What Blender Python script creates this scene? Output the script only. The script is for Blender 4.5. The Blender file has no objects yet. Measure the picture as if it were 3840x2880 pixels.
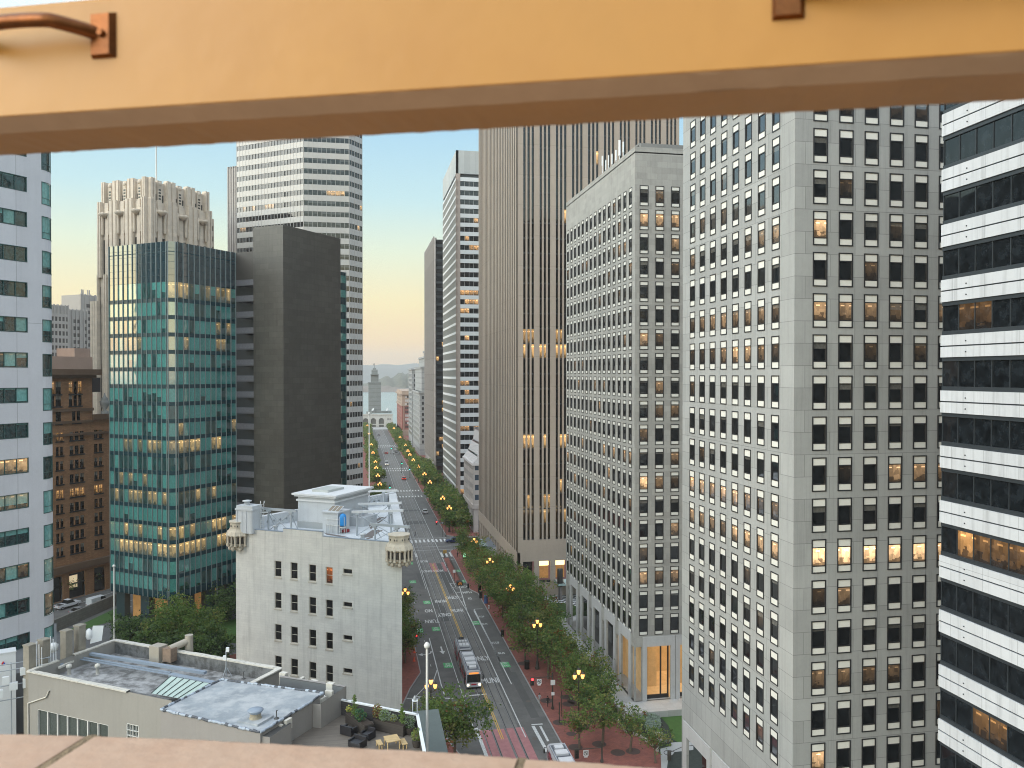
import bpy, math, random
from mathutils import Vector
R=random.Random(7)
sc=bpy.context.scene
COL=sc.collection
# ---------------------------------------------------------------- camera model (1 unit = 1 m, X across the avenue, Y along it)
F=3050.;CX=1920.;CY=1440.;H=54.
PSI=math.radians(10.8);TH=math.atan(35/F)
fw=(math.sin(PSI)*math.cos(TH),math.cos(PSI)*math.cos(TH),-math.sin(TH))
rt=(math.cos(PSI),-math.sin(PSI),0.)
up=(math.sin(PSI)*math.sin(TH),math.cos(PSI)*math.sin(TH),math.cos(TH))
def proj(p):
    d=(p[0],p[1],p[2]-H)
    z=sum(a*b for a,b in zip(d,fw));x=sum(a*b for a,b in zip(d,rt));y=sum(a*b for a,b in zip(d,up))
    return (CX+F*x/z,CY-F*y/z,z)
def ray(px,py):
    a=(px-CX)/F;b=-(py-CY)/F
    return tuple(fw[i]+a*rt[i]+b*up[i] for i in range(3))
def gp(px,py,z=0.):
    r=ray(px,py);t=(z-H)/r[2];return (r[0]*t,r[1]*t,z)
def atd(px,py,D):
    r=ray(px,py);return (r[0]*D,r[1]*D,H+r[2]*D)
def onx(px,X,py=1405):
    r=ray(px,py);t=X/r[0];return (X,r[1]*t,H+r[2]*t)
def ony(px,Y,py=1405):
    r=ray(px,py);t=Y/r[1];return (r[0]*t,Y,H+r[2]*t)
def along(P,d,px):
    r=ray(px,1405);return -(P[0]*r[1]-P[1]*r[0])/(d[0]*r[1]-d[1]*r[0])
def zat(P,py):
    hd=P[0]*fw[0]+P[1]*fw[1];hu=P[0]*up[0]+P[1]*up[1];k=(CY-py)/F
    return H+(k*hd-hu)/(up[2]-k*fw[2])
def add(P,d,t): return (P[0]+d[0]*t,P[1]+d[1]*t)
D1=(math.sin(math.radians(36)),math.cos(math.radians(36)))
D2=(-D1[1],D1[0])
def neg(d): return (-d[0],-d[1])
def lin(c):
    return tuple((x/255/12.92 if x/255<.04045 else ((x/255+.055)/1.055)**2.4) for x in c)
# ---------------------------------------------------------------- materials
class NT:
    def __init__(s,m): s.t=m.node_tree;s.n=s.t.nodes;s.l=s.t.links
    def new(s,k,**kw):
        n=s.n.new(k)
        for a,b in kw.items(): setattr(n,a,b)
        return n
    def put(s,sock,v):
        if v is None: return
        if hasattr(v,'is_linked') or hasattr(v,'links'): s.l.new(v,sock)
        else:
            if sock.type=='RGBA' and len(v)==3: v=(*v,1)
            sock.default_value=v
    def math(s,op,a,b=None,c=None,cl=False):
        n=s.new('ShaderNodeMath',operation=op,use_clamp=cl)
        for i,v in enumerate((a,b,c)):
            if v is not None: s.put(n.inputs[i],v)
        return n.outputs[0]
    def mix(s,f,a,b,bt='MIX'):
        n=s.new('ShaderNodeMix',data_type='RGBA',blend_type=bt)
        s.put(n.inputs[0],f);s.put(n.inputs[6],a);s.put(n.inputs[7],b);return n.outputs[2]
    def noise(s,vec,scale,detail=3,rough=.55):
        n=s.new('ShaderNodeTexNoise');s.put(n.inputs['Vector'],vec);n.inputs['Scale'].default_value=scale
        n.inputs['Detail'].default_value=detail;n.inputs['Roughness'].default_value=rough;return n.outputs[0]
    def ramp(s,f,pts):
        n=s.new('ShaderNodeValToRGB');s.put(n.inputs[0],f);e=n.color_ramp.elements
        while len(e)<len(pts): e.new(.5)
        for i,(p,c) in enumerate(pts): e[i].position=p;e[i].color=(*c,1) if len(c)==3 else c
        return n.outputs[0]
    def maprange(s,v,a,b,c,d):
        n=s.new('ShaderNodeMapRange');s.put(n.inputs[0],v)
        for i,x in enumerate((a,b,c,d)): n.inputs[i+1].default_value=x
        return n.outputs[0]
MATS={}
def mat(name,col=None,rough=.65,var=.12,scale=.6,stain=0.,bump=0.,bscale=8.,metal=0.,brick=None,uvn=False,emit=None,es=1.,col2=None,streak=0.,ior=None,alpha=None,spec=None):
    if name in MATS: return MATS[name]
    m=bpy.data.materials.new(name);m.use_nodes=True;t=NT(m)
    b=t.n['Principled BSDF'];b.inputs['Roughness'].default_value=rough;b.inputs['Metallic'].default_value=metal
    tc=t.new('ShaderNodeTexCoord');geo=t.new('ShaderNodeNewGeometry');pos=tc.outputs['Object']
    c=col
    if var>0:
        n1=t.noise(pos,scale,4);n2=t.noise(pos,scale*9,2)
        f=t.math('ADD',t.math('MULTIPLY',n1,.7),t.math('MULTIPLY',n2,.3))
        k=t.maprange(f,.3,.7,1-var,1+var)
        cc=t.new('ShaderNodeCombineColor')
        for i in range(3): t.put(cc.inputs[i],k)
        c=t.mix(1.,col,cc.outputs[0],'MULTIPLY')
    if col2 is not None:
        c=t.mix(t.ramp(t.noise(pos,scale*1.7,5,.65),[(.42,(0,0,0)),(.62,(1,1,1))]),c,col2)
    if streak>0:
        mp=t.new('ShaderNodeMapping');t.put(mp.inputs[0],pos);mp.inputs['Scale'].default_value=(1.6,1.6,.07)
        s_=t.ramp(t.noise(mp.outputs[0],1.,4,.7),[(.5,(1,1,1)),(.75,(1-streak,)*3)])
        c=t.mix(1.,c,s_,'MULTIPLY')
    if brick:
        w,h,mo,mc,off=brick[:5];var2=brick[5] if len(brick)>5 else .08
        uv=t.new('ShaderNodeUVMap');br=t.new('ShaderNodeTexBrick');t.put(br.inputs['Vector'],uv.outputs[0])
        br.inputs['Scale'].default_value=1;br.inputs['Brick Width'].default_value=w;br.inputs['Row Height'].default_value=h
        br.inputs['Mortar Size'].default_value=mo;br.offset=off;br.inputs['Mortar Smooth'].default_value=.2
        br.inputs['Color1'].default_value=(1-var2,1-var2,1-var2,1);br.inputs['Color2'].default_value=(1+var2,1+var2,1+var2,1)
        br.inputs['Mortar'].default_value=(mc,mc,mc,1)
        c=t.mix(1.,c,br.outputs[0],'MULTIPLY')
    t.put(b.inputs['Base Color'],c)
    if bump>0:
        bp=t.new('ShaderNodeBump');bp.inputs['Strength'].default_value=bump;bp.inputs['Distance'].default_value=.05
        t.put(bp.inputs['Height'],t.noise(pos,bscale,3));t.put(b.inputs['Normal'],bp.outputs[0])
    if emit is not None:
        b.inputs['Emission Color'].default_value=(*emit,1);b.inputs['Emission Strength'].default_value=es
    if ior: b.inputs['IOR'].default_value=ior
    if spec is not None: b.inputs['Specular IOR Level'].default_value=spec
    if alpha is not None: b.inputs['Alpha'].default_value=alpha
    MATS[name]=m;return m
def glass(name,dark,blind,lit=(1.,.55,.2),ior=1.7,wob=.02,rough=.04,es=1.):
    """office glazing: dark room behind, roller blinds, lit rooms; face attributes rnd, lit, bl; one UV square per pane"""
    if name in MATS: return MATS[name]
    m=bpy.data.materials.new(name);m.use_nodes=True;t=NT(m);b=t.n['Principled BSDF']
    at={k:t.new('ShaderNodeAttribute',attribute_name=k).outputs['Fac'] for k in ('rnd','lit','bl')}
    uv=t.new('ShaderNodeUVMap');sp=t.new('ShaderNodeSeparateXYZ');t.put(sp.inputs[0],uv.outputs[0]);u,v=sp.outputs[0],sp.outputs[1]
    cb=t.new('ShaderNodeCombineXYZ');t.put(cb.inputs[0],t.math('MULTIPLY_ADD',at['rnd'],37.,u));t.put(cb.inputs[1],t.math('MULTIPLY_ADD',at['rnd'],19.,v))
    n1=t.noise(cb.outputs[0],2.2,4,.6)
    mask=t.math('GREATER_THAN',v,t.math('SUBTRACT',1.,at['bl']))
    dk=t.mix(t.maprange(n1,.35,.7,0,1),tuple(x*.35 for x in dark),tuple(x*1.7 for x in dark))
    bc=t.mix(at['rnd'],tuple(x*.72 for x in blind),blind)
    # slats and folds of the blind
    fold=t.maprange(t.noise(cb.outputs[0],6.,1),.3,.7,.8,1.1);cc=t.new('ShaderNodeCombineColor')
    for i in range(3): t.put(cc.inputs[i],fold)
    bc=t.mix(1.,bc,cc.outputs[0],'MULTIPLY')
    t.put(b.inputs['Base Color'],t.mix(mask,dk,bc))
    b.inputs['Roughness'].default_value=rough;b.inputs['IOR'].default_value=ior
    # lit interior
    vo=t.new('ShaderNodeTexVoronoi');vo.distance='CHEBYCHEV';t.put(vo.inputs['Vector'],cb.outputs[0]);vo.inputs['Scale'].default_value=3.2
    blk=t.new('ShaderNodeSeparateColor');t.put(blk.inputs[0],vo.outputs['Color'])
    pat=t.math('MULTIPLY',t.maprange(blk.outputs[0],0,1,.6,1.1),t.maprange(v,0,.9,.5,1.15))
    furn=t.math('LESS_THAN',v,t.math('MULTIPLY_ADD',blk.outputs[1],.38,.06))
    pat=t.math('MULTIPLY',pat,t.math('SUBTRACT',1.,t.math('MULTIPLY',furn,.68)))
    side_=t.math('LESS_THAN',u,t.math('MULTIPLY',t.math('FRACT',t.math('MULTIPLY',at['rnd'],7.3)),.55))
    pat=t.math('MULTIPLY',pat,t.math('SUBTRACT',1.,t.math('MULTIPLY',side_,.3)))
    pat=t.math('MULTIPLY',pat,t.maprange(n1,.3,.65,.75,1.1))
    strip=t.math('MULTIPLY',t.math('GREATER_THAN',v,.80),t.math('LESS_THAN',v,.87))
    strip=t.math('MULTIPLY',strip,t.math('GREATER_THAN',t.math('SINE',t.math('MULTIPLY_ADD',u,9.,t.math('MULTIPLY',at['rnd'],20.))),.2))
    pat=t.math('ADD',pat,t.math('MULTIPLY',strip,2.2))
    pat=t.math('MULTIPLY',pat,t.math('SUBTRACT',1.,t.math('MULTIPLY',mask,.45)))
    b.inputs['Emission Color'].default_value=(*lit,1)
    t.put(b.inputs['Emission Strength'],t.math('MULTIPLY',t.math('MULTIPLY',pat,at['lit']),es))
    if wob:
        tc=t.new('ShaderNodeTexCoord');bp=t.new('ShaderNodeBump');bp.inputs['Strength'].default_value=wob;bp.inputs['Distance'].default_value=1.
        t.put(bp.inputs['Height'],t.noise(tc.outputs['Object'],.45,1));t.put(b.inputs['Normal'],bp.outputs[0])
    MATS[name]=m;return m
# ---------------------------------------------------------------- mesh builder
ORG={}
class MB:
    def __init__(s,split=False): s.v=[];s.f=[];s.m=[];s.uv={};s.at={};s.smooth=set();s.split=split;s.marks=[]
    def face(s,pts,m=0,uv=None,at=None,sm=False):
        i=len(s.v);s.v.extend([tuple(p) for p in pts]);k=len(s.f);s.f.append(tuple(range(i,i+len(pts))));s.m.append(m)
        if uv: s.uv[k]=uv
        if at: s.at[k]=at
        if sm: s.smooth.add(k)
    def idx(s,verts,faces,m=0,sm=False):
        i=len(s.v);s.v.extend([tuple(p) for p in verts])
        for f in faces:
            if sm: s.smooth.add(len(s.f))
            s.f.append(tuple(i+j for j in f));s.m.append(m)
    def box(s,x0,x1,y0,y1,z0,z1,m=0):
        s.prism([(x0,y0),(x1,y0),(x1,y1),(x0,y1)],z0,z1,m)
    def prism(s,poly,z0,z1,m=0,top=None,bottom=True):
        if s.split: s.marks.append((len(s.f),len(s.v)))
        n=len(poly);a=[(p[0],p[1],z0) for p in poly];b=[(p[0],p[1],z1) for p in poly]
        fs=[(i,(i+1)%n,n+(i+1)%n,n+i) for i in range(n)]
        s.idx(a+b,fs+([tuple(reversed(range(n)))] if bottom else []),m)
        s.face(b,m if top is None else top)
    def rbox(s,P,u,l,w,z0,z1,m=0,c=True):
        """box centred on P, length l along u, width w across"""
        n=(-u[1],u[0]);h=l/2;k=w/2
        s.prism([add(add(P,u,-h),n,-k),add(add(P,u,h),n,-k),add(add(P,u,h),n,k),add(add(P,u,-h),n,k)],z0,z1,m)
    def tube(s,a,b,r0,r1=None,seg=8,m=0,cap=True):
        r1=r0 if r1 is None else r1;a=Vector(a);b=Vector(b);d=(b-a)
        if d.length<1e-6: return
        if s.split: s.marks.append((len(s.f),len(s.v)))
        d.normalize();x=d.orthogonal().normalized();y=d.cross(x)
        A=[a+x*(r0*math.cos(t))+y*(r0*math.sin(t)) for t in [2*math.pi*i/seg for i in range(seg)]]
        B=[b+x*(r1*math.cos(t))+y*(r1*math.sin(t)) for t in [2*math.pi*i/seg for i in range(seg)]]
        s.idx(A+B,[(i,(i+1)%seg,seg+(i+1)%seg,seg+i) for i in range(seg)],m,True)
        if cap: s.face(list(reversed(A)),m);s.face(B,m)
    def path(s,pts,r,seg=6,m=0):
        for a,b in zip(pts,pts[1:]): s.tube(a,b,r,r,seg,m)
    def lathe(s,c,prof,seg=12,m=0):
        vs=[];n=len(prof)
        for r,z in prof: vs+=[(c[0]+r*math.cos(2*math.pi*i/seg),c[1]+r*math.sin(2*math.pi*i/seg),c[2]+z) for i in range(seg)]
        fs=[(k*seg+i,k*seg+(i+1)%seg,(k+1)*seg+(i+1)%seg,(k+1)*seg+i) for k in range(n-1) for i in range(seg)]
        s.idx(vs,fs,m,True)
        s.face(list(reversed(vs[:seg])),m);s.face(vs[-seg:],m)
    def strip(s,pts,w,z,m=0):
        """painted line w wide along ground points"""
        for a,b in zip(pts,pts[1:]):
            d=Vector((b[0]-a[0],b[1]-a[1]))
            if d.length<1e-5: continue
            d.normalize();n=(-d.y*w/2,d.x*w/2)
            s.face([(a[0]-n[0],a[1]-n[1],z),(b[0]-n[0],b[1]-n[1],z),(b[0]+n[0],b[1]+n[1],z),(a[0]+n[0],a[1]+n[1],z)],m)
    def build(s,name,mats,parent=None,org=None,auto=True):
        if s.marks and parent is not None:
            mk_=s.marks+[(len(s.f),len(s.v))];parts=[]
            for (f0,v0),(f1,v1) in zip(mk_,mk_[1:]):
                vv=s.v[v0:v1];xs=[q[0] for q in vv];ys=[q[1] for q in vv];zs=[q[2] for q in vv]
                parts.append((area([(min(xs),min(ys),min(zs)),(max(xs),max(ys),max(zs)),(min(xs),max(ys),min(zs)),(max(xs),min(ys),max(zs))]),f0,f1,v0,v1))
            parts.sort(key=lambda t:-t[0]);rest=MB()
            for k,(a_,f0,f1,v0,v1) in enumerate(parts):
                tg=MB() if k<(99 if len(parts)>100 else 100) else rest;off=len(tg.v)-v0
                tg.v.extend(s.v[v0:v1])
                for q in range(f0,f1): tg.f.append(tuple(j+off for j in s.f[q]));tg.m.append(s.m[q])
                if tg is not rest: ob=tg.build(name,mats,parent,org,auto)
            if rest.f: ob=tag(rest.build(name,mats,parent,org,auto),kind='stuff')
            return ob
        me=bpy.data.meshes.new(name)
        o=org if org is not None else (ORG.get(parent.name,(0,0,0)) if parent else (0,0,0))
        me.from_pydata([(v[0]-o[0],v[1]-o[1],v[2]-o[2]) for v in s.v],[],s.f)
        for m in (mats if isinstance(mats,(list,tuple)) else [mats]): me.materials.append(m)
        me.polygons.foreach_set('material_index',s.m)
        if s.smooth: me.polygons.foreach_set('use_smooth',[i in s.smooth for i in range(len(s.f))])
        if auto or s.uv:
            lay=me.uv_layers.new(name='UVMap');buf=[0.]*(2*len(me.loops));k=0
            for i,f in enumerate(s.f):
                u=s.uv.get(i)
                if u is None:
                    P=[s.v[j] for j in f[:3]]
                    a=(P[1][0]-P[0][0],P[1][1]-P[0][1],P[1][2]-P[0][2]);b=(P[2][0]-P[0][0],P[2][1]-P[0][1],P[2][2]-P[0][2])
                    nx=a[1]*b[2]-a[2]*b[1];ny=a[2]*b[0]-a[0]*b[2];nz=a[0]*b[1]-a[1]*b[0];h=math.hypot(nx,ny)
                    if h<=abs(nz) or h==0: u=[(s.v[j][0],s.v[j][1]) for j in f]
                    else:
                        tx,ty=-ny/h,nx/h;u=[(s.v[j][0]*tx+s.v[j][1]*ty,s.v[j][2]) for j in f]
                for q in u: buf[k]=q[0];buf[k+1]=q[1];k+=2
            lay.data.foreach_set('uv',buf)
        if s.at:
            for j,nm in enumerate(('rnd','lit','bl')):
                A=me.attributes.new(nm,'FLOAT','FACE');A.data.foreach_set('value',[s.at.get(i,(0,0,0))[j] for i in range(len(s.f))])
        ob=bpy.data.objects.new(name,me);COL.objects.link(ob)
        if parent: ob.parent=parent;ORG[ob.name]=o
        else:
            ob.location=o;ORG[ob.name]=o
        return ob
def tag(o,label=None,cat=None,group=None,kind=None):
    if label:o['label']=label
    if cat:o['category']=cat
    if group:o['group']=group
    if kind:o['kind']=kind
    return o
def thing(name,label,cat,loc=(0,0,0),group=None):
    o=bpy.data.objects.new(name,None);COL.objects.link(o);o.empty_display_size=.5
    o.location=(loc[0],loc[1],loc[2] if len(loc)>2 else 0.);ORG[o.name]=tuple(o.location)
    return tag(o,label,cat,group)
def kids(o): return [c for c in ALLK.get(o.name,[])]
def dup(o,loc,rz=0.,label=None,group=None,sc_=1.):
    def cp(a,par):
        c=a.copy();COL.objects.link(c)
        if par: c.parent=par
        for ch in a.children: cp(ch,c)
        return c
    c=cp(o,None);c.location=loc;c.rotation_euler=(0,0,rz);c.scale=(sc_,sc_,sc_)
    if label:c['label']=label
    if group:c['group']=group
    return c
ORDN='first second third fourth fifth sixth seventh eighth ninth tenth eleventh twelfth thirteenth fourteenth fifteenth sixteenth seventeenth eighteenth nineteenth twentieth'.split()
def ordw(i):
    if i<20:return ORDN[i]
    t=['twenty','thirty','forty','fifty','sixty'][(i+1)//10-2];k=(i+1)%10
    return (t+'-'+ORDN[k-1]) if k else {20:'twentieth',30:'thirtieth',40:'fortieth',50:'fiftieth'}.get(i+1,'last')
class Face:
    """vertical facade plane: s runs left to right seen from outside, o is outward"""
    def __init__(s,P,u,L=0): s.P=P;s.u=u;s.n=(u[1],-u[0]);s.L=L
    def p(s,a,z,o=0.): return (s.P[0]+s.u[0]*a+s.n[0]*o,s.P[1]+s.u[1]*a+s.n[1]*o,z)
    def s_at(s,px): return along(s.P,s.u,px)
    def rot(s): return math.atan2(s.u[1],s.u[0])
    def quad(s,mb,a0,a1,z0,z1,o=0.,m=0,uv=None,at=None): mb.face([s.p(a0,z0,o),s.p(a1,z0,o),s.p(a1,z1,o),s.p(a0,z1,o)],m,uv,at)
    def pane(s,mb,a0,a1,z0,z1,o,m,lit=0.,bl=0.,rnd=None):
        s.quad(mb,a0,a1,z0,z1,o,m,[(0,0),(1,0),(1,1),(0,1)],(R.random() if rnd is None else rnd,lit,bl))
    def box(s,mb,a0,a1,z0,z1,o0,o1,m=0):
        q=[s.p(a0,z0,o1),s.p(a1,z0,o1),s.p(a1,z0,o0),s.p(a0,z0,o0)]
        mb.prism([(x[0],x[1]) for x in q],z0,z1,m)
    def punched(s,mb,a0,a1,z0,z1,rects,dep,m=0,mr=None):
        """wall with real openings; rects (a0,a1,z0,z1)"""
        S=sorted({round(x,4) for x in [a0,a1]+[r[0] for r in rects]+[r[1] for r in rects] if a0<=x<=a1})
        Z=sorted({round(x,4) for x in [z0,z1]+[r[2] for r in rects]+[r[3] for r in rects] if z0<=x<=z1})
        hole=set()
        for r in rects:
            hole.add((round(r[0],4),round(r[2],4)))
        rs={}
        for r in rects: rs.setdefault(round(r[2],4),[]).append(r)
        done=set()
        import bisect
        cov=[[False]*(len(S)-1) for _ in range(len(Z)-1)]
        for r in rects:
            i0=bisect.bisect_left(S,round(r[0],4));i1=bisect.bisect_left(S,round(r[1],4))
            j0=bisect.bisect_left(Z,round(r[2],4));j1=bisect.bisect_left(Z,round(r[3],4))
            for j in range(j0,j1):
                for i in range(i0,i1): cov[j][i]=True
        for j in range(len(Z)-1):
            i=0
            while i<len(S)-1:
                if cov[j][i]: i+=1;continue
                k=i
                while k<len(S)-1 and not cov[j][k]: k+=1
                s.quad(mb,S[i],S[k],Z[j],Z[j+1],0,m);i=k
        mr=m if mr is None else mr
        for x0,x1,y0,y1 in rects:
            mb.face([s.p(x0,y0,0),s.p(x1,y0,0),s.p(x1,y0,-dep),s.p(x0,y0,-dep)],mr)
            mb.face([s.p(x0,y1,-dep),s.p(x1,y1,-dep),s.p(x1,y1,0),s.p(x0,y1,0)],mr)
            mb.face([s.p(x0,y0,0),s.p(x0,y0,-dep),s.p(x0,y1,-dep),s.p(x0,y1,0)],mr)
            mb.face([s.p(x1,y0,-dep),s.p(x1,y0,0),s.p(x1,y1,0),s.p(x1,y1,-dep)],mr)
def textmb(mb,s,size,fn,z,m=0,rot=0.,xs=1.,ys=1.,c=True):
    """flat lettering: glyph outlines placed by fn(x,y) or as painted marks at z"""
    cu=bpy.data.curves.new('t','FONT');cu.body=s;cu.size=size;cu.align_x='CENTER';cu.align_y='CENTER';cu.resolution_u=2;cu.offset=.022
    ob=bpy.data.objects.new('t',cu);COL.objects.link(ob);dg=bpy.context.evaluated_depsgraph_get();me=bpy.data.meshes.new_from_object(ob.evaluated_get(dg))
    ca,sa=math.cos(rot),math.sin(rot);vs=[]
    for v in me.vertices:
        x,y=v.co.x*xs,v.co.y*ys;x,y=x*ca-y*sa,x*sa+y*ca
        vs.append(fn(x,y) if callable(fn) else (fn[0]+x,fn[1]+y,z))
    mb.idx(vs,[tuple(p.vertices) for p in me.polygons],m)
    bpy.data.objects.remove(ob);bpy.data.meshes.remove(me);bpy.data.curves.remove(cu)
def area(pts):
    """visible pixel area of a world quad (0 outside the frame)"""
    q=[proj(p) for p in pts]
    if min(a[2] for a in q)<1: return 0
    x0=max(0,min(a[0] for a in q));x1=min(3840,max(a[0] for a in q));y0=max(380,min(a[1] for a in q));y1=min(2850,max(a[1] for a in q))
    return max(0,x1-x0)*max(0,y1-y0)
# common materials
asphalt=mat('asphalt',(.128,.125,.12),.85,.22,.25,bump=.2,bscale=14,col2=(.105,.103,.10))
asph_dark=mat('asphalt_patch',(.04,.042,.046),.85,.15,.6)
conc_road=mat('track_concrete',(.17,.166,.158),.85,.15,.5,brick=(3.2,3.0,.03,.8,0.))
paint=mat('road_paint_white',(.66,.67,.66),.7,.2,3.,col2=(.42,.43,.43))
paint_y=mat('road_paint_yellow',(.62,.38,.06),.7,.15,3.)
paint_g=mat('road_paint_green',(.06,.36,.12),.7,.12,2.)
paint_r=mat('road_paint_red',(.36,.16,.165),.8,.18,1.2)
brickp=mat('brick_paving',(.25,.085,.066),.85,.16,.5,brick=(.42,.21,.012,.75,.5,.12),col2=(.21,.075,.062))
kerbm=mat('granite_kerb',(.30,.30,.30),.8,.12,1.)
steel=mat('dark_steel',(.05,.052,.055),.5,.1)
galv=mat('galvanised_steel',(.38,.42,.46),.45,.08,metal=.2)
black=mat('black_rubber',(.02,.02,.02),.7,0)
# ================================================================= THE SETTING
def struct(name,mb,mats): return tag(mb.build(name,mats),kind='structure')
def sheet(name,poly,z,m):
    mb=MB();mb.face([(p[0],p[1],z) for p in poly]);return struct(name,mb,m)
g=MB()
g.face([(-900,-120,-.02),(900,-120,-.02),(900,862,-.02),(-900,862,-.02)])
struct('ground',g,asphalt)
g=MB();g.face([(-4500,862,-1.2),(4500,862,-1.2),(4500,6150,-1.2),(-4500,6150,-1.2)]);g.face([(-900,862,-1.2),(900,862,-1.2),(900,862,-.02),(-900,862,-.02)])
water=mat('bay_water',(.16,.24,.26),.28,.1,.002,bump=.25,bscale=.03,ior=1.33,col2=(.2,.27,.28))
struct('water',g,water)
XL,XR,XC=11.3,29.2,21.1
Rd=MB()
Rd.face([(XL,85,.0),(XR,85,.0),(XR,850,.0),(XL,850,.0)])
struct('road',Rd,asphalt)
T=MB();T.face([(18.0,85,.004),(24.1,85,.004),(24.1,850,.004),(18.0,850,.004)]);struct('tram_track_bed',T,conc_road)
# pavements --------------------------------------------------------
def pave(name,poly,m,h=.14,kw=.45):
    """raised pavement with a granite kerb all round"""
    mb=MB();mb.prism(poly,-.02,h,1,top=0);ob=struct(name,mb,[m,kerbm])
    k=MB();n=len(poly)
    for i in range(n):
        a,b=poly[i],poly[(i+1)%n]
        k.strip([a,b],kw*2,h+.004)
    return ob
def arc(cx,cy,r,a0,a1,n=8): return [(cx+r*math.cos(math.radians(a0+(a1-a0)*i/n)),cy+r*math.sin(math.radians(a0+(a1-a0)*i/n))) for i in range(n+1)]
def inset_pave(name,poly,m,h=.14,kw=.38):
    mb=MB();n=len(poly);cx=sum(p[0] for p in poly)/n;cy=sum(p[1] for p in poly)/n
    inn=[]
    A=sum(poly[i][0]*poly[(i+1)%n][1]-poly[(i+1)%n][0]*poly[i][1] for i in range(n));sg=1 if A>0 else -1
    for i in range(n):
        a=Vector(poly[i-1]);b=Vector(poly[i]);c=Vector(poly[(i+1)%n]);d1=(b-a).normalized();d2=(c-b).normalized()
        n1=Vector((-d1.y,d1.x))*sg;n2=Vector((-d2.y,d2.x))*sg;bi=(n1+n2);bi=bi/max(bi.length_squared,.3)*2*.5
        inn.append(tuple(b+bi*kw*1.0))
    for i in range(n):
        j=(i+1)%n;a,b=poly[i],poly[j]
        mb.face([(*a,-.02),(*b,-.02),(*b,h),(*a,h)],1);mb.face([(*a,h),(*b,h),(*inn[j],h),(*inn[i],h)],1)
    mb.face([(*p,h) for p in inn],0)
    return struct(name,mb,[m,kerbm])
# right (office towers) side: with the lay-by notch and rounded street corner
rp=[(29.2,104),(29.2,148.5),(29.2,204),(29.2,205)]
rp=[(29.2,96)]+[(29.2,198),(27.7,202),(27.9,236)]+arc(32,246,4.3,180,90,5)+[(150,250.3),(150,92)]+[(46,92)]
# the pavement corner curls round the garden
cr=[gp(*q) for q in [(2420,2868),(2447,2840),(2440,2800),(2400,2740),(2330,2690)]]
inset_pave('pavement',rp,brickp)
inset_pave('pavement',[(29.2,272)]+[(29.2,355),(120,355),(120,268),(33,268)],brickp)
inset_pave('pavement',[(29.2,374),(29.2,455),(120,455),(120,374)],brickp)
inset_pave('pavement',[(29.2,474),(29.2,610),(120,610),(120,474)],brickp)
inset_pave('pavement',[(29.2,630),(29.2,800),(120,800),(120,630)],brickp)
# left side
inset_pave('pavement',[(11.3,182)]+arc(8.3,147,3,0,-90,5)[::-1][:0]+[(7.0,184),(-26,162),(7,132.0),(9,140)]+[(11.3,147)],brickp)
inset_pave('pavement',[(11.3,275),(11.3,372),(-60,372),(-60,275)],brickp)
inset_pave('pavement',[(11.3,391),(11.3,610),(-60,610),(-60,391)],brickp)
inset_pave('pavement',[(11.3,630),(11.3,800),(-60,800),(-60,630)],brickp)
plazam=mat('plaza_stone',(.36,.36,.35),.7,.12,.2,brick=(1.6,1.6,.02,.75,0.))
sheet('forecourt',[(-6,812),(52,812),(52,846),(-6,846)],.01,plazam)
# rails ------------------------------------------------------------
rail=MB()
for x in (18.65,19.96,22.15,23.46):
    rail.face([(x-.05,85,.012),(x+.05,85,.012),(x+.05,850,.012),(x-.05,850,.012)])
    rail.face([(x+.06,85,.009),(x+.16,85,.009),(x+.16,850,.009),(x+.06,850,.009)],1)
tag(rail.build('tram_rails',[mat('worn_rail',(.25,.25,.26),.35,.05,metal=.6),asph_dark]),kind='structure')
# painted markings --------------------------------------------------
mk=MB();Z=.014
def G(px,py): return gp(px,py,0.)[:2]
mk.strip([(17.4,120),(17.4,850)],.12,Z);mk.strip([(24.6,118),(24.6,176)],.17,Z)
mk.strip([(24.6,205),(24.6,850)],.13,Z);mk.strip([(17.0,205),(17.0,372)],.1,Z)
mk.strip([G(1777,2290),(26.4,G(1881,2483)[1]),G(1905,2483)],.18,Z);mk.strip([(26.4,185),(28.4,185)],.18,Z);mk.strip([(26.4,185.1),(26.4,138.8)],.18,Z)
# island taper with chevrons
mk.strip([G(1687,2187),G(1752,2294)],.16,Z);mk.strip([G(1719,2187),G(1752,2294)],.2,Z);mk.strip([G(1752,2294),(24.6,176)],.24,Z)
for k in range(6):
    t=k/6.;a=Vector(G(1687,2187)).lerp(Vector(G(1752,2294)),t);b=Vector(G(1719,2187)).lerp(Vector(G(1752,2294)),t);c=(a+b)/2-Vector((0,.8))
    mk.strip([a,c,b],.2,Z)
for p in [((1735,2611),(1825,2603),.4),((1700,2745),(1803,2737),.35),((1993,2718),(2035,2715),.35),((1999,2723),(2052,2819),.5),((2026,2723),(2056,2780),.35),
          ((1610,2394),(1640,2510),.18),((1640,2510),(1655,2570),.18),((1640,2510),(1625,2555),.16),((1625,2555),(1590,2580),.16),((1655,2570),(1668,2610),.2),((1590,2580),(1545,2626),.16),((1512,2618),(1620,2624),.3),((1545,2625),(1620,2600),.16),((1512,2562),(1539,2557),.16),((1512,2588),(1528,2577),.16),
          ((1560,2612),(1700,2620),.3),((1785,2730),(1830,2850),.5),((1806,2560),(1806,2562),.1)]:
    mk.strip([G(*p[0]),G(*p[1])],p[2],Z)
def zebra(x0,x1,y0,y1,st=1.35,w=.62):
    x=x0
    while x<x1: mk.face([(x,y0,Z),(x+w,y0,Z),(x+w,y1,Z),(x,y1,Z)]);x+=st
zebra(11.6,29,360,364);zebra(11.6,29,378,382);zebra(11.6,29,262,266.5);zebra(24.6,34,240,246);zebra(11.6,18,241,246)
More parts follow.
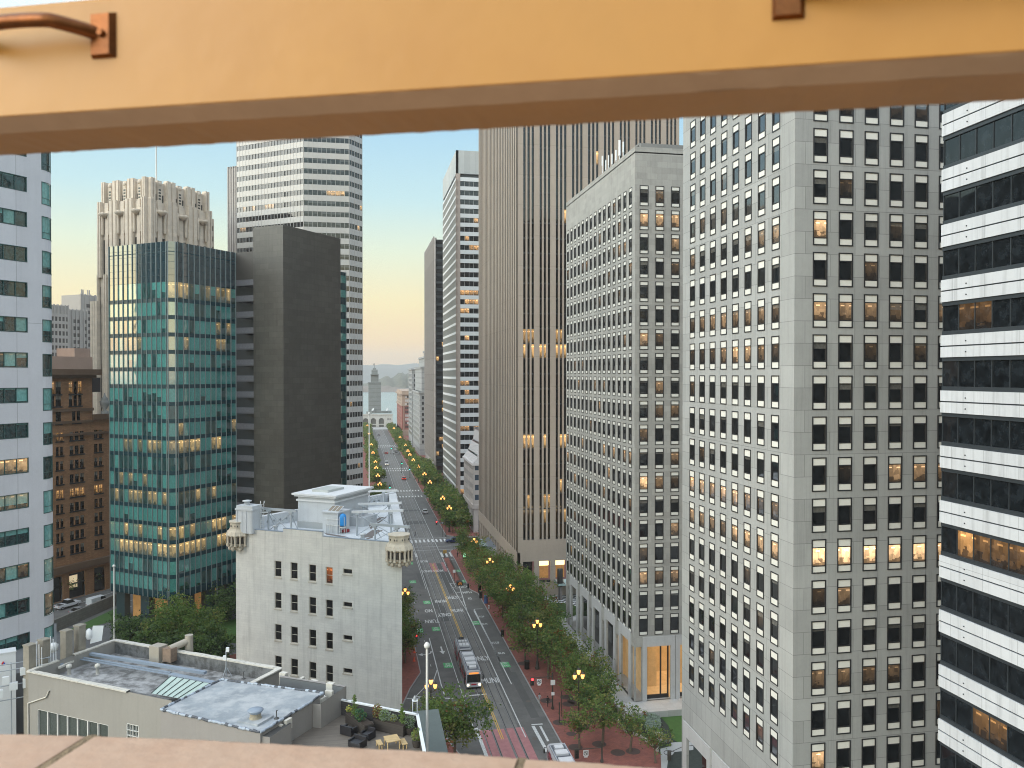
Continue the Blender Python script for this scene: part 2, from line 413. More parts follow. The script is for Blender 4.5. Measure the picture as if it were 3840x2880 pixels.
zebra(11.6,29,459,463);zebra(11.6,29,470,474);zebra(11.6,29,612,616);zebra(11.6,29,624,628)
for y in (250,255,268.5,368,372,466): mk.strip([(11.6,y),(29,y)],.2,Z)
mk.strip([(24.6,236.5),(29,236.5)],.35,Z);mk.strip([(11.6,388),(18,388)],.35,Z)
# lettering, laid out long for drivers; upright ones face the far traffic, turned ones the near traffic
def rt_(s,px,py,w,rot=0.,ln=2.6):
    p=G(px,py);textmb(mk,s,1.,(p[0],p[1]),Z,rot=rot,xs=w/(len(s)*.62),ys=ln*1.3)
PI=math.pi
rt_('ONLY',1803,2470,2.9);rt_('MUNI',1837,2553,3.1);rt_('ONLY',1694,2242,2.9);rt_('MUNI',1713,2290,2.9)
rt_('MUNI',1653,2254,2.8,PI);rt_('ONLY',1667,2305,2.8,PI);rt_('MUNI ONLY',1622,2141,6.,PI);rt_('BUS',1590,2105,2.4,PI)
rt_('NO',1607,2290,1.4,PI);rt_('TURN',1620,2329,2.9,PI);rt_('ZONE',1749,2200,2.6,0,2.);rt_('MPH',1752,2222,2.2,0,2.);rt_('10',1761,2245,1.2,0,2.)
rt_('STOP',1804,2313,1.6,0,1.3);rt_('BUS',1818,2340,1.3,0,1.1);rt_('STOP',1858,2411,1.6,0,1.3);rt_('BUS',1881,2450,1.4,0,1.1)
def arrow(px,py,turn=False):
    x,y=G(px,py)
    mk.face([(x-.15,y-.4,Z),(x+.15,y-.4,Z),(x+.15,y+2.4,Z),(x-.15,y+2.4,Z)]);mk.face([(x-.55,y-.3,Z+.001),(x,y-2.1,Z+.001),(x+.55,y-.3,Z+.001)])
arrow(1658,2440)
x,y=G(1598,2452);mk.strip([(x+1.1,y+1.4),(x+.9,y+.2),(x+.3,y-.3),(x-.8,y-.3)],.26,Z);mk.face([(x-.7,y+.5,Z),(x-1.6,y-.3,Z),(x-.7,y-1.1,Z)])
for k in range(9): x=15.+.25*math.sin(k);mk.face([(13.3,150+k*7.,Z),(13.42,150+k*7.,Z),(13.42,151.1+k*7.,Z),(13.3,151.1+k*7.,Z)])
struct('road_markings',mk,paint)
my=MB();
for dx in (-.14,.14): my.strip([(XC+dx,118),(XC+dx,232)],.12,.0145)
struct('centre_line_marking',my,paint_y)
mg=MB();mw=MB()
for px,py in [(1680,2495),(1635,2359),(1601,2259),(1572,2365),(1548,2182),(1537,2113),(1715,2141),(1735,2180),(1784,2336),(1895,2493)]:
    x,y=G(px,py);w=.82;l=1.35
    mg.face([(x-w,y-l,.013),(x+w,y-l,.013),(x+w,y+l,.013),(x-w,y+l,.013)])
    for sx in (-.36,.36):
        c=[(x+sx+.25*math.cos(a),y-.55+.42*math.sin(a)) for a in [i*PI/4 for i in range(9)]];mw.strip(c,.1,.017)
    mw.strip([(x-.36,y-.55),(x-.1,y-.05),(x+.36,y-.55),(x+.1,y-.05),(x-.1,y-.05)],.1,.0175)
    for q in (.25,.75): mw.strip([(x-.45,y+q),(x,y+q+.4),(x+.45,y+q)],.14,.0175)
struct('cycle_lane_patches',mg,paint_g);struct('cycle_symbols',mw,paint)
mr=MB()
for a,b in ((17.75,18.55),(18.75,19.86),(20.2,21.9),(22.25,23.36),(23.7,24.9)):
    mr.face([(a,108,.0135),(b,108,.0135),(b,121.5,.0135),(a,121.5,.0135)])
for a,b in ((20.2,20.9),(21.3,22.),(23.6,24.4)): mr.face([(a,222,.0135),(b,222,.0135),(b,233,.0135),(a,233,.0135)])
struct('red_bus_lane_marking',mr,paint_r)
# repairs: darker asphalt patches and manholes
pt=MB();pz=[.0065]
for q in [((1700,2620),(1790,2618),(1830,2690),(1740,2698)),((1560,2150),(1590,2150),(1612,2200),(1580,2200))]:
    pt.face([(*G(*a),.006) for a in q])
for px,py,w,l in [(1662,2300,1.,6),(1640,2265,1.,4),(1655,2140,1.,9),(1680,2180,1.1,12),(1560,1960,4,3),(1530,1915,5,2),(1900,2520,.8,5),(1960,2600,.7,10),(1800,2640,1.2,5),(1470,1840,2,6)]:
    x,y=G(px,py);pz[0]+=.0006;pt.face([(x-w,y-l,pz[0]),(x+w,y-l,pz[0]),(x+w,y+l,pz[0]),(x-w,y+l,pz[0])])
struct('asphalt_repairs',pt,mat('asphalt_patch_mid',(.09,.09,.088),.85,.12,.6))
mh=MB()
for px,py in [(1542,2307),(2005,2770),(1981,2630),(1650,2045),(1640,2060),(1612,2238),(1745,2590),(1730,2420),(1700,2230)]:
    x,y=G(px,py);mh.face([(x+.45*math.cos(a),y+.45*math.sin(a),.016) for a in [i*PI/6 for i in range(12)]])
struct('manhole_covers',mh,mat('cast_iron',(.09,.075,.065),.6,.2,3))
isl=MB();isl.prism([(24.9,208.5),(26.6,208.5),(26.4,238),(24.9,238)],-.02,.16,1,top=0);struct('boarding_island',isl,[brickp,kerbm])
# far shore ---------------------------------------------------------
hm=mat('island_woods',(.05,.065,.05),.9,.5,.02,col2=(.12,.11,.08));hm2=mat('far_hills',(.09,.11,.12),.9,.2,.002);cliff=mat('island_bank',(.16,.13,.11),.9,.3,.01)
def ridge(name,pts,y0,depth,m,base=-1.2,n=160,rough=3.,seed=1):
    rr=random.Random(seed);mb=MB();xs=[pts[0][0]+(pts[-1][0]-pts[0][0])*i/n for i in range(n+1)];top=[]
    for x in xs:
        for a,b in zip(pts,pts[1:]):
            if a[0]<=x<=b[0]: h=a[1]+(b[1]-a[1])*(x-a[0])/(b[0]-a[0]);break
        top.append(max(1,h+rr.uniform(-rough,rough)*min(1,h/20)))
    ks=[(0,0),(.15,.38),(.35,.72),(.6,1.),(.8,.7),(1,0)];vs=[]
    for k,(dy,f) in enumerate(ks): vs+=[(x,y0+dy*depth+(rr.uniform(-.1,.1)*depth if 0<k<5 else 0),base+top[i]*f*(1+ (rr.uniform(-.12,.12) if 0<k<3 else 0))) for i,x in enumerate(xs)]
    w=n+1;mb.idx(vs,[(k*w+i,k*w+i+1,(k+1)*w+i+1,(k+1)*w+i) for k in range(len(ks)-1) for i in range(n)],0,True)
    return struct(name,mb,m)
def hx(px,Y): return ony(px,Y)[0]
def hz(px,py,Y): return ony(px,Y,py)[2]
Y=2700.
ridge('island_terrain',[(hx(-1500,Y),30),(hx(1200,Y),25),(hx(1370,Y),hz(1370,1440,Y)),(hx(1420,Y),hz(1420,1435,Y)),(hx(1436,Y),hz(1436,1418,Y)),(hx(1455,Y),hz(1455,1415,Y)),(hx(1473,Y),hz(1473,1411,Y)),(hx(1480,Y),hz(1480,1424,Y)),(hx(1498,Y),hz(1498,1405,Y)),(hx(1520,Y),hz(1520,1396,Y)),(hx(1540,Y),hz(1540,1402,Y)),(hx(1700,Y),hz(1700,1400,Y)),(hx(2600,Y),60),(hx(5000,Y),40)],Y-60,500,hm,rough=5,n=700,seed=4)
ridge('island_shore',[(hx(-1500,2600),8),(hx(1200,2600),8),(hx(1340,2600),hz(1340,1447,2600)),(hx(1450,2600),hz(1450,1446,2600)),(hx(1490,2600),hz(1490,1452,2600)),(hx(1560,2600),hz(1560,1455,2600)),(hx(2600,2600),8)],2580,160,cliff,rough=2,n=300,seed=5)
Y=5400.
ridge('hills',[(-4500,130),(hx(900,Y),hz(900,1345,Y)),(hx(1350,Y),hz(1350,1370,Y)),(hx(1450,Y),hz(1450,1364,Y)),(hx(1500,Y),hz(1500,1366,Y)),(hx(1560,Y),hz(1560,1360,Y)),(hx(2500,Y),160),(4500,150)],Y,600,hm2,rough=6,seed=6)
# ================================================================= OFFICE TOWERS ON THE FAR (EAST) SIDE
gl_dark=glass('tower_glass_dark',(.012,.014,.016),(.16,.155,.14),lit=(1.,.62,.31),ior=2.5,wob=.012)
frm=mat('dark_bronze_frame',(.022,.022,.024),.45,0)
pan=mat('pale_window_panel',(.74,.73,.67),.5,.06,1.)
def window_proto(w,h,top,bot,fr=.105,proud=.06,dep=.12,split=None):
    """frame with two pale panels; x right, -y outward; centre-bottom origin"""
    mb=MB();a=w/2
    mb.box(-a,-a+fr,-proud,dep,0,h);mb.box(a-fr,a,-proud,dep,0,h);mb.box(-a+fr,a-fr,-proud,dep,0,fr);mb.box(-a+fr,a-fr,-proud,dep,h-fr,h)
    mb.box(-a+fr,a-fr,-proud*.5,dep,bot-.05,bot+.05);mb.box(-a+fr,a-fr,-proud*.5,dep,h-top-.05,h-top+.05)
    mb.box(-a+fr,a-fr,-.01,dep-.05,fr,bot-.05,1);mb.box(-a+fr,a-fr,-.01,dep-.05,h-top+.05,h-fr,1)
    return mb
def pane_geo(w,h,top,bot,fr=.105,y=.05): return [(-w/2+fr,y,bot+.05),(w/2-fr,y,bot+.05),(w/2-fr,y,h-top-.05),(-w/2+fr,y,h-top-.05)]
def grid_tower(root,faces,wm,dims,glm,maxparts=100,wallname='wall'):
    """faces: list of (Face,a0,a1,z0,z1,cols,rowbottoms,litfn). Large windows become parts, the rest one stuff part."""
    w,h,top,bot=dims
    wins=[];proto={}
    for k,(fc,a0,a1,z0,z1,cols,rows,lf,extra) in enumerate(faces):
        mb=MB();rects=[(c-w/2,c+w/2,r,r+h) for c in cols for r in rows]
        fc.punched(mb,a0,a1,z0,z1,rects+extra,.3)
        mb.build(wallname,wm,root)
        for i,c in enumerate(cols):
            for j,r in enumerate(rows):
                q=[fc.p(c-w/2,r),fc.p(c+w/2,r),fc.p(c+w/2,r+h),fc.p(c-w/2,r+h)]
                wins.append((area(q),k,c,r,lf(i,j)))
    wins.sort(key=lambda t:-t[0])
    fr0=window_proto(w,h,top,bot);me0=fr0.build('window',[frm,pan]);pg=pane_geo(w,h,top,bot)
    first=True;o=ORG[root.name];pane_me={}
    rest=MB()
    for n,(ar,k,c,r,(lit,bl)) in enumerate(wins):
        fc=faces[k][0]
        if n<maxparts and ar>0:
            if first: ob=me0;first=False
            else: ob=me0.copy();COL.objects.link(ob)
            P=fc.p(c,r);ob.location=(P[0]-o[0],P[1]-o[1],P[2]-o[2]);ob.rotation_euler=(0,0,fc.rot());ob.parent=root
            pm=MB();pm.face(pg,0,[(0,0),(1,0),(1,1),(0,1)],(R.random(),lit,bl));pn=pm.build('pane',glm,None,org=(0,0,0));pn.parent=ob;pn.location=(0,0,0)
        else:
            if fc.n[0]*(-fc.P[0])+fc.n[1]*(-fc.P[1])<0: continue
            ca,sa=fc.u
            def tr(v): return (fc.P[0]+fc.u[0]*(c+v[0])-fc.n[0]*v[1],fc.P[1]+fc.u[1]*(c+v[0])-fc.n[1]*v[1],r+v[2])
            i=len(rest.v);rest.v.extend([tr(v) for v in fr0.v])
            for f,m in zip(fr0.f,fr0.m): rest.f.append(tuple(i+j for j in f));rest.m.append(m)
            rest.face([tr(v) for v in pg],2,[(0,0),(1,0),(1,1),(0,1)],(R.random(),lit,bl))
    if rest.f: tag(rest.build('window',[frm,pan,glm],root),kind='stuff')
def base_lobby(root,lobby,stone,floorm): pass
conc575=mat('pale_concrete_panels',(.35,.355,.345),.75,.08,.25,brick=(5.2,2.11,.03,.62,.5,.09),streak=.2,bump=.1)
conc555=mat('warm_concrete_panels',(.345,.338,.315),.75,.09,.3,brick=(1.7,.96,.014,.8,.5,.10),streak=.16,bump=.1)
stonep=mat('smooth_precast_stone',(.47,.47,.47),.7,.08,.4,streak=.1)
roofg=mat('grey_roof_membrane',(.22,.22,.215),.85,.12,.3)
blackg=mat('black_lobby_glass',(.015,.016,.018),.06,0,ior=1.7)
glowstone=mat('glowing_lobby_stone',(.50,.36,.2),.6,.2,.8,emit=(1,.58,.22),es=.16)  # lobby stone and floor emit a faint warm glow in place of lamplight
lobbyfloor=mat('glowing_lobby_floor',(.5,.37,.22),.5,.3,.9,emit=(1,.6,.25),es=.24)
lampc=mat('lit_ceiling_panel',(1,.8,.5),.5,0,emit=(1,.7,.36),es=2.2)
# ---- near tower -----------------------------------------------------
X5=40.5;P5=onx(2978,X5);F5far=onx(2560,X5)
t575=thing('office_tower','tallest concrete office tower with black framed windows, beside the black and white banded building','office tower',(P5[0],P5[1],0))
fr=Face((X5,P5[1]),(1,0));lf_=Face((X5,F5far[1]),(0,-1));L5=F5far[1]-P5[1]
zt=[zat(ony(3149,P5[1]),q) for q in (486,2779)];st=(zt[0]-zt[1])/15;hh=st*.835
rows=[zt[0]+2*st-hh-st*k for k in range(20)];rows=[r for r in rows if r>8]
colf=[fr.s_at(q) for q in (3073,3172,3266,3358,3450)];d=(colf[4]-colf[0])/4;colf=[colf[0]+d*i for i in range(9)]
wl=[lf_.s_at(2597),lf_.s_at(2908)];coll=[wl[0]+(wl[1]-wl[0])*i/7 for i in range(8)]
ww=1.5
LITF={}  # rows counted from the one whose top is at y=331 in the photograph (index 1)
def lit575f(i,j):
    k=j  # j=0 is two storeys above y=486
    if (i,k)==(0,4): return (1.,.0)
    if k==6: return ([.6,.4,.3,.15,.0,.3,.3,.2,.2][i],.0 if i<3 else .35)
    if k==10: return ([0,.02,0,.45,.35,.3,0,0,0][i],0)
    if k==12: return ([2.6,2.6,2.3,1.6,1.6,1,1,1,1][i],0)
    if k==13: return ([.06,.25,0,0,0,0,0,0,0][i],.0)
    if k==15: return ([.2,.18,.1,.1,.0,0,0,0,0][i],0)
    if k==17: return ([1.1,0,0,0,0,0,0,0,0][i],0)
    if k in (5,): return ([.0,.0,.1,0,0,0,0,0,0][i],0)
    return (0 if R.random()<.9 else .05, R.choice([0,0,0,.2,.3,0,.1]))
def lit575l(i,j):
    if j==4: return ([.25,0,0,0,0,.1,.3,.45][i],.3)
    if j==6: return ([.1,.3,.5,.5,.35,.45,.35,.15][i],.2)
    if j==7: return ([.05,.05,.1,.3,.9,.6,.25,.1][i],0)
    if j==11: return ([.9,.7,.5,.9,.9,.3,.1,.2][i],0)
    if j==12: return ([.5,.4,.3,.2,.9,.8,.8,.9][i],.1)
    return (0 if R.random()<.93 else .08, R.choice([0,0,0,0,.15,.3]))
z575=96.
rows_hi=rows
base575=11.2
op5=[(wl[0]-1.5,wl[0]+4.6,0.0,8.6),(wl[0]+7.,wl[0]+12.,0.,8.6),(wl[0]+14.5,wl[0]+19.5,0.,8.6)]
grid_tower(t575,[(fr,0,d*9+1,0,z575,colf,[r for r in rows if r>12],lit575f,[]),(lf_,0,L5,0,z575,coll,[r for r in rows if r>12],lit575l,op5)],conc575,(ww,hh,.80,.70),gl_dark)
mb=MB()
for a in op5:
    lf_.box(mb,a[0]-.9,a[1]+.9,8.6,10.4,.0,.12);lf_.box(mb,a[0]-.9,a[0],0,8.6,.0,.12);lf_.box(mb,a[1],a[1]+.9,0,8.6,.0,.12)
mb.build('arcade',stonep,t575)
mb=MB();lf_.quad(mb,-1,L5,0,9.5,-3.2);mb.build('lobby_glazing',blackg,t575)
mb=MB();mb.prism([lf_.p(0,0)[:2],lf_.p(L5,0)[:2],fr.p(d*9+1,0)[:2],(fr.p(d*9+1,0)[0],F5far[1])],z575-1,z575-.8);mb.build('roof',roofg,t575)
# ---- second tower ---------------------------------------------------
C=gp(2378,2632,1.2);XQ=C[0];far=onx(2123,XQ)
t555=thing('office_tower','shorter concrete tower with a blank top band and white aerials on its roof','office tower',(C[0],C[1],0))
fr=Face((XQ,C[1]),(1,0));lf2=Face((XQ,far[1]),(0,-1));L=far[1]-C[1]
zt=[zat(ony(2414,C[1]),q) for q in (695,2306)];st=(zt[0]-zt[1])/18;hh=st*.86
rows=[zt[0]-hh-st*k for k in range(19)]
colf=[fr.s_at(q) for q in (2414,2472,2531)];d=(colf[2]-colf[0])/2;colf=[colf[0]+d*i for i in range(9)]
wl=[lf2.s_at(2130),lf2.s_at(2364)];coll=[wl[0]+(wl[1]-wl[0])*i/14 for i in range(15)]
z555=zat(C,549)
def lit555f(i,j):
    if i<3:
        if j==1: return ((.9,.7,.6)[i],0)
        if j==2: return ((0,0,.35)[i],0)
        if j==6: return ((.6,.1,0)[i],0)
        if j==8: return ((0,.3,0)[i],.1)
        if j==12: return ((1.5,.3,.05)[i],.2)
        if j in (14,): return ((0,0,.3)[i],0)
        if j==16: return ((.5,.12,.25)[i],0)
        if j==11: return ((0,0,.2)[i],.1)
    return (0 if R.random()<.9 else R.uniform(.05,.2),R.choice([0,0,.1,.25]))
def lit555l(i,j):
    if j in (11,12,13) and R.random()<.3: return (R.uniform(.2,.7),0)
    return (0 if R.random()<.86 else R.uniform(.05,.35),R.choice([0,0,0,0,.2]))
zb=rows[-1]-1.6
# base openings: wide glazed bay, pier, narrow gap, pier ... from the near corner backwards
ops=[];s=L-3.4;k=0;pier=1.15
nb=5;bay=(L-3.0)/nb
for b in range(nb):
    e=L-2.6-b*bay
    ops.append((e-bay*.50,e,1.2,11.2-.9));ops.append((e-bay*.50-pier-1.45,e-bay*.50-pier,1.2,9.4))
ops.append((L-1.55,L-.25,1.2,10.0))
of=[(.3,1.25,1.2,10.),(2.15,fr.s_at(2517),1.2,10.0)]
fw2=of[1][1]-of[1][0]
of+= [(of[1][1]+1.6,of[1][1]+1.6+fw2,1.2,10.),(of[1][1]+3.2+fw2,of[1][1]+3.2+2*fw2,1.2,10.)]
grid_tower(t555,[(fr,0,d*9+.6,0,z555,colf,rows,lit555f,of),(lf2,0,L,0,z555,coll,rows,lit555l,ops)],conc555,(1.46,hh,.66,.60),gl_dark)
mb=MB()
for a in of[1:]:
    fr.box(mb,a[0]-.75,a[1]+.75,10.0,11.6,0,.12);fr.box(mb,a[0]-.75,a[0],1.2,10.,0,.12);fr.box(mb,a[1],a[1]+.75,1.2,10.,0,.12)
for a in ops[:-1]:
    if a[3]>9.8: lf2.box(mb,a[0]-1.,a[1]+1.,a[3],a[3]+1.8,0,.12);lf2.box(mb,a[0]-1.,a[0],1.2,a[3],0,.12);lf2.box(mb,a[1],a[1]+1.,1.2,a[3],0,.12)
mb.build('arcade',stonep,t555)
mb=MB();lf2.quad(mb,0,L-2.4,1.2,11,-2.6);mb.build('lobby_glazing',blackg,t555)
# lit lobby behind the front bays
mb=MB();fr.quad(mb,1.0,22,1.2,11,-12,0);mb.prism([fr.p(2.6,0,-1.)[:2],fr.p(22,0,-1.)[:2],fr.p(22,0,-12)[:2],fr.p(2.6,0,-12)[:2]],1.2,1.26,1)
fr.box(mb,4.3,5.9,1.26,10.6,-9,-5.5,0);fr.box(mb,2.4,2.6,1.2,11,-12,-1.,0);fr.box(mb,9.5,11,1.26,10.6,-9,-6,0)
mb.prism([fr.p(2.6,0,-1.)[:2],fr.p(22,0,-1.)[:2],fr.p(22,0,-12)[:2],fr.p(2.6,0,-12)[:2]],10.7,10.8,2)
mb.build('lobby',[glowstone,lobbyfloor,lampc],t555)
mb=MB()
for a in of[1:]:
    m_=a[0]+(a[1]-a[0])*.66
    for x in (a[0]+.12,m_,a[1]-.12): fr.box(mb,x-.11,x+.11,1.25,10,-1.0,-.8)
    fr.box(mb,a[0],a[1],1.2,1.8,-1.02,-.78)
mb.build('lobby_window_frame',frm,t555)
mb=MB();lf2.box(mb,-1.,L,z555,z555+.55,-5,-1.0);fr.box(mb,1.,d*9,z555,z555+.9,-6,-1.);mb.build('parapet_coping',roofg,t555)
mb=MB();mb.prism([lf2.p(0,0)[:2],lf2.p(L,0)[:2],fr.p(d*9+.6,0)[:2],(fr.p(d*9+.6,0)[0],far[1])],z555-1,z555-.8);mb.build('roof',roofg,t555)
mb=MB();mb.prism([(XQ-3.2,C[1]-4.2),(XQ+30,C[1]-4.2),(XQ+30,far[1]+3),(XQ-3.2,far[1]+3)],.0,1.2);mb.build('podium',mat('pale_granite_podium',(.42,.42,.41),.6,.1,.5,brick=(1.5,1.5,.015,.8,0.)),t555)
ant=None
for k,(px,y0,y1,w) in enumerate([(2258,636,585,6),(2271,628,600,4),(2281,610,582,4),(2294,596,577,5),(2309,582,563,6),(2322,578,526,9),(2336,566,532,6)]):
    p=onx(px,XQ+3.2);zb0=z555-.8;z1=zat(p,y1);z0=zat(p,y0)
    mb=MB();rr=w*p[1]/3050/2;mb.tube((p[0],p[1],z555-.9),(p[0],p[1],z1),.06,.06,6);mb.tube((p[0],p[1],z1-1.9 if k!=5 else z1-2.8),(p[0],p[1],z1),rr,rr,8)
    tag(mb.build('rooftop_aerial',mat('white_aerial',(.75,.78,.8),.4,.03)),'white panel aerial on the roof of the blank-topped concrete tower, %s from the far end'%ordw(k),'aerial','aerials along the tower roof')
# ---- black and white banded building ---------------------------------
XW=43.;Pw=onx(3526,XW)
t595=thing('banded_office_building','black and white banded office building cut off by the picture edge','office building',(XW,Pw[1],0))
fc=Face((XW,Pw[1]),(0,-1));Lw=Pw[1]-12
whitep=mat('white_metal_spandrel',(.54,.555,.58),.5,.07,.35,brick=(3.1,40,.02,.6,0.,.04),streak=.32)
darkm=mat('dark_blue_grey_metal',(.028,.034,.04),.4,.05)
gl595=glass('banded_building_glass',(.010,.013,.016),(.05,.06,.06),lit=(1.,.5,.16),ior=1.42,wob=.015,rough=.03)
zc=[zat(fc.p(0,0),q) for q in (638,845)];sp=zc[0]-zc[1]
z=zc[0]+sp*4;k=0
def litw(k,i):
    if k==10 and i==1: return .8
    if k==10 and i in (2,3,4): return .22
    if k==13 and i in (2,3): return .22
    if k==6 and i in (1,2): return .12
    return 0
while z>4:
    mb=MB()
    # white spandrel: two boards with a groove, top at z
    wt=sp*.40
    fc.box(mb,0,Lw,z-wt*.47,z,-.4,0,0);fc.box(mb,.03,Lw,z-wt*.53,z-wt*.47,-.4,-.09,1);fc.box(mb,0,Lw,z-wt,z-wt*.53,-.4,0,0)
    for j in range(9):
        for zz in (z-wt*.3,z-wt*.78): 
            q=fc.p(2.6+j*6.2,zz,.0);q2=fc.p(2.6+j*6.2,zz,.05);mb.tube(q,q2,.05,.05,6,1)
    mb.build('spandrel_band',[whitep,darkm],t595)
    mb=MB();z0=z-sp;g0=z0+sp*.075;g1=z-wt-sp*.07
    x=0.;i=0
    while x<Lw: fc.pane(mb,x,min(x+1.6,Lw),g0,g1,-.25,0,lit=litw(k,i),bl=0);x+=1.6;i+=1
    fc.box(mb,0,Lw,z0,g0,-.35,-.12,1);fc.box(mb,0,Lw,g1,z-wt,-.35,-.12,1)
    x=0.
    while x<Lw: fc.box(mb,x-.03,x+.03,g0,g1,-.3,-.19,1);x+=1.6
    mb.build('window_band',[gl595,darkm],t595)
    z-=sp;k+=1
mb=MB();mb.prism([fc.p(0.4,0,-.6)[:2],fc.p(Lw,0,-.6)[:2],(75,12),(75,Pw[1]-.4)],0,zc[0]+sp*4);mb.build('core',darkm,t595)
mb=MB();fc.box(mb,-.0,.35,0,zc[0]+sp*4,-30,-.45);mb.build('side_wall',darkm,t595)
# ---- tall finned tower -------------------------------------------------
X6=38.;P6=onx(1940,X6);f6=onx(1795,X6)
t525=thing('finned_tower','tallest tan granite tower with close vertical fins and lit shop windows at its foot','office tower',(P6[0],P6[1],0))
tan=mat('tan_granite_piers',(.37,.31,.26),.6,.08,.15,brick=(90,7.3,.06,.8,0.,.02),streak=.06)
gl525=glass('finned_tower_glass',(.012,.013,.015),(.06,.06,.06),lit=(1.,.58,.22),ior=1.7,wob=.01)
fr=Face((X6,P6[1]),(1,0));lf3=Face((X6,f6[1]),(0,-1));L6=f6[1]-P6[1];W6=fr.s_at(2545);ztop=150.;zbot=zat(P6,2043)
# front: wide piers with three slots
cell=W6/10.2;mb=MB();x=0;slots=[]
first=cell*.36
k=0;x=first
while x<W6-1:
    for j in range(3):
        a=x+j*cell*.255;slots.append((a,a+cell*.155))
    x+=cell
rects=[(a,b,zbot+1,ztop) for a,b in slots if b<W6]
fr.punched(mb,0,W6,zbot-4.2,ztop,rects,.5)
g_open=[]
x=first
while x+cell*.66<W6: g_open.append((x-.05,x+cell*.665+.05,zbot-9.5,zbot-4.2));x+=cell
fr.punched(mb,0,W6,0,zbot-4.2,[(a,b,max(0,c),d_) for a,b,c,d_ in g_open],.5)
mb.build('granite_piers',tan,t525)
stn=3.65
nst=int((ztop-zbot)/stn)
for k in range(nst):
    mb=MB();z0=zbot+1+k*stn;z1=min(z0+stn,ztop)
    for i,(a,b) in enumerate(slots):
        if b>W6: continue
        lit=0
        if k in (3,): lit=.9 if R.random()<.35 and i<9 else 0
        if k==6: lit=1. if i<9 and R.random()<.8 else 0
        if k==12: lit=1.1 if i<9 and R.random()<.8 else .0
        if k==13: lit=.6 if i<9 and R.random()<.5 else 0
        if k in(1,2): lit=.5 if R.random()<.15 else 0
        if k>20 and R.random()<.03: lit=1.1
        fr.pane(mb,a,b,z0+.35,z1,-.45,0,lit=lit);fr.quad(mb,a,b,z0,z0+.35,-.44,1)
    mb.build('window_band',[gl525,darkm],t525)
# avenue face: close fins
mb=MB();nf=26;dx=L6/nf
lf3.quad(mb,0,L6,zbot-2,ztop,-.13,1)
for i in range(nf+1):
    a=i*dx;lf3.box(mb,max(0,a-dx*.17),min(L6,a+dx*.15),zbot-2,ztop,-.14,0,0)
lf3.box(mb,0,L6,zbot-5,zbot-2,-.7,.05,0)
for i in range(16):
    a=i*L6/15;lf3.box(mb,max(0,a-.9),min(L6,a+.9),0,zbot-5,-.7,.0,0)
lf3.quad(mb,0,L6,0,zbot-5,-1.5,1)
mb.build('fins',[tan,mat('fin_recess_glass',(.045,.04,.035),.25,.1,spec=.2)],t525)
mb=MB()
for i,(a,b,c,d_) in enumerate(g_open[:6]):
    fr.quad(mb,a,b,c+.6,d_,-2.2,0 if i in(1,2) else 1)
    fr.quad(mb,a,b,d_-1.6,d_,-2.1,2 if i in(1,2) else 1);fr.box(mb,a,b,c,c+.6,-.6,-.2,3)
mb.build('shop_window',[mat('lit_shop_interior',(.25,.12,.05),.6,.6,1.2,emit=(1,.5,.15),es=.25),blackg,mat('shop_lights',(1,.8,.4),.5,.3,1,emit=(1,.75,.32),es=2.6),frm],t525)
mb=MB();
zc_=zat(P6,2200) if False else 5.5
fr.box(mb,first+cell*1.9,first+cell*4.6,3.6,4.0,-.2,4.5,0)
for i in range(8): a=first+cell*1.9+i*cell*2.7/7;fr.box(mb,a-.06,a+.06,4.,4.1,0,4.5,1)
for i in range(5): a=first+cell*1.95+i*cell*2.6/4;fr.box(mb,a-.08,a+.08,.1,3.6,4.2,4.36,1)
mb.build('glass_canopy',[mat('pale_green_glass',(.33,.44,.43),.15,.1),darkm],t525)
mb=MB();cz=4.6;y0,y1=P6[1]+30,P6[1]+44
mb.face([(X6-6.5,y0,cz),(X6,y0,cz+1.6),(X6,y1,cz+1.6),(X6-6.5,y1,cz)]);mb.face([(X6-6.5,y0,cz-.8),(X6-6.5,y1,cz-.8),(X6-6.5,y1,cz),(X6-6.5,y0,cz)],1);mb.face([(X6-6.5,y0,cz-.8),(X6,y0,cz-.8),(X6,y0,cz+1.6),(X6-6.5,y0,cz)],1)
mb.face([(X6-6.5,y0,cz-.8),(X6,y0,cz-.8),(X6,y1,cz-.8),(X6-6.5,y1,cz-.8)],1)
mb.box(X6-4.2,X6-2.,y0+2,y1-2,cz+1.35,cz+1.45,2)
mb.build('entrance_canopy',[mat('dark_canopy_roof',(.10,.11,.13),.5,.1),mat('pale_canopy_edge',(.45,.46,.47),.5,.05),mat('canopy_skylight',(.3,.4,.4),.2,0)],t525)
# ---- small ornate postmodern block --------------------------------------
P7=(39.0,274.5);t455=thing('ornate_low_block','low pinkish block with a stepped mansard of white ribs and blue skylights','office block',(P7[0],P7[1],0))
pink=mat('pinkish_precast',(.47,.43,.41),.7,.08,.5,brick=(1.2,40,.03,.86,0.));whr=mat('white_rib_panels',(.62,.60,.60),.6,.05,1)
blu=mat('blue_skylight_glass',(.05,.08,.12),.1,0,ior=1.8)
fa=Face(P7,(1,0));fb=Face((39.0,300.),(0,-1));zf=[zat(P7,q) for q in (1994,1895,1746)]
zc1=zf[1];zc2=zf[2]
mb=MB();mb.box(39.2,60,274.7,300,0,zc2);mb.build('core',blu,t455)
mb=MB()
fb.box(mb,0,25.5,zc1-1.2,zc1+.2,-.5,.35);fa.box(mb,0,21,zc1-1.2,zc1+.2,-.5,.35)
for i in range(8): fb.box(mb,i*3.4,i*3.4+1.5,0,zc1-1.2,-.8,0)
for i in range(6): fa.box(mb,i*3.6,i*3.6+1.7,0,zc1-1.2,-.8,0)
fa.box(mb,0,21,6.,8,-.8,-.05)
nfl=4;fh=(zc2-zc1)/nfl
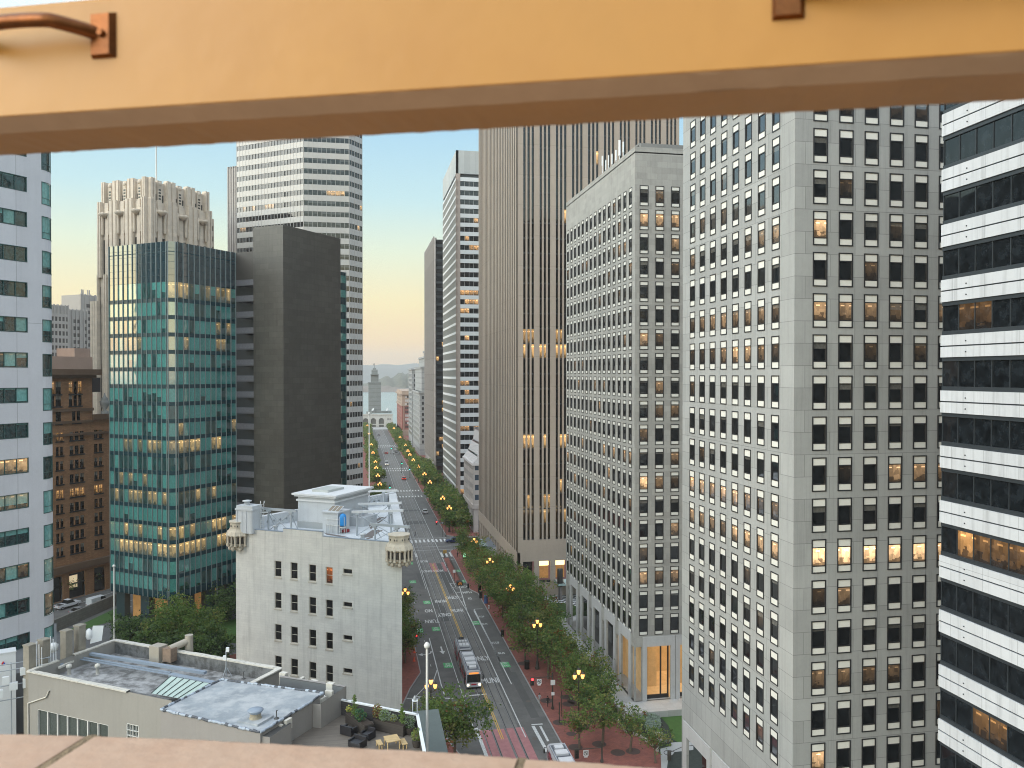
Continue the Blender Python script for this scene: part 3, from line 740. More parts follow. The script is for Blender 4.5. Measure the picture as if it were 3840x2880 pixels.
for k in range(nfl): z=zc1+.2+k*fh;fb.box(mb,0,25.5,z,z+fh*.45,-.5,0);fa.box(mb,0,21,z,z+fh*.45,-.5,0)
for i in range(10): fb.box(mb,i*2.7,i*2.7+1.0,zc1+.2,zc2,-.4,.02)
for i in range(4): fa.box(mb,0+i*6.6,.5+i*6.6,zc1+.2,zc2,-.4,.02)
mb.build('facade',pink,t455)
mb=MB();hz_=zat(P7,1620)-zc2
fb.box(mb,-.3,25.9,zc2,zc2+.8,-.8,.5);fa.box(mb,0,21,zc2,zc2+.8,-.8,.5)
steps=[(0,.8,.8),(1.6,.8+.28*hz_,2.6),(2.4,.8+.6*hz_,3.4)]
lv=[(0.,zc2+.8,zc2+.30*hz_,1.6),(1.8,zc2+.30*hz_,zc2+.62*hz_,3.2),(3.6,zc2+.62*hz_,zc2+hz_,4.2)]
for (o0,z0,z1,o1) in lv:
    q=[(39+o0,274.5+0),(60,274.5),(60,300),(39+o0,300)]
    mb.prism([(39+o1,275.5+o0*.0),(60,275.5),(60,300),(39+o1,300)],z0,z1,1)
    for i in range(13):
        y=275+i*2.05
        mb.face([(39+o0,y,z0),(39+o0,y+1.3,z0),(39+o1,y+1.3,z1-.6),(39+o1,y,z1-.6)]);mb.face([(39+o1,y,z1-.6),(39+o1,y+1.3,z1-.6),(39+o1,y+1.3,z1),(39+o1,y,z1)])
        mb.face([(39+o0,y,z0),(39+o1,y,z1-.6),(39+o1,y,z1),(39+o1+1,y,z1),(39+o1+1,y,z0)])
    mb.box(39+o1-.2,39+o1+1.8,275.2,275.6,z0,z1)
mb.build('mansard',[whr,blu],t455)
# ---- white banded slab with tan corner pier -----------------------------
X8=42.;P8=onx(1711,X8);f8=onx(1661,X8)
t425=thing('striped_tower','slim tower with white spandrels, dark ribbon windows and a tan corner pier','office tower',(P8[0],P8[1],0))
wsp=mat('white_spandrel_paint',(.66,.68,.69),.5,.05,.4);tanp=mat('tan_pier',(.40,.33,.29),.7,.05,.4)
gl425=glass('ribbon_glass',(.012,.013,.015),(.2,.2,.19),lit=(1.,.55,.22),ior=1.6,wob=.01)
fa=Face((X8,P8[1]),(1,0));fb=Face((X8,f8[1]),(0,-1));L8=f8[1]-P8[1]
z8=zat(P8,563);zr=zat(P8,650);n8=int(zr/4.25)
a0=fa.s_at(1711);a1=fa.s_at(1797)+3
pw=1.35;r0=zat(P8,695);r1=zat(P8,1655);nn=26;fh=(r0-r1)/28.2
mb=MB();fa.box(mb,0,a1+14,zr,z8,-1.,0);fb.box(mb,0,L8,zr,z8,-1.,0);mb.prism([(X8+1,P8[1]+1),(X8+a1+13,P8[1]+1),(X8+a1+13,f8[1]-1),(X8+1,f8[1]-1)],z8-2,z8-1.5);mb.build('crown_panels',mat('grey_louvre_panels',(.42,.44,.44),.6,.05,.5,brick=(2.4,60,.06,.8,0.)),t425)
mb=MB();fa.box(mb,0,pw*1.3,0,zr,-1.2,.12);fb.box(mb,L8-.8,L8,0,zr,-1.2,.12);mb.build('corner_pier',tanp,t425)
mb=MB();mb.prism([(X8+1.,P8[1]+1.),(X8+a1+14,P8[1]+1),(X8+a1+14,f8[1]-.1),(X8+1.,f8[1]-.1)],0,zr);mb.build('core',darkm,t425)
z=zr-1.5;k=0
while z>4:
    mb=MB(True)
    fa.box(mb,pw*1.3,a1+14,z-fh*.44,z,-1.,0);fb.box(mb,0,L8-.8,z-fh*.26,z,-1.,0);mb.build('spandrel_band',wsp,t425)
    mb=MB();x=pw*1.3;i=0;lr=R.random()<.22
    while x<a1+3: fa.pane(mb,x,x+1.95,z-fh,z-fh*.44,-.35,0,lit=(R.uniform(.3,1.1) if (lr and R.random()<.7) or R.random()<.07 else 0),bl=R.choice([0,0,.15]));fa.box(mb,x-.06,x+.06,z-fh,z-fh*.44,-.4,-.28,1);x+=1.95
    mb.build('window_band',[gl425,mat('grey_mullion',(.4,.4,.38),.5,0)],t425);mb=MB();x=0
    while x<L8-1: fb.pane(mb,x,x+2.,z-fh,z-fh*.26,-.2,0);fb.box(mb,x-.2,x+.2,z-fh,z-fh*.26,-.25,-.0,1);x+=2.
    mb.build('window_band',[gl425,mat('grey_mullion',(.4,.4,.38),.5,0)],t425)
    z-=fh;k+=1
# ---- dark slab ------------------------------------------------------------
X9=42.;P9=onx(1631,X9);f9=onx(1595,X9);z9=zat(P9,891)
t9=thing('dark_slab_tower','narrow tower with a plain grey-tan side and a black glass front','office tower',(P9[0],P9[1],0))
fa=Face((X9,P9[1]),(1,0));fb=Face((X9,f9[1]),(0,-1));L9=f9[1]-P9[1]
mb=MB();fb.box(mb,0,L9,0,z9,-1,0)
for i in range(14): fb.box(mb,i*L9/14,i*L9/14+.8,6,z9+1.2,-.2,.55)
mb.prism([(X9+.9,P9[1]+.5),(X9+28,P9[1]+.5),(X9+28,f9[1]),(X9+.9,f9[1])],0,z9-1.);mb.build('side_wall',mat('grey_tan_slab',(.30,.28,.265),.7,.06,.3,brick=(90,9.,.15,.8,0.)),t9)
z=z9-1;k=0
while z>3:
    mb=MB();x=.6
    while x<22: fa.pane(mb,x,x+1.6,z-2.5,z,-.0,0,lit=(R.uniform(.4,1.) if R.random()<(.25 if k>24 else .05) else 0));x+=1.6
    fa.quad(mb,.6,22,z-4,z-2.5,0.,1);mb.build('window_band',[gl525,darkm],t9);z-=4;k+=1
# ---- stepped classical tower ------------------------------------------------
X10=41.
gran=mat('grey_granite_classical',(.33,.34,.34),.75,.12,.4,brick=(30,3.7,.5,.8,0.,.03));wd=mat('small_dark_windows',(.03,.03,.035),.2,0)
def classical(name,label,px0,px1,tiers,nw=6):
    P=onx(px0,X10);f=onx(px1,X10);o=thing(name,label,'office building',(P[0],P[1],0));mb=MB();L=f[1]-P[1]
    for j,(ins,pya,pyb) in enumerate(tiers):
        za=zat(P,pya) if pya else 0;zb_=zat(P,pyb)
        mb.box(X10+ins,X10+26-ins,P[1]+ins*.8,f[1]-ins*2,za,zb_);mb.box(X10+ins-.7,X10+26.7-ins,P[1]+ins*.8-.7,f[1]-ins*2+.7,zb_-1.2,zb_)
    mb.build('walls',gran,o)
    mb=MB(True);z1=zat(P,tiers[0][2])-3;fb=Face((X10,f[1]),(0,-1));fa=Face((X10,P[1]),(1,0));z=8
    while z<z1:
        for i in range(nw*2): fb.box(mb,3+i*(L-5)/(nw*2),4.6+i*(L-5)/(nw*2),z,z+2.1,-.1,.02)
        for i in range(6): fa.box(mb,1.5+i*3.6,3.+i*3.6,z,z+2.1,-.1,.02)
        z+=3.7
    mb.build('window',wd,o);return o
classical('classical_tower','grey classical tower stepping up in tiers beyond the dark slab',1573,1548,[(0,None,1468),(1.5,1468,1375),(4,1375,1335),(7,1335,1310),(9,1310,1268)])
classical('classical_office_block','grey classical office block with a deep cornice before the red brick building',1545,1532,[(0,None,1382)])
# ---- red brick building -----------------------------------------------------
P11=(38.8,700.);k=along((0,0),(0,1),1507)
P11=onx(1507,39.);f11=onx(1488,39.)
trb=thing('red_brick_building','red brick building with a tan top storey near the end of the avenue','office building',(P11[0],P11[1],0))
rb=mat('red_brick',(.27,.10,.08),.8,.1,.5);tb=mat('tan_terracotta',(.36,.27,.21),.8,.08,.5)
fa=Face((39.,P11[1]),(1,0));fb=Face((39.,f11[1]),(0,-1));L=f11[1]-P11[1]
zz=[zat(P11,q) for q in (1605,1521,1478,1466)]
mb=MB();mb.box(39,68,P11[1],f11[1],0,zz[1]);mb.build('brick_wall',rb,trb)
mb=MB();mb.box(39,68,P11[1],f11[1],zz[1],zz[3]);mb.box(37.6,69.4,P11[1]-1.4,f11[1]+1.4,zz[2]-.6,zz[2]+.5);mb.box(38.5,68.5,P11[1]-.5,f11[1]+.5,zz[1]-.4,zz[1]+.7)
for x in (0,6.2): mb.box(39+x+1.3,39+x+2.,P11[1]-.4,P11[1],0,zz[1])
mb.box(39,68,P11[1]-.3,f11[1],0,5.5);mb.build('terracotta_trim',tb,trb)
mb=MB(True)
for r in range(9):
    z=7+r*(zz[3]-10)/9
    for x in (3.,4.6,9.,10.6,14,15.6): fa.box(mb,x,x+1.1,z,z+2,-.1,.06,R.choice([0,0,1]))
    for i in range(8): fb.box(mb,4+i*L/9,6+i*L/9,z,z+2,-.1,.06)
mb.build('window',[wd,mat('pale_blind_window',(.5,.5,.5),.3,0)],trb)
# ---- clock tower hall at the end of the street (scaffolded tower) --------------
YF=852.
tfe=thing('ferry_terminal','long arcaded terminal hall with a scaffold-wrapped stepped tower at the end of the street','terminal building',(18,YF,0))
sc_m=mat('grey_scaffold_mesh',(.20,.215,.21),.8,.12,.2,brick=(60,4.4,.5,.78,0.,.02));st_m=mat('pale_terminal_stone',(.50,.49,.46),.7,.08,.3)
def fz(py): return ony(1404,YF,py)[2]
def fx(px): return ony(px,YF)[0]
mb=MB();xa,xb=fx(1382),fx(1429);w=xb-xa
zs=[fz(q) for q in (1540,1434,1403,1386,1380)]
mb.box(xa,xb,YF+3,YF+3+w,zs[0]-2,zs[1]);
for a,b,z0,z1 in ((1391,1420,zs[1],zs[2]),(1394,1417,zs[2],zs[3]),(1399,1411,zs[3],zs[4])):
    x0,x1=fx(a),fx(b);mb.box(x0,x1,YF+3+(w-(x1-x0))/2,YF+3+(w+(x1-x0))/2,z0,z1)
for z_,a,b in ((zs[1],1381,1430),(zs[2],1390,1421)): mb.box(fx(a),fx(b),YF+2.6,YF+3.4+w,z_-.8,z_)
mb.build('tower',sc_m,tfe)
mb=MB();mb.tube((fx(1405),YF+8,zs[4]),(fx(1405),YF+8,zs[4]+5),.25,.12,6);mb.face([(fx(1405),YF+8,zs[4]+3),(fx(1401),YF+8.4,zs[4]+2.6),(fx(1401),YF+8.4,zs[4]+4.6),(fx(1405),YF+8,zs[4]+5)]);mb.build('flagpole',sc_m,tfe)
hall=MB();fh_=Face((fx(1240),YF),(1,0));LH=fx(1472)-fx(1240);zr=fz(1556);rects=[];x=LH-4.6-12
cells=[]
for px in (1400,1430,1371,1342,1313,1284):
    c=fh_.s_at(px);cells.append(c)
rects=[(c-2.7,c+2.7,fz(1590)+0,fz(1568)) for c in cells]+[(c-2.5,c+2.5,0,fz(1593)) for c in cells]
for q in (1454,1458,1463): c=fh_.s_at(q);rects.append((c-.35,c+.35,fz(1576),fz(1569)))
fh_.punched(hall,0,LH,0,zr,rects,1.0)
for c in cells:
    # arched heads: spandrel corners
    r=2.7;z0=fz(1568)
    for sg in (-1,1):
        pts=[fh_.p(c+sg*r,z0-.02,-.02)]+[fh_.p(c+sg*r*math.cos(a),z0-r+r*math.sin(a)-.02,-.02) for a in [i*PI/12 for i in range(7)]]
        hall.face(pts)
hall.box(fx(1240)-.6,fx(1472)+.6,YF-.6,YF+1,zr,zr+.9);hall.prism([(fx(1240),YF+1),(fx(1472),YF+1),(fx(1472),YF+22),(fx(1240),YF+22)],0,zr,0)
hall.build('arcade_hall',st_m,tfe)
mb=MB();fh_.quad(mb,.5,LH-.5,0,zr-.3,-.95);mb.build('arch_glazing',mat('dim_arch_glass',(.12,.12,.11),.2,.3,.5),tfe)
mb=MB();mb.prism([(fx(1385),YF+24),(fx(1472),YF+24),(fx(1472),YF+34),(fx(1385),YF+34)],zr+.5,zr+3);mb.box(fx(1374),fx(1395),YF+1,YF+12,zr+.9,zr+3.4);mb.build('roof_monitor',mat('grey_green_roof',(.25,.27,.26),.7,.1,.3),tfe)
for k,px in enumerate((1402,1456)):
    p=ony(px,YF+1);mb=MB();mb.tube((p[0],p[1],zr+.9),(p[0],p[1],zr+7.5),.14,.1,6);mb.face([(p[0],p[1],zr+5.),(p[0]-2.4,p[1]+.5,zr+3.9),(p[0]-2.2,p[1]+.5,zr+6.),(p[0],p[1],zr+7.3)],1)
    tag(mb.build('roof_flag',[galv,mat('white_flag',(.75,.78,.8),.7,0)]),'white flag on the terminal roof, '+('just in front of the tower' if k==0 else 'towards the red brick building'),'flag')
# ================================================================= BUILDINGS ON THE NEAR-LEFT SIDE (grid turned 36 degrees)
tealf=mat('teal_window_frame',(.03,.08,.08),.4,.05)
lav=mat('pale_lavender_panels',(.60,.605,.64),.55,.05,.4,brick=(4.3,60,.03,.55,0.,.02),streak=.06)
glA=glass('pale_tower_glass',(.012,.04,.042),(.16,.40,.38),lit=(1.,.62,.28),ior=1.7,wob=.02)
PA=atd(160,1405,96);PA=(PA[0],PA[1])
tA=thing('curved_corner_tower','pale panelled tower with teal ribbon windows and a rounded glass corner','office tower',(PA[0],PA[1],0))
# flat face ends at PA; rounded corner of radius r turns toward -d... then runs away
LA=26.;fA=Face(add(PA,D1,-LA),D1);rA=2.3
zr_=[zat(PA,q) for q in (680,680+129.6)];stA=zr_[0]-zr_[1]
zt0=zr_[0]+3*stA
fc_s=[fA.s_at(q) for q in (0,14,26,76,108,128,152)]
cen=add(PA,(-D1[1],D1[0]),rA)   # centre of the rounding, inside the block
def cpt(a,r,z): # a=0 at PA going round
    # outward normal of face = (D1.y,-D1.x)
    n=fA.n;u=fA.u;return (cen[0]+r*(n[0]*math.cos(a)+u[0]*math.sin(a)),cen[1]+r*(n[1]*math.cos(a)+u[1]*math.sin(a)),z)
def curved(mb,z0,z1,r,m,ats=None,n=8):
    for i in range(n):
        a,b=i/n*PI/2,(i+1)/n*PI/2
        at=ats;uv=[(i/n*2%1,0),(((i+1)/n*2-1e-4)%1 if (i+1)%4 else 1,0),(((i+1)/n*2-1e-4)%1 if (i+1)%4 else 1,1),(i/n*2%1,1)]
        mb.face([cpt(a,r,z0),cpt(b,r,z0),cpt(b,r,z1),cpt(a,r,z1)],m,uv if ats else None,at,sm=True)
winh=stA*.43;ch=stA*.66
# windows: visible top of the ribbon on the flat face, and of the curved pane
ztf=[zat(fA.p(fA.s_at(104),0),q) for q in (664,664+131)]
zflat=ztf[0]+3*stA
panels=MB();rects=[]
sA=fA.s_at(105);pw_=(sA-fA.s_at(0))/2.2;k=0;z=zflat
s_edges=[sA-3*pw_*.93,sA]
while z-winh>22:
    rects.append((sA-3.0*pw_*.93,sA,z-winh,z));rects.append((sA-7.5*pw_,sA-4.5*pw_,z-winh,z));z-=stA
fA.punched(panels,0,LA,0,zt0+6,rects,.18)
panels.build('wall',lav,tA)
z=zflat;k=0
while z-winh>22:
    for (a,b) in ((sA-3.0*pw_*.93,sA),(sA-7.5*pw_,sA-4.5*pw_)):
        mb=MB();w3=(b-a)/3
        for i in range(3):
            lit=0;bl=R.choice([0,0,.9,.12,.35,0])
            if k==11: lit=[.5,.5,.7][i];bl=.0
            if k==12: lit=[.25,.3,.35][i];bl=.7
            if k in (8,14): lit=.08
            fA.pane(mb,a+i*w3,a+(i+1)*w3,z-winh,z,-.14,0,lit=lit,bl=bl)
            fA.box(mb,a+i*w3-.04,a+i*w3+.05,z-winh,z,-.16,-.05,1)
        fA.box(mb,a,b,z-.08,z,-.16,.02,1);fA.box(mb,a,b,z-winh,z-winh+.08,-.16,.02,1);fA.box(mb,b-.07,b,z-winh,z,-.16,.02,1)
        mb.build('ribbon_window',[glA,tealf],tA)
    z-=stA;k+=1
zc0=zr_[0]+3*stA;z=zc0;k=0
cw=MB()
while z-ch>20:
    curved(cw,z-stA,z-ch,rA,0)
    mb=MB();bl=R.choice([0,0,.5,.75,1.,.2]);lit=.12 if k in (14,15) else 0
    curved(mb,z-ch+.06,z-.06,rA-.1,0,(R.random(),lit,bl));curved(mb,z-.1,z,rA+.03,1);curved(mb,z-ch,z-ch+.1,rA+.03,1);curved(mb,z-ch*.72,z-ch*.72+.07,rA-.06,1)
    for a in (.02,PI/4,PI/2): mb.tube(cpt(a,rA-.02,z-ch),cpt(a,rA-.02,z),.06,.06,5,1)
    mb.build('curved_window',[glA,tealf],tA);z-=stA;k+=1
curved(cw,0,z-0.*ch,rA,0);curved(cw,zc0,zc0+8,rA,0)
e=cpt(PI/2,rA,0);fe=Face((e[0],e[1]),D2);fe.quad(cw,0,25,0,zt0+6,0,0)
cw.build('rounded_corner',lav,tA)
# the low roof that hides its foot
gm=mat('grey_rooftop',(.17,.175,.18),.8,.12,.3)
q=[atd(-260,1405,101),atd(206,1405,103),atd(206,1405,88),atd(-200,1405,82)]
lowr=thing('low_grey_roofed_block','low flat grey roofed block at the foot of the pale tower','building',(q[0][0],q[0][1],0))
mb=MB();mb.prism([x[:2] for x in q],0,22.4);mb.build('block',gm,lowr)
mb=MB();p0=atd(225,1405,100)
for k in range(4):
    a=atd(90+k*22,1405,99-k);b=atd(130+k*20,1405,96-k);mb.strip([a[:2],b[:2]],.12,22.42)
mb.build('painted_lines',paint,lowr)
# ---- green glass tower ---------------------------------------------------------
BP=gp(488,2323);t_=along(BP,neg(D2),644);PB=add(add(BP,neg(D2),t_),neg(D1),1.2)
t_=along((PB[0],PB[1]),(1,0),644)
PB=add(PB,(1,0),t_)
tB=thing('green_glass_tower','teal green glass tower on dark stilts with thin vertical mullions','office tower',(PB[0],PB[1],0))
fL_len=along(PB,D2,411);fL=Face(add(PB,D2,fL_len),neg(D2));fR_len=along(PB,D1,884);fR=Face(PB,D1)
zT=zat(PB,903);zB=zat(PB,2252);zg=zat(PB,1055);zs1=zat(PB,1115)
glB=glass('teal_curtain_glass',(.012,.075,.075),(.085,.34,.315),lit=(1.,.66,.26),ior=3.2,wob=.008,rough=.03,es=.62)
tealsp=mat('dark_teal_spandrel',(.012,.045,.058),.25,.06,.5);mull=mat('pale_metal_mullion',(.22,.26,.26),.4,.03)
tealscreen=mat('dark_blue_screen_glass',(.010,.04,.055),.05,.1,.5,ior=3.0,brick=(1.6,1.5,.03,.5,0.))
NB=17;fhB=(zs1-(zB+1.6))/NB
CH=1.0 # chamfer
nL,nR=13,12
def bandB(mb,z0,z1,o,m,kind=None,k=0):
    for fc,L,n in ((fL,fL_len,nL),(fR,fR_len,nR)):
        for i in range(n):
            a0=i*L/n;a1=(i+1)*L/n
            if fc is fL and i==n-1: a1=L-CH
            if fc is fR and i==0: a0=CH
            if kind is None: fc.quad(mb,a0,a1,z0,z1,o,m)
            else:
                lit,bl=kind(fc is fR,i,k);fc.pane(mb,a0,a1,z0,z1,o,m,lit,bl)
    a=fL.p(fL_len-CH,z0,o);b=fR.p(CH,z0,o)
    pts=[a,b,(b[0],b[1],z1),(a[0],a[1],z1)]
    if kind is None: mb.face(pts,m)
    else: lit,bl=kind(True,0,k);mb.face(pts,m,[(0,0),(1,0),(1,1),(0,1)],(R.random(),lit,bl))
def litB(right,i,k):
    r=R.random();bl=1. if r<.62 else (0 if r<.85 else R.uniform(.3,.9));lit=0
    if k in (5,): bl=1.
    if k==9: lit=(R.uniform(.2,1.) if (r<.75) and (not right or i<9) and (right or i>2) else 0);bl=0 if lit else 1
    if k==10: bl=0 if r<.75 else 1
    if k==12: lit=.6 if r<.3 and (not right or i<10) else .05;bl=0 if r<.6 else 1
    if k==14: lit=R.uniform(.2,1.) if r<.5 else .1;bl=0 if lit>.5 else 1
    if k==15: lit=R.uniform(.3,1.2) if r<.6 else .1;bl=0 if lit>.5 else 1
    if k==0 and right: lit=R.uniform(.2,.8) if r<.45 else .05;bl=0 if r<.7 else .6
    if k in (2,3,8,11) and r>.93: lit=.4;bl=0
    return lit,bl
for k in range(NB):
    z1=zs1-fhB*k;z0=z1-fhB
    mb=MB();bandB(mb,z1-fhB*.23,z1,.0,0);bandB(mb,z1-fhB*.235,z1-fhB*.225,.03,0);mb.build('spandrel_band',tealsp,tB)
    mb=MB();bandB(mb,z0,z1-fhB*.23,-.03,0,litB,k+1);mb.build('window_band',glB,tB)
mb=MB();bandB(mb,zs1,zg+0,-.03,0,litB,0);mb.build('window_band',glB,tB)
mb=MB()
nz=6
for j in range(nz):
    z0=zg+(zT-zg)*j/nz;z1=zg+(zT-zg)*(j+1)/nz;bandB(mb,z0+.06,z1,-.02,1 if True else 0);bandB(mb,z0,z0+.06,.0,2)
mb.build('rooftop_screen',[tealsp,tealscreen,tealsp],tB)
mb=MB();bandB(mb,zB,zB+1.6,.0,0);mb.build('base_band',tealsp,tB);mb=MB(True)
pl=[fL.p(0,0)[:2],fL.p(fL_len-CH,0)[:2],fR.p(CH,0)[:2],fR.p(fR_len,0)[:2],add(fR.p(fR_len,0)[:2],D2,fL_len)]
mb.prism(pl,zB-.05,zB+.2);mb.prism(pl,zT-2.2,zT-2);mb.build('soffit',tealsp,tB)
mb=MB()
for fc,L,n in ((fL,fL_len,nL),(fR,fR_len,nR)):
    for i in range(n+1):
        a=i*L/n
        if fc is fL and i==n: a=L-CH
        if fc is fR and i==0: a=CH
        m2=MB();fc.box(m2,a-.05,a+.05,zB,zT,-.05,.18);m2.build('mullion',mull,tB)
mb=MB(True)
for (i,j) in ((.10,0.08),(.5,.08),(.93,.08)):
    p=fL.p(fL_len*i,0,-1.7);mb.rbox(p[:2],D1,1.5,2.6,0,zB)
for i in (.3,.62,.95): p=fR.p(fR_len*i,0,-1.7);mb.rbox(p[:2],D2,1.5,2.6,0,zB)
mb.build('stilt',mat('dark_teal_stilt',(.03,.055,.065),.5,.08,1),tB)
mb=MB();cc_=add(add(PB,D1,fR_len*.5),D2,fL_len*.5);mb.rbox(cc_,D1,fR_len*.7,fL_len*.62,0,zB);mb.build('lobby',[mat('amber_lobby',(.3,.18,.08),.4,.5,.6,emit=(1,.5,.15),es=.18)],tB)
# ---- dark service tower + fire balconies ------------------------------------
dk=mat('dark_grey_mosaic',(.070,.067,.060),.34,.2,.12,brick=(2.6,1.3,.04,.75,.5,.14),streak=.2,bump=.06)
PR=fR.p(fR_len,0)[:2];a1_=along(PR,neg(D2),951);a2_=along(PR,neg(D2),1063)
tC=thing('dark_service_tower','windowless dark grey service tower with fire balconies beside the green glass tower','service tower',(PR[0],PR[1],0))
fl=Face(PR,neg(D2));PC=add(PR,neg(D2),a2_);LC=along(PC,D1,1278);fr_=Face(PC,D1);zC=zat(PC,842);zlink=zat(PR,948)
mb=MB();q0=add(PR,neg(D2),a1_);mb.prism([q0,PC,add(PC,D1,LC),add(q0,D1,LC)],0,zC);mb.build('shaft',dk,tC)
mb=MB();fl.box(mb,0,a1_,zlink-(zlink-zat(PR,1050)),zlink,-4,.0);mb.build('link_top',mat('dark_bronze_panel',(.05,.045,.04),.5,.1,.3),tC)
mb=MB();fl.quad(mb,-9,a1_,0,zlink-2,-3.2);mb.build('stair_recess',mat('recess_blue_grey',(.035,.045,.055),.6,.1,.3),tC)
z=zat(PR,1068)
k=0
while z>4:
    mb=MB();fl.box(mb,.1,a1_,z-.3,z,-3.1,-.1,0);fl.box(mb,.1,a1_,z,z+1.1,-.16,-.1,1)
    mb.build('fire_balcony',[mat('balcony_slab',(.13,.13,.145),.6,.05),mat('balcony_rail',(.15,.15,.17),.5,.15,2.)],tC);z-=fhB;k+=1
# sliver of glass beyond the dark tower
PS=add(add(PC,D1,LC),D2,-(a2_-a1_)*.0);fs=Face(add(PS,D2,3.),D1);a=fs.s_at(1282);b=fs.s_at(1297);zS=zat(fs.p(b,0),1022)
mb=MB();fs.box(mb,0,b,0,zS,-6,-.05,1)
tS=thing('glass_fin_block','thin sliver of teal glass wall behind the dark service tower','building',(PS[0],PS[1],0))
z=zS;
while z>3: fs.pane(mb,max(a-1,0),b,z-2.8,z-.9,0.02,0,bl=R.choice([0,1,1]));z-=fhB
for x in (0,b*.5,b): fs.box(mb,x-.06,x+.06,0,zS,0,.2,2)
mb.build('curtain_wall',[glB,tealsp,mull],tS)
# ---- white banded octagonal tower ----------------------------------------------
Q3=atd(1360,1405,306);Q3=(Q3[0],Q3[1]);t3=along(Q3,neg(D1),1311);Q2=add(Q3,neg(D1),t3);t2=along(Q2,(-1,0),1140);Q1=add(Q2,(-1,0),t2);t1=along(Q1,D2,890);Q0=add(Q1,D2,t1)
tD=thing('white_banded_tower','tall white and grey banded tower with angled corners beyond the dark service tower','office tower',(Q1[0],Q1[1],0))
glD=glass('banded_tower_glass',(.010,.011,.013),(.085,.088,.092),lit=(1.,.6,.25),ior=1.6,wob=.006)
whD=mat('white_aluminium_band',(.47,.46,.445),.4,.04,.3)
zr0=zat(Q2,594);zr1=zat(Q2,594+39.6);stD=zr0-zr1;ztopD=zr0+stD*4.4
faces_=[Face(Q0,neg(D2)),Face(Q1,(1,0)),Face(Q2,D1)];lens=[t1,t2,t3]
ps=[Q0,Q1,Q2,Q3,add(Q3,(0,1),26),add(Q0,D1,34)]
z=ztopD;k=0
faces_.append(Face(Q3,(0,1)));lens.append(26)
while z>6:
    mb=MB();mb.prism(ps,z-stD*.53,z,0);
    # fine vertical seams as shallow ribs
    for fc,L in zip(faces_,lens):
        n=max(1,round(L/1.55))
        for i in range(n+1): a=min(max(i*L/n,.08),L-.08);fc.box(mb,a-.05,a+.05,z-stD,z,-.2,.07,0)
    mb.build('white_band',whD,tD)
    mb=MB()
    for j,(fc,L) in enumerate(zip(faces_,lens)):
        n=max(1,round(L/1.55))
        for i in range(n):
            lit=0;bl=0
            if j==0: bl=1. if i<3 else R.choice([0,0,.1,.2])
            if j==1: bl=R.choice([0,.2,.3,.45])
            if (k==7 and j==1 and 5<=i<=8): lit=1.1
            if (k==8 and i in(9,10,11) and j==0) or (k in (8,10,11) and R.random()<.08): lit=.7
            if k>18 and R.random()<.06: lit=.35
            fc.pane(mb,i*L/n,(i+1)*L/n,z-stD,z-stD*.53,-.15,0,lit=lit,bl=bl)
    mb.build('window_band',glD,tD)
    z-=stD;k+=1
for nm in ():pass
wing=MB();W0=add(Q0,D1,3.);wz=zat(Q0,618);a=along(W0,D2,857);fw_=Face(add(W0,D2,a),neg(D2));fw_.box(wing,0,a,0,wz,-14,0)
for i in range(6): fw_.box(wing,i*a/6,i*a/6+.5,0,wz+.6,-1,.25)
wing.build('ribbed_wing',mat('grey_ribbed_wing',(.33,.31,.30),.6,.06,.4,brick=(.9,4.,.06,.8,0.)),tD)
hl=MB();q=add(Q3,(0,1),2);
hl.box(Q3[0]-20,Q3[0]+1.,Q3[1]-1,Q3[1]+22,0,4.4);hl.build('brick_base',rb,tD)
# ---- art deco tower -----------------------------------------------------------
DS=270
PS_=atd(559,1405,DS);PS_=(PS_[0],PS_[1])
tE=thing('art_deco_tower','cream art deco tower with fluted crown, shallow bowls and a flagpole','office tower',(PS_[0],PS_[1],0))
cream=mat('cream_terracotta',(.60,.52,.43),.75,.12,.5,brick=(2.4,1.2,.02,.86,.5,.05),streak=.12,bump=.15)
slit=mat('dark_window_slit',(.025,.022,.02),.2,.1)  # near-black glossy slits for the windows
def deco_tier(P,LL,LR,z0,z1,nbay,slz0=None,slz1=None,pil=.55,crown=True,dep=.9,narrow=.34):
    """stepped box: left face along D2 from P, right face along D1 from P, piers rising above the wall line"""
    mb=MB();pl=[P,add(P,D1,LR),add(add(P,D1,LR),D2,LL),add(P,D2,LL)];mb.prism(pl,z0,z1)
    for fc,L in ((Face(add(P,D2,LL),neg(D2)),LL),(Face(P,D1),LR)):
        n=nbay;b=L/n
        for i in range(n+1):
            c=i*b
            a0=max(0,c-b*.24);a1=min(L,c+b*.24)
            fc.box(mb,a0,a1,z0,z1+.5,-.6,dep)
            for q in (.0,.5): fc.box(mb,a0+(a1-a0)*(q+.08),a0+(a1-a0)*(q+.42),z0,z1+1.,-.6,dep+.35)
        for i in range(n):
            c=(i+.5)*b
            fc.box(mb,c-b*.10,c+b*.10,z0,z1+.6,-.5,dep*.55)
            for q in (-.32,.24):
                pass
            if slz1:
                for sg in (-1,1): fc.box(mb,c+sg*b*.17-b*narrow*.18,c+sg*b*.17+b*narrow*.18,slz0,slz1,-.2,.06,1)
    return mb
zA=[zat(PS_,q) for q in (675,755,900,1010)]
LLt=along(PS_,D2,394);LRt=along(PS_,D1,780)
mb=deco_tier(PS_,LLt,LRt,zA[1]-6,zA[0],3,zA[1]+.5,zA[0]-4,narrow=.3);fcL=Face(add(PS_,D2,LLt),neg(D2));fcR=Face(PS_,D1)
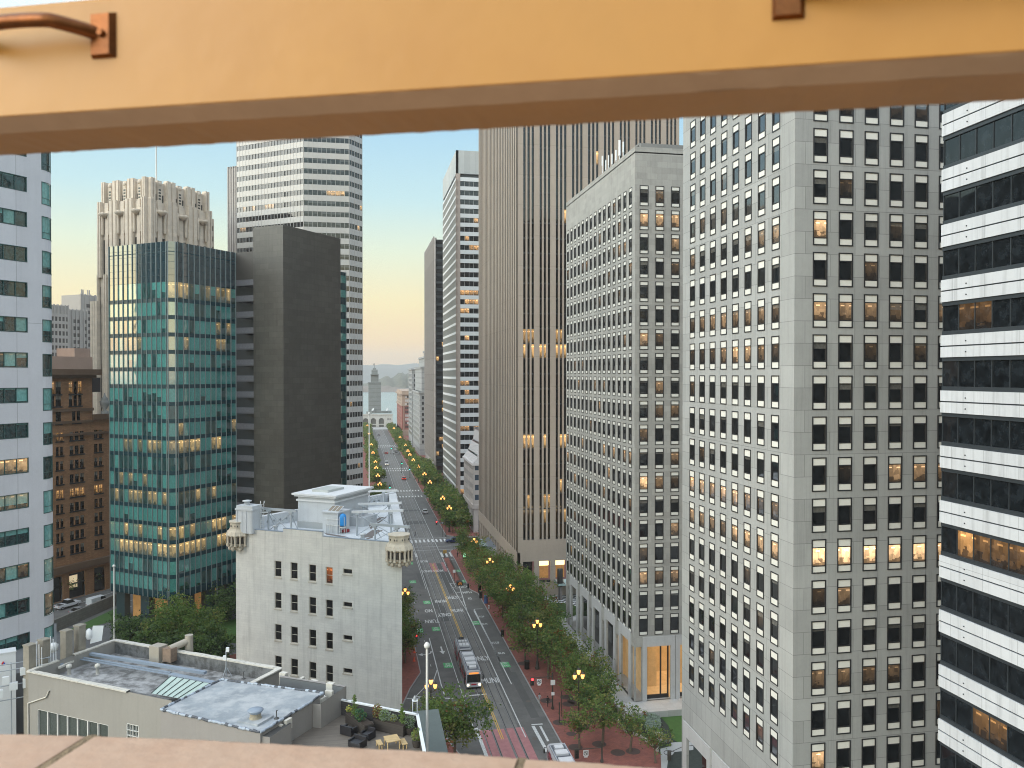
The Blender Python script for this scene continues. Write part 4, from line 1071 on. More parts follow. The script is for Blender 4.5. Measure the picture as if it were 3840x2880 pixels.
for fc,L in ((fcL,LLt),(fcR,LRt)):
    for i in range(3):
        c=(i+.5)*L/3
        for j in range(5): fc.box(mb,c-.45,c+.45,zA[1]+.3+j*1.0,zA[1]+.85+j*1.0,.2,.55,1)
        fc.box(mb,c-.6,c+.6,zA[1]+5.4,zA[1]+6.1,.1,.6);mb.lathe(fc.p(c,zA[1]+6.1,.25),[(.6,0),(.8,.5),(.65,1.),(.2,1.3)],10)
mb.build('crown',[cream,slit],tE)
P2=add(add(PS_,neg(D1),1.6),neg(D2),1.6)
LL2=along(P2,D2,378);LR2=along(P2,D1,790)
mb=deco_tier(P2,LL2,LR2,zat(P2,1030),zA[1],3,zat(P2,1030)+1,zA[2]+1,narrow=.7)
for fc,L in ((Face(add(P2,D2,LL2),neg(D2)),LL2),(Face(P2,D1),LR2)):
    for i in range(3):
        c=(i+.5)*L/3;b=L/3
        mb.lathe(fc.p(c,zA[1]-3.4,1.3),[(.3,-1.1),(1.5,-.5),(1.9,.1),(1.7,.3),(.3,.35)],12)
        for sg in (-1,1):
            mb.lathe(fc.p(c+sg*b*.2,zA[2]+2.5,.7),[(.25,0),(.5,.6),(.42,4.5),(.5,5),(.6,7.),(.3,8)],8)
            for j in range(2): fc.box(mb,c+sg*b*.33-.6,c+sg*b*.33+.6,zA[2]+3+j*3.4,zA[2]+5.6+j*3.4,-.1,.15,1)
mb.build('upper_tier',[cream,slit],tE)
# lower shafts
P3_=add(add(P2,neg(D1),.0),neg(D2),0.);LL3=along(P3_,D2,372);LR3=along(P3_,D1,820)
mb=MB();z3=zat(P3_,1030)
mb=deco_tier(P3_,LL3,LR3,0,z3,6,4,z3-3,dep=.5,narrow=.4)
mb.build('shaft',[cream,slit],tE)
mb=MB();W_=add(P3_,D2,LL3-1);W_=add(W_,neg(D1),1.5);lw=along(W_,D2,342);fz_=Face(add(W_,D2,lw),neg(D2));zw=zat(W_,1140)
fz_.box(mb,0,lw,0,zw,-16,0);
for i in range(3): fz_.box(mb,i*lw/2.6,i*lw/2.6+1.,0,zw+1,-1,.3)
fz_.box(mb,lw*.58,lw*.78,2,zw-6,-.2,.05,1)
z=zw-5
while z>5: fz_.box(mb,lw*.24,lw*.38,z-2.2,z,-.2,.04,1);z-=3.9
mb.build('side_wing',[cream,slit],tE)
mb=MB();E0=add(PS_,D1,LRt);e1=along(E0,D1,820);
z4=zat(add(E0,D1,2),815);mb.prism([add(E0,D2,2),add(add(E0,D2,2),D1,e1),add(add(E0,D2,16),D1,e1),add(E0,D2,16)],0,z4)
fq=Face(add(E0,D2,2),D1);z=z4-2
while z>70:
    for i in range(3): fq.box(mb,e1*(.2+.28*i),e1*(.36+.28*i),z-2.4,z-.6,-.1,.05,1)
    z-=3.8
mb.build('rear_wing',[cream,slit],tE)
pp=ony(590,PS_[1]+12);mb=MB();mb.lathe((pp[0],pp[1],zA[0]-2),[(2.2,0),(2.3,2.0),(1.7,3.4),(.8,4.3),(.2,4.7)],14);mb.tube((pp[0],pp[1],zA[0]+2),(pp[0],pp[1],zA[0]+24),.28,.16,8);mb.build('flagpole',[mat('pale_pole',(.6,.6,.58),.5,.05)],tE)
# ---- far slabs -------------------------------------------------------------------
fars=mat('far_concrete',(.33,.31,.29),.7,.05,.2)
for nm,lab,px0,px1,px2,py,dd,stp in (('far_office_slab','low far office slab with square punched windows, between the pale tower and the ribbed towers',190,258,262,1142,470,4.0),
        ('far_ribbed_tower','middle far ribbed tower, lower than its neighbour',258,330,345,1160,490,4.),('far_ribbed_tower','tallest far ribbed tower with small roof masts beside the cream tower',303,395,420,1104,520,4.)):
    P=atd(px0,1405,dd);P=(P[0],P[1]);L=along(P,D1,px1);o=thing(nm,lab,'office tower',(P[0],P[1],0));fc=Face(P,D1);zt_=zat(P,py)
    mb=MB();mb.prism([P,add(P,D1,L),add(add(P,D1,L),D2,18),add(P,D2,18)],0,zt_)
    n=max(5,int(L/(2.6 if nm=='far_office_slab' else 3.)))
    for i in range(n+1): a=min(i*L/n,L-.4);fc.box(mb,max(0,a-(.5 if nm!='far_office_slab' else .4)),a+.4,0,zt_+.5,-.5,.45)
    z=zt_-5
    if nm=='far_office_slab':
        while z>20: fc.box(mb,0,L,z-4.*.42,z,-.1,.42);z-=4.2
    mb.build('walls',fars,o)
    w=MB(True);z=zt_-5
    while z>20:
        if nm=='far_office_slab': fc.box(w,0,L,z-4.2,z-1.7,0,.1)
        else:
            for i in range(n):
                if i%3!=0 or n<4: fc.box(w,i*L/n+.4,(i+1)*L/n-.4,z-3.0,z-.8,0,.1)
        z-=4.2
    w.build('window',wd,o)
    if dd==520:
        mb=MB()
        for q in (.3,.36,.55,.62): p=fc.p(L*q,zt_,-6);mb.tube(p,(p[0],p[1],zt_+4),.5,.4,6)
        mb.build('roof_masts',fars,o)
# ---- brown brick building ------------------------------------------------------------
PN=gp(300,2238);s_=along(PN[:2],neg(D1),120);PN0=add(PN[:2],neg(D1),s_) if s_>0 else PN[:2]
t0_=along(PN[:2],D1,120);PN0=add(PN[:2],D1,t0_)
tF=thing('brown_brick_building','brown brick building with a deep cornice and a stone urn, beyond the parked van','office building',(PN0[0],PN0[1],0))
bb=mat('brown_brick',(.29,.155,.08),.8,.16,.5,brick=(.8,.26,.03,.75,.5,.14),streak=.12);bt=mat('brown_stone_trim',(.13,.08,.05),.75,.1,.6)
glF=glass('sash_glass',(.014,.014,.015),(.34,.33,.30),lit=(1.,.55,.2),ior=1.55,wob=0)
fN=Face(PN0,D1);L1=fN.s_at(345);L2=fN.s_at(411)
zlow=zat(fN.p(L2,0),1570);zhi=zat(fN.p(L1,0),1385)
sN=[fN.s_at(q) for q in (180,205,258,315,344,366,395)]
def winF(x0,x1,n,z,h,lit=0):
    r=[];w=(x1-x0)/n
    return [(x0+i*w+.12,x0+(i+1)*w-.12,z,z+h) for i in range(n)]
cols=[];g1=fN.s_at(228+12);
def sp_(a): return fN.s_at(180+a*.4219)   # from the enlarged view
# columns given in photograph pixels
colpx=[(206,238,2),(258,316,3),(350,385,2)]
rowpy=[1615,1668,1724,1778,1832,1884,1937,1990,2040]
rects=[];sets=[]
p_ref=fN.p(fN.s_at(290),0)
zrow=[zat(p_ref,q) for q in (1634,2056)];stF=(zrow[0]-zrow[1])/8
for r in range(9):
    for c,(a,b,n) in enumerate(colpx):
        x0,x1=fN.s_at(a),fN.s_at(b)
        for q in winF(x0,x1,n,zrow[0]-stF*r-1.0,2.05): rects.append(q);sets.append((q,.55 if r==4 else (.35 if (r,c)==(0,0) else 0)))
urects=[]
zu=[zat(p_ref,q) for q in (1432,1458,1463+17,1512,1545,1570)]
for a,b,n in ((180,232,2),(256,309,3)):
    x0,x1=fN.s_at(a),fN.s_at(b)
    for q in winF(x0,x1,n,zu[1]-1.2,3.): urects.append(q);sets.append((q,.5 if R.random()<.4 else 0))
    for q in winF(x0,x1,n,zu[3]-.6,3.): urects.append(q);sets.append((q,0))
for a,b,n in ((206,232,1),(268,303,2)):
    x0,x1=fN.s_at(a),fN.s_at(b)
    for q in winF(x0,x1,n,zu[5]-1.,2.8): urects.append(q);sets.append((q,0))
zgf=zat(p_ref,2130)
gro=[(fN.s_at(a),fN.s_at(b),.1,zgf-1) for a,b in ((150,232),(255,318),(349,392))]
mb=MB();fN.punched(mb,0,L2,0,zlow,[r for r in rects]+gro,.35);fN.punched(mb,0,L1,zlow,zhi,urects,.35)
mb.face([fN.p(L1,zlow),fN.p(L1,zlow,-20),fN.p(L1,zhi,-20),fN.p(L1,zhi)]);mb.face([fN.p(L2,0),fN.p(L2,0,-20),fN.p(L2,zlow,-20),fN.p(L2,zlow)])
mb.prism([fN.p(0,0,-.5)[:2],fN.p(L2,0,-.5)[:2],fN.p(L2,0,-22)[:2],fN.p(0,0,-22)[:2]],zlow-1,zlow-.8)
mb.build('brick_wall',bb,tF)
mb=MB(True);fN.box(mb,0,L1+1.4,zhi-1.4,zhi,-1,1.8);fN.box(mb,0,L1+.6,zhi-2.2,zhi-1.4,-1,.9);fN.box(mb,0,L1,zat(p_ref,1425)+.5,zat(p_ref,1425)+1.6,-.2,.4)
fN.box(mb,0,L1+.2,zu[4]+.2,zu[4]+.9,-.2,.4);fN.box(mb,L1-.1,L2+.5,zlow,zlow+1.3,-1,.7);fN.box(mb,0,L2,zlow-3.6,zlow-3.,-.2,.45);fN.box(mb,0,L1,zlow-.6,zlow,-.2,.4);fN.box(mb,0,L2+.6,zgf-.2,zgf+1.4,-.2,1.)
mb.build('cornice',bt,tF)
for q,lit in sets:
    mb=MB();fN.pane(mb,q[0],q[1],q[2],q[3],-.28,0,lit=lit,bl=R.choice([0,0,0,.45,.3]));zz=(q[2]+q[3])/2;fN.box(mb,q[0],q[1],zz-.05,zz+.05,-.3,-.2,1);fN.box(mb,(q[0]+q[1])/2-.04,(q[0]+q[1])/2+.04,q[2],q[3],-.3,-.22,1)
    fN.box(mb,q[0]-.12,q[1]+.12,q[2]-.3,q[2],-.2,.18,1)
    mb.build('sash_window',[glF,frm],tF)
mb=MB()
for a,b,c,d_ in gro: fN.quad(mb,a,b,c,d_,-.7,0);fN.box(mb,a,b,d_*.55,d_*.6,-.7,-.5,1)
fN.quad(mb,fN.s_at(258),fN.s_at(292),zgf-4.6,zgf-1.6,-.62,2)
mb.build('shopfront',[blackg,frm,mat('lit_shop_window',(.6,.5,.35),.5,.2,1,emit=(1,.8,.5),es=.55)],tF)
mb=MB();c=fN.p(fN.s_at(394),zlow+1.3,-.2);mb.lathe(c,[(.9,0),(.9,.6),(.35,.9),(1.05,2.2),(1.2,3.1),(.8,3.4),(.9,3.7),(.3,4.4),(.12,5.2)],14);mb.build('stone_urn',[mat('grey_stone_urn',(.25,.26,.26),.7,.1,2)],tF)
PH=add(PN0,D2,12);fH=Face(PH,D1);zph=zat(fH.p(fH.s_at(300),0),1338);Lp=fH.s_at(347)
tG=thing('pink_rendered_block','pinkish rendered block with a row of small dark windows behind the brown brick building','building',(PH[0],PH[1],0))
mb=MB();fH.box(mb,0,Lp,0,zph,-10,0);a=fH.s_at(290);fH.box(mb,a,Lp,zph,zat(fH.p(a,0),1305),-8,-1)
for px in (218,246,277,308,338): c=fH.s_at(px);fH.box(mb,c,c+3.0,zph-9.2+0,zph-5.4,-.1,.05,1)
mb.build('walls',[mat('pink_render',(.36,.26,.21),.8,.08,.3),wd],tG)
# retaining wall, lawn, plaza ground by the side street -----------------------------------
lawn=mat('lawn_grass',(.045,.11,.02),.9,.2,1.5,bump=.3,bscale=30)
def gpoly(name,pts,z,m,z1=None):
    if z1 is None: return sheet(name,[G(*p) for p in pts],z,m)
    mb=MB();mb.prism([G(*p) for p in pts],z,z1);return struct(name,mb,m)
gpoly('side_street_pavement',[(214,2262),(405,2202),(418,2215),(214,2300)][0:0] or [(180,2240),(330,2215),(410,2195),(420,2207),(330,2232),(180,2262)],.008,mat('side_pavement',(.22,.21,.2),.8,.1,.4))
gpoly('plaza_ground',[(150,2480),(150,2392),(470,2285),(880,2180),(900,2520),(300,2600)],.012,mat('plaza_dark_paving',(.11,.115,.12),.7,.15,.4,brick=(1.2,1.2,.03,.7,0.)))
gpoly('lawn',[(258,2362),(330,2330),(430,2283),(470,2285),(470,2312),(400,2335),(300,2365)],.03,lawn)
gpoly('lawn',[(800,2400),(820,2340),(850,2325),(885,2322),(900,2410),(850,2412)],.03,lawn)
gpoly('lawn',[(500,2270),(560,2262),(560,2290),(500,2296)],.03,lawn)
tw=MB();A_=G(205,2372);B_=G(442,2267);u_=Vector((B_[0]-A_[0],B_[1]-A_[1]));l_=u_.length;u_.normalize();fw2_=Face(A_,(u_.x,u_.y));fw2_.box(tw,-6,l_,0,2.6,-.5,0)
tag(tw.build('retaining_wall',[mat('rough_granite_wall',(.17,.16,.145),.85,.15,.6,brick=(1.,.5,.03,.75,.5),bump=.3)],None,org=(A_[0],A_[1],0)),'rough grey granite retaining wall between the side street and the sunken plaza','wall')
lm=MB()
for a,b in (((214,2290),(450,2212)),((214,2252),(420,2206)),((450,2262),(640,2215))): lm.strip([G(*a),G(*b)],.18,.02)
for k in range(7): x=470+k*9;lm.strip([G(448+k*5,2262+k*3),G(462+k*5,2255+k*3)],.35,.02)
struct('side_street_markings',lm,paint)
# unseen blocks added for the glass towers to mirror and to shade the fronts
nb_m=mat('added_block_stone',(.10,.09,.08),.8,.1,.2,brick=(3.,3.8,.35,.45,0.,.05))
def add_block(x0,x1,y0,y1,h,lab):
    mb=MB();mb.box(x0,x1,y0,y1,0,h);tag(mb.build('added_block',nb_m,None,org=(x0,y0,0)),lab,'building')
add_block(58,121,-75,-30,135,'unseen block added south of the window for the concrete towers to mirror')
add_block(172,240,-70,-20,60,'lower unseen block added farther south for the concrete towers to mirror')
def neighbour(x,y,w,d,h,lab):
    mb=MB();mb.prism([(x,y),(x+w*D1[0],y+w*D1[1]),(x+w*D1[0]+d*D2[0],y+w*D1[1]+d*D2[1]),(x+d*D2[0],y+d*D2[1])],0,h)
    tag(mb.build('added_block',nb_m,None,org=(x,y,0)),lab,'building')
add_block(-170,-140,128,180.5,106,'taller unseen block added west of the avenue for the teal glass to mirror')
add_block(-170,-140,182,262,50,'low unseen block added west of the avenue for the teal glass to mirror')
add_block(-180,-128,215,285,120,'far unseen block added northwest of the avenue for the banded building to mirror')
# ================================================================= WHITE FLATIRON BUILDING
CF=gp(1508,2680)[:2];uF=(math.sin(math.radians(57.6)),-math.cos(math.radians(57.6)));tl=along(CF,uF,882);CL=add(CF,uF,tl);LF=-tl
zR=zat(CF,2042);TP=(7.4,176.5)
fl_=thing('flatiron_building','white painted flatiron building with a crowded white roof and two corner balconies','building',(CF[0],CF[1],0))
wht=mat('white_painted_brick',(.66,.65,.61),.75,.05,.25,brick=(2.6,.42,.014,.86,.5,.03),streak=.22,bump=.2,col2=(.60,.59,.56))
F0=Face(CL,uF)
def sF(px): return F0.s_at(px)
rows=[];rects=[];small=[]
R1=[(1030,1050,2106,2161),(1090,1111,2112,2169),(1159,1180,2120,2178),(1222,1243,2129,2187),(1287,1316,2136,2150)]
R4=[(1030,1052,2462,2517),(1090,1111,2473,2530),(1159,1180,2486,2543),(1222,1244,2497,2555),(1287,1316,2511,2523)]
wl_=[]
for a,b in zip(R1,R4):
    s0,s1=sF(a[0]-3),sF(a[1]+3);p=F0.p((s0+s1)/2,0)
    za0,za1=zat(p,a[3]+3),zat(p,a[2]-3);zb0=zat(p,b[3]+3);dz=(za0-zb0)/3
    for k in range(6): wl_.append((s0,s1,za0-dz*k,za0-dz*k+(za1-za0),k,a[0]))
wl_=[w for w in wl_ if w[2]>3]
mb=MB()
s1_,s2_=sF(1060),sF(1207);zstep=zat(F0.p(s1_,0),1991)-zat(F0.p(s1_,0),2001)
F0.punched(mb,0,LF,0,zR,[w[:4] for w in wl_],.3)
F0.box(mb,0,s1_,zR,zR+.35,-.4,0);F0.box(mb,s1_,s2_,zR,zR+.95,-.4,0);F0.box(mb,s2_,LF,zR,zR+.2,-.4,0)
sideF=Face(CF,(0,1));LS=TP[1]-CF[1];sideF.quad(mb,0,LS,0,zR,0);bk=Face(TP,((CL[0]-TP[0])/math.dist(TP,CL),(CL[1]-TP[1])/math.dist(TP,CL)));LB=math.dist(TP,CL);bk.quad(mb,0,LB,0,zR,0)
mb.build('wall',wht,fl_)
wf=mat('cream_window_frame',(.50,.46,.39),.6,.05);dkp=glass('flatiron_glass',(.008,.008,.009),(.2,.2,.19),lit=(1,.3,.08),ior=1.5,wob=0)
for w_ in wl_:
    mb=MB();a,b,c,d_=w_[:4];t=.11
    F0.box(mb,a,a+t,c,d_,-.28,-.1,0);F0.box(mb,b-t,b,c,d_,-.28,-.1,0);F0.box(mb,a+t,b-t,d_-t,d_,-.28,-.1,0);F0.box(mb,a+t,b-t,c,c+t,-.28,-.1,0);F0.box(mb,a-.08,b+.08,c-.22,c-.02,-.1,.12,0)
    if d_-c>1.5: F0.box(mb,a+t,b-t,(c+d_)/2-.04,(c+d_)/2+.04,-.28,-.2,0)
    ob=mb.build('window',wf,fl_)
    mb=MB();F0.pane(mb,a+t,b-t,c+t,d_-t,-.24,0,lit=.35 if (w_[4]==0 and w_[5]==1222) else 0);mb.build('pane',dkp,ob)
mb=MB()
mb.prism([CF,TP,CL],zR-.35,zR-.3);mb.build('roof',mat('white_roof_coating',(.62,.66,.70),.6,.08,.35,col2=(.55,.59,.62),streak=0),fl_)
grey=mat('grey_painted_metal',(.30,.33,.36),.5,.06,.5)
mb=MB();F0.box(mb,1.5,s1_,zR+.35,zR+.43,-.45,.06);F0.box(mb,s1_,s2_,zR+.95,zR+1.03,-.45,.06);F0.box(mb,s2_,LF-2,zR+.2,zR+.28,-.45,.06);mb.build('parapet_flashing',mat('blue_grey_flashing',(.22,.27,.33),.4,.05),fl_)
pw_m=mat('white_parapet',(.58,.61,.64),.65,.08,.6,streak=.15);mb=MB()
mb.prism([(6.2,130.),(7.6,130.),(8.2,177),(6.6,176)],zR-.3,zR+1.5);bk.box(mb,-.3,LB,zR-.3,zR+1.7,-.9,.1)
for i in range(26):
    s=2+i*(LB-4)/25
    for dz in (0,.45): bk.box(mb,s,s+.5,zR+.55+dz*.0,zR+.62,-.95,-.9,1);bk.box(mb,s+.2,s+.28,zR+.35,zR+.85,-.95,-.9,1)
mb.build('parapet',[pw_m,grey],fl_)
# dark walkway pads on the roof
pads=MB()
for q in [((1349,2019),(1395,1988),(1437,1987),(1397,2012)),((1360,2024),(1398,2010),(1398,2016),(1375,2024)),((1390,1985),(1450,1940),(1425,1938),(1382,1968)),((1215,1998),(1290,2010),(1330,2022),(1225,2005))]:
    pads.face([(*gp(*a,zR-.28)[:2],zR-.28) for a in q])
pads.build('walkway_pad',mat('brown_grey_pad',(.17,.15,.145),.8,.1),fl_)
# corner balconies
def balcony(c,rot,name):
    mb=MB();mw_=MB(True)
    def ring(r,z): return [(c[0]+r*math.cos(rot+i*PI/4+PI/8),c[1]+r*math.sin(rot+i*PI/4+PI/8),z) for i in range(8)]
    z=zR+.3
    pr=[(1.5,-4.9),(1.75,-4.5),(1.6,-4.3),(2.1,-3.75),(2.25,-3.4),(1.9,-3.3),(1.9,-1.65),(2.6,-1.6),(2.75,-1.35),(2.5,-.7),(2.1,-.1),(2.1,.0),(2.0,.05),(2.0,1.45),(2.2,1.55),(2.2,1.75),(1.8,1.78)]
    vs=[];
    for r,dz in pr: vs+=ring(r*.84,z+dz*.74)
    mb.idx(vs,[(k*8+i,k*8+(i+1)%8,(k+1)*8+(i+1)%8,(k+1)*8+i) for k in range(len(pr)-1) for i in range(8)]);mb.face(vs[-8:]);mb.face(list(reversed(vs[:8])))
    R0=ring(2.1,0)
    for i in range(8):
        a,b=R0[i],R0[(i+1)%8]
        for t_ in (0,.5):
            x,y=a[0]+(b[0]-a[0])*t_,a[1]+(b[1]-a[1])*t_
            mb.tube((x,y,z-2.75),(x,y,z-1.15),.16,.16,6);mb.lathe((x,y,z-2.95),[(.1,0),(.28,.15),(.2,.3)],6);mb.lathe((x,y,z-1.15),[(.28,0),(.3,.2),(.12,.45),(.05,.75)],6)
        for t_ in (.25,.75):
            x,y=a[0]+(b[0]-a[0])*t_,a[1]+(b[1]-a[1])*t_;xi,yi=c[0]+(x-c[0])*.77,c[1]+(y-c[1])*.77
            mw_.tube((xi,yi,z-2.45),(xi,yi,z-1.4),.3,.2,6)
        m_=((a[0]+b[0])/2,(a[1]+b[1])/2);q=(c[0]+(m_[0]-c[0])*.83,c[1]+(m_[1]-c[1])*.83)
        mb.lathe((q[0],q[1],z-3.45),[(.1,-.3),(.3,-.1),(.3,.2),(.2,.5)],6)
        u=Vector((b[0]-a[0],b[1]-a[1])).normalized();k=.815
        for o in (-.42,.42):
            p=(c[0]+(m_[0]-c[0])*k+u.x*o,c[1]+(m_[1]-c[1])*k+u.y*o);mw_.tube((p[0],p[1],z+.42),(p[0],p[1],z+.7),.09,.09,4)
    ob=mb.build('corner_balcony',mat('cream_plaster_ornament',(.56,.50,.40),.75,.12,1.5,bump=.2,col2=(.50,.45,.37)),fl_);mw_.build('niche',mat('dark_niche',(.05,.045,.04),.8,.1),ob)
balcony((CF[0]-.4,CF[1]+.6),0,'r');balcony((CL[0]+.6,CL[1]+.2),math.radians(10),'l')
# --- things on its roof -------------------------------------------------------
wgrey=mat('white_grey_render',(.52,.55,.58),.7,.06,.6,streak=.12)
def roofp(px,py,dz=-.3): return gp(px,py,zR+dz)[:2]
A=roofp(1118,1977);n_=(-uF[1],uF[0]);ht=6.0
pn=thing('roof_penthouse','large white penthouse with a corniced flat top on the flatiron roof','penthouse',(A[0],A[1],zR-.3))
wA=along(A,uF,1253);dA=11.
def rp_(a,b): return add(add(A,uF,a),n_,b)
top_z=zat(A,1858)
mb=MB();mb.prism([A,rp_(wA,0),rp_(wA,dA),rp_(0,dA)],zR-.3,top_z);mb.prism([rp_(-.1,-.1),rp_(wA+.1,-.1),rp_(wA+.1,dA),rp_(-.1,dA)],zR-.3,zR+.8,1);mb.build('walls',[wgrey,mat('grey_base_band',(.36,.38,.39),.7,.05)],pn)
mb=MB()
for r,z0,z1 in ((.25,top_z-.9,top_z-.6),(.5,top_z-.1,top_z+.2),(.8,top_z+.2,top_z+.5)): mb.prism([rp_(-r,-r),rp_(wA+r,-r),rp_(wA+r,dA+r),rp_(-r,dA+r)],z0,z1)
mb.prism([rp_(1.5,2),rp_(5,2),rp_(5,7),rp_(1.5,7)],top_z+.5,top_z+.9,1);mb.build('cornice',[mat('white_cornice',(.66,.68,.70),.6,.06,1),mat('skylight_frame',(.45,.48,.47),.5,.1)],pn)
mb=MB();ff=Face(rp_(wA,0),n_);ff.box(mb,4.6,5.8,zR,zR+2.6,-.1,.06);ff.box(mb,2.2,3.4,zR+1.2,zR+3,-.1,.06);mb.build('door',mat('grey_door',(.40,.43,.46),.5,.05),pn)
B_=roofp(1267,2003);wb=3.1;db=3.6
sh_=thing('roof_equipment_shed','small white equipment shed with a tilted louvre box on the flatiron roof','shed',(B_[0],B_[1],zR-.3))
def rb_(a,b): return add(add(B_,uF,a),n_,b)
zs_=zat(B_,1925)
mb=MB();mb.prism([rb_(-wb,0),B_,rb_(0,db),rb_(-wb,db)],zR-.3,zs_);mb.prism([rb_(-wb-.25,-.25),rb_(.25,-.25),rb_(.25,db+.2),rb_(-wb-.25,db+.2)],zs_,zs_+.18);mb.build('walls',wgrey,sh_)
mb=MB()
for i in range(3):
    a=-wb+.8+i*.75;mb.face([(*rb_(a,.5),zs_+.25),(*rb_(a+.6,.5),zs_+.25),(*rb_(a+.75,1.7),zs_+.95),(*rb_(a+.15,1.7),zs_+.95)])
mb.prism([rb_(-wb+.7,.45),rb_(-wb+3.0,.45),rb_(-wb+3.,1.8),rb_(-wb+.7,1.8)],zs_+.18,zs_+.24,1)
mb.face([(*rb_(-wb+.7,.46),zs_+.2),(*rb_(-wb+3.,.46),zs_+.2),(*rb_(-wb+3.2,1.8),zs_+.98),(*rb_(-wb+.9,1.8),zs_+.98)],1);mb.build('louvre_box',[mat('brown_louvre',(.2,.17,.13),.4,.2,6),wgrey],sh_)
mb=MB()
for o,z in ((.15,1.2),(.15,2.2)): mb.path([(*rb_(-2.2,-.2),zR+z),(*rb_(.3,-.2),zR+z)],.06)
for a in (-2.2,-1.5,-1.0,.0): mb.path([(*rb_(a,-.25),zR-.3),(*rb_(a,-.25),zR+1.3)],.06)
mb.build('pipework',mat('white_pipe',(.62,.64,.64),.5,.05),sh_)
tk=roofp(1289,1992);tk=gp(1289,1962,zR+.9)[:2];mb=MB();tk=rb_(.75,.4);mb.lathe((tk[0],tk[1],zR+1.0),[(.1,0),(.5,.12),(.58,.4),(.58,1.7),(.45,2.05),(.15,2.2)],14)
tank=thing('water_tank','bright blue pressure tank on a stand beside the equipment shed','tank',(tk[0],tk[1],zR-.3))
mb.build('vessel',mat('bright_blue_paint',(.015,.25,.65),.35,.05),tank);mb=MB()
for i in range(4): a=i*PI/2+.4;mb.tube((tk[0]+.6*math.cos(a),tk[1]+.6*math.sin(a),zR-.3),(tk[0]+.6*math.cos(a),tk[1]+.6*math.sin(a),zR+2.7),.05,.05,5)
mb.lathe((tk[0],tk[1],zR+.85),[(.62,0),(.62,.1)],12);mb.build('stand',mat('white_pipe',()),tank)
mb=MB();c=roofp(1290,1997);c=gp(1291,1995,zR-.3);mb.lathe((c[0],c[1],zR-.3),[(.3,0),(.95,.1),(.9,.4),(.3,.55)],10);tag(mb.build('red_tarpaulin',[mat('dark_red_cover',(.28,.02,.03),.6,.2,4)],None,org=(c[0],c[1],zR-.3)),'crumpled dark red cover lying on the white roof by the shed','cover')
mb=MB();c=gp(1350,1965,zR-.3);mb.rbox((c[0],c[1]),uF,4.4,4.4,zR-.3,zR+1.3);tag(mb.build('plant_plinth',[wgrey],None,org=(c[0],c[1],zR-.3)),'low grey-white plinth between the blue tank and the steel beams','plinth')
for k,(bm,posts,pb) in enumerate([(((1356,1843),(1489,1837)),(1370,1438),(1900,1895)),(((1340,1892),(1505,1882)),(1363,1458),(1968,1950)),(((1317,1920),(1512,1912)),(1339,1465),(2009,1963)),(((1386,1963),(1537,1977)),(1406,1488),(2028,2000)),(((972,1905),(1111,1916)),(1007,1090),(1992,1984))]):
    p0=gp(posts[0],pb[0],zR-.3);dd_=(1.,.0) if k<3 else uF;q_=add(p0,dd_,along(p0,dd_,posts[1]));p1=(q_[0],q_[1],zR-.3)
    ya=bm[0][1]+(bm[1][1]-bm[0][1])*(posts[0]-bm[0][0])/(bm[1][0]-bm[0][0]);yb=bm[0][1]+(bm[1][1]-bm[0][1])*(posts[1]-bm[0][0])/(bm[1][0]-bm[0][0])
    za=zat(p0,ya);zb_=zat(p1,yb);zz=(za+zb_)/2-.2
    d_=Vector((p1[0]-p0[0],p1[1]-p0[1]));dl=d_.length;d_.normalize()
    s0=along(p0,d_,bm[0][0]);s1=along(p0,d_,bm[1][0])
    o=thing('sign_support_frame','steel beam on braced posts, '+['farthest of the flatiron roof frames','second farthest of the flatiron roof frames','frame right behind the blue tank','darker frame nearest the corner balcony','frame by the white chimney stack at the far end'][k],'steel frame',(p0[0],p0[1],zR-.3),'steel frames on the flatiron roof')
    m_=galv if k in(3,4) else mat('white_steel_beam',(.62,.64,.66),.5,.06,1)
    mb=MB();c=add(p0,d_,(s0+s1)/2);mb.rbox(c,(d_.x,d_.y),s1-s0,.34,zz-.04,zz+.36);mb.build('beam',m_,o)
    for P_ in (p0,p1):
        mb=MB();mb.tube((P_[0],P_[1],zR-.3),(P_[0],P_[1],zz-.04),.16,.16,8);mb.rbox(P_[:2],(d_.x,d_.y),.7,.5,zz-.35,zz-.04);mb.build('post',galv,o)
    mb=MB();nn=Vector((-d_.y,d_.x))*2.
    mb.tube((p0[0],p0[1],zz-.3),(p1[0],p1[1],zR-.2),.07,.07,5);mb.tube((p1[0],p1[1],zz-.3),(p0[0],p0[1],zR-.2),.07,.07,5);mb.tube((p1[0],p1[1],zz-.5),(p1[0]+nn.x,p1[1]+nn.y,zR-.2),.07,.07,5);mb.tube((p0[0],p0[1],zz-.5),(p0[0]+nn.x,p0[1]+nn.y,zR-.2),.07,.07,5);mb.build('bracing',galv,o)
c=roofp(934,1995);zt_=zat(c,1893);o=thing('chimney_stack','white ribbed chimney stack with a capped vent by the rear corner balcony','chimney',(c[0],c[1],zR-.3))
mb=MB();mb.rbox(c,uF,3.5,2.6,zR-.3,zt_-.8);mb.rbox(c,uF,3.7,2.8,zt_-.8,zt_-.5);mb.rbox(c,uF,3.4,2.5,zt_-.5,zt_)
for i in range(4): mb.rbox(add(c,uF,-1.4+i*.95),uF,.12,2.75,zR-.3,zt_-.8)
mb.build('stack',wgrey,o);mb=MB();mb.lathe((c[0]-.3,c[1],zt_),[(.45,0),(.45,.6),(.8,.62),(.8,.75),(.3,.85)],12);mb.build('vent_cap',wgrey,o)
c=gp(983,1995,zR-.3);mb=MB()
for o_ in (-.3,.3): mb.path([(c[0]+o_,c[1],zR-.3),(c[0]+o_,c[1],zR+4.6),(c[0]+o_,c[1]+.5,zR+5.0),(c[0]+o_,c[1]+1.,zR+4.6)],.05)
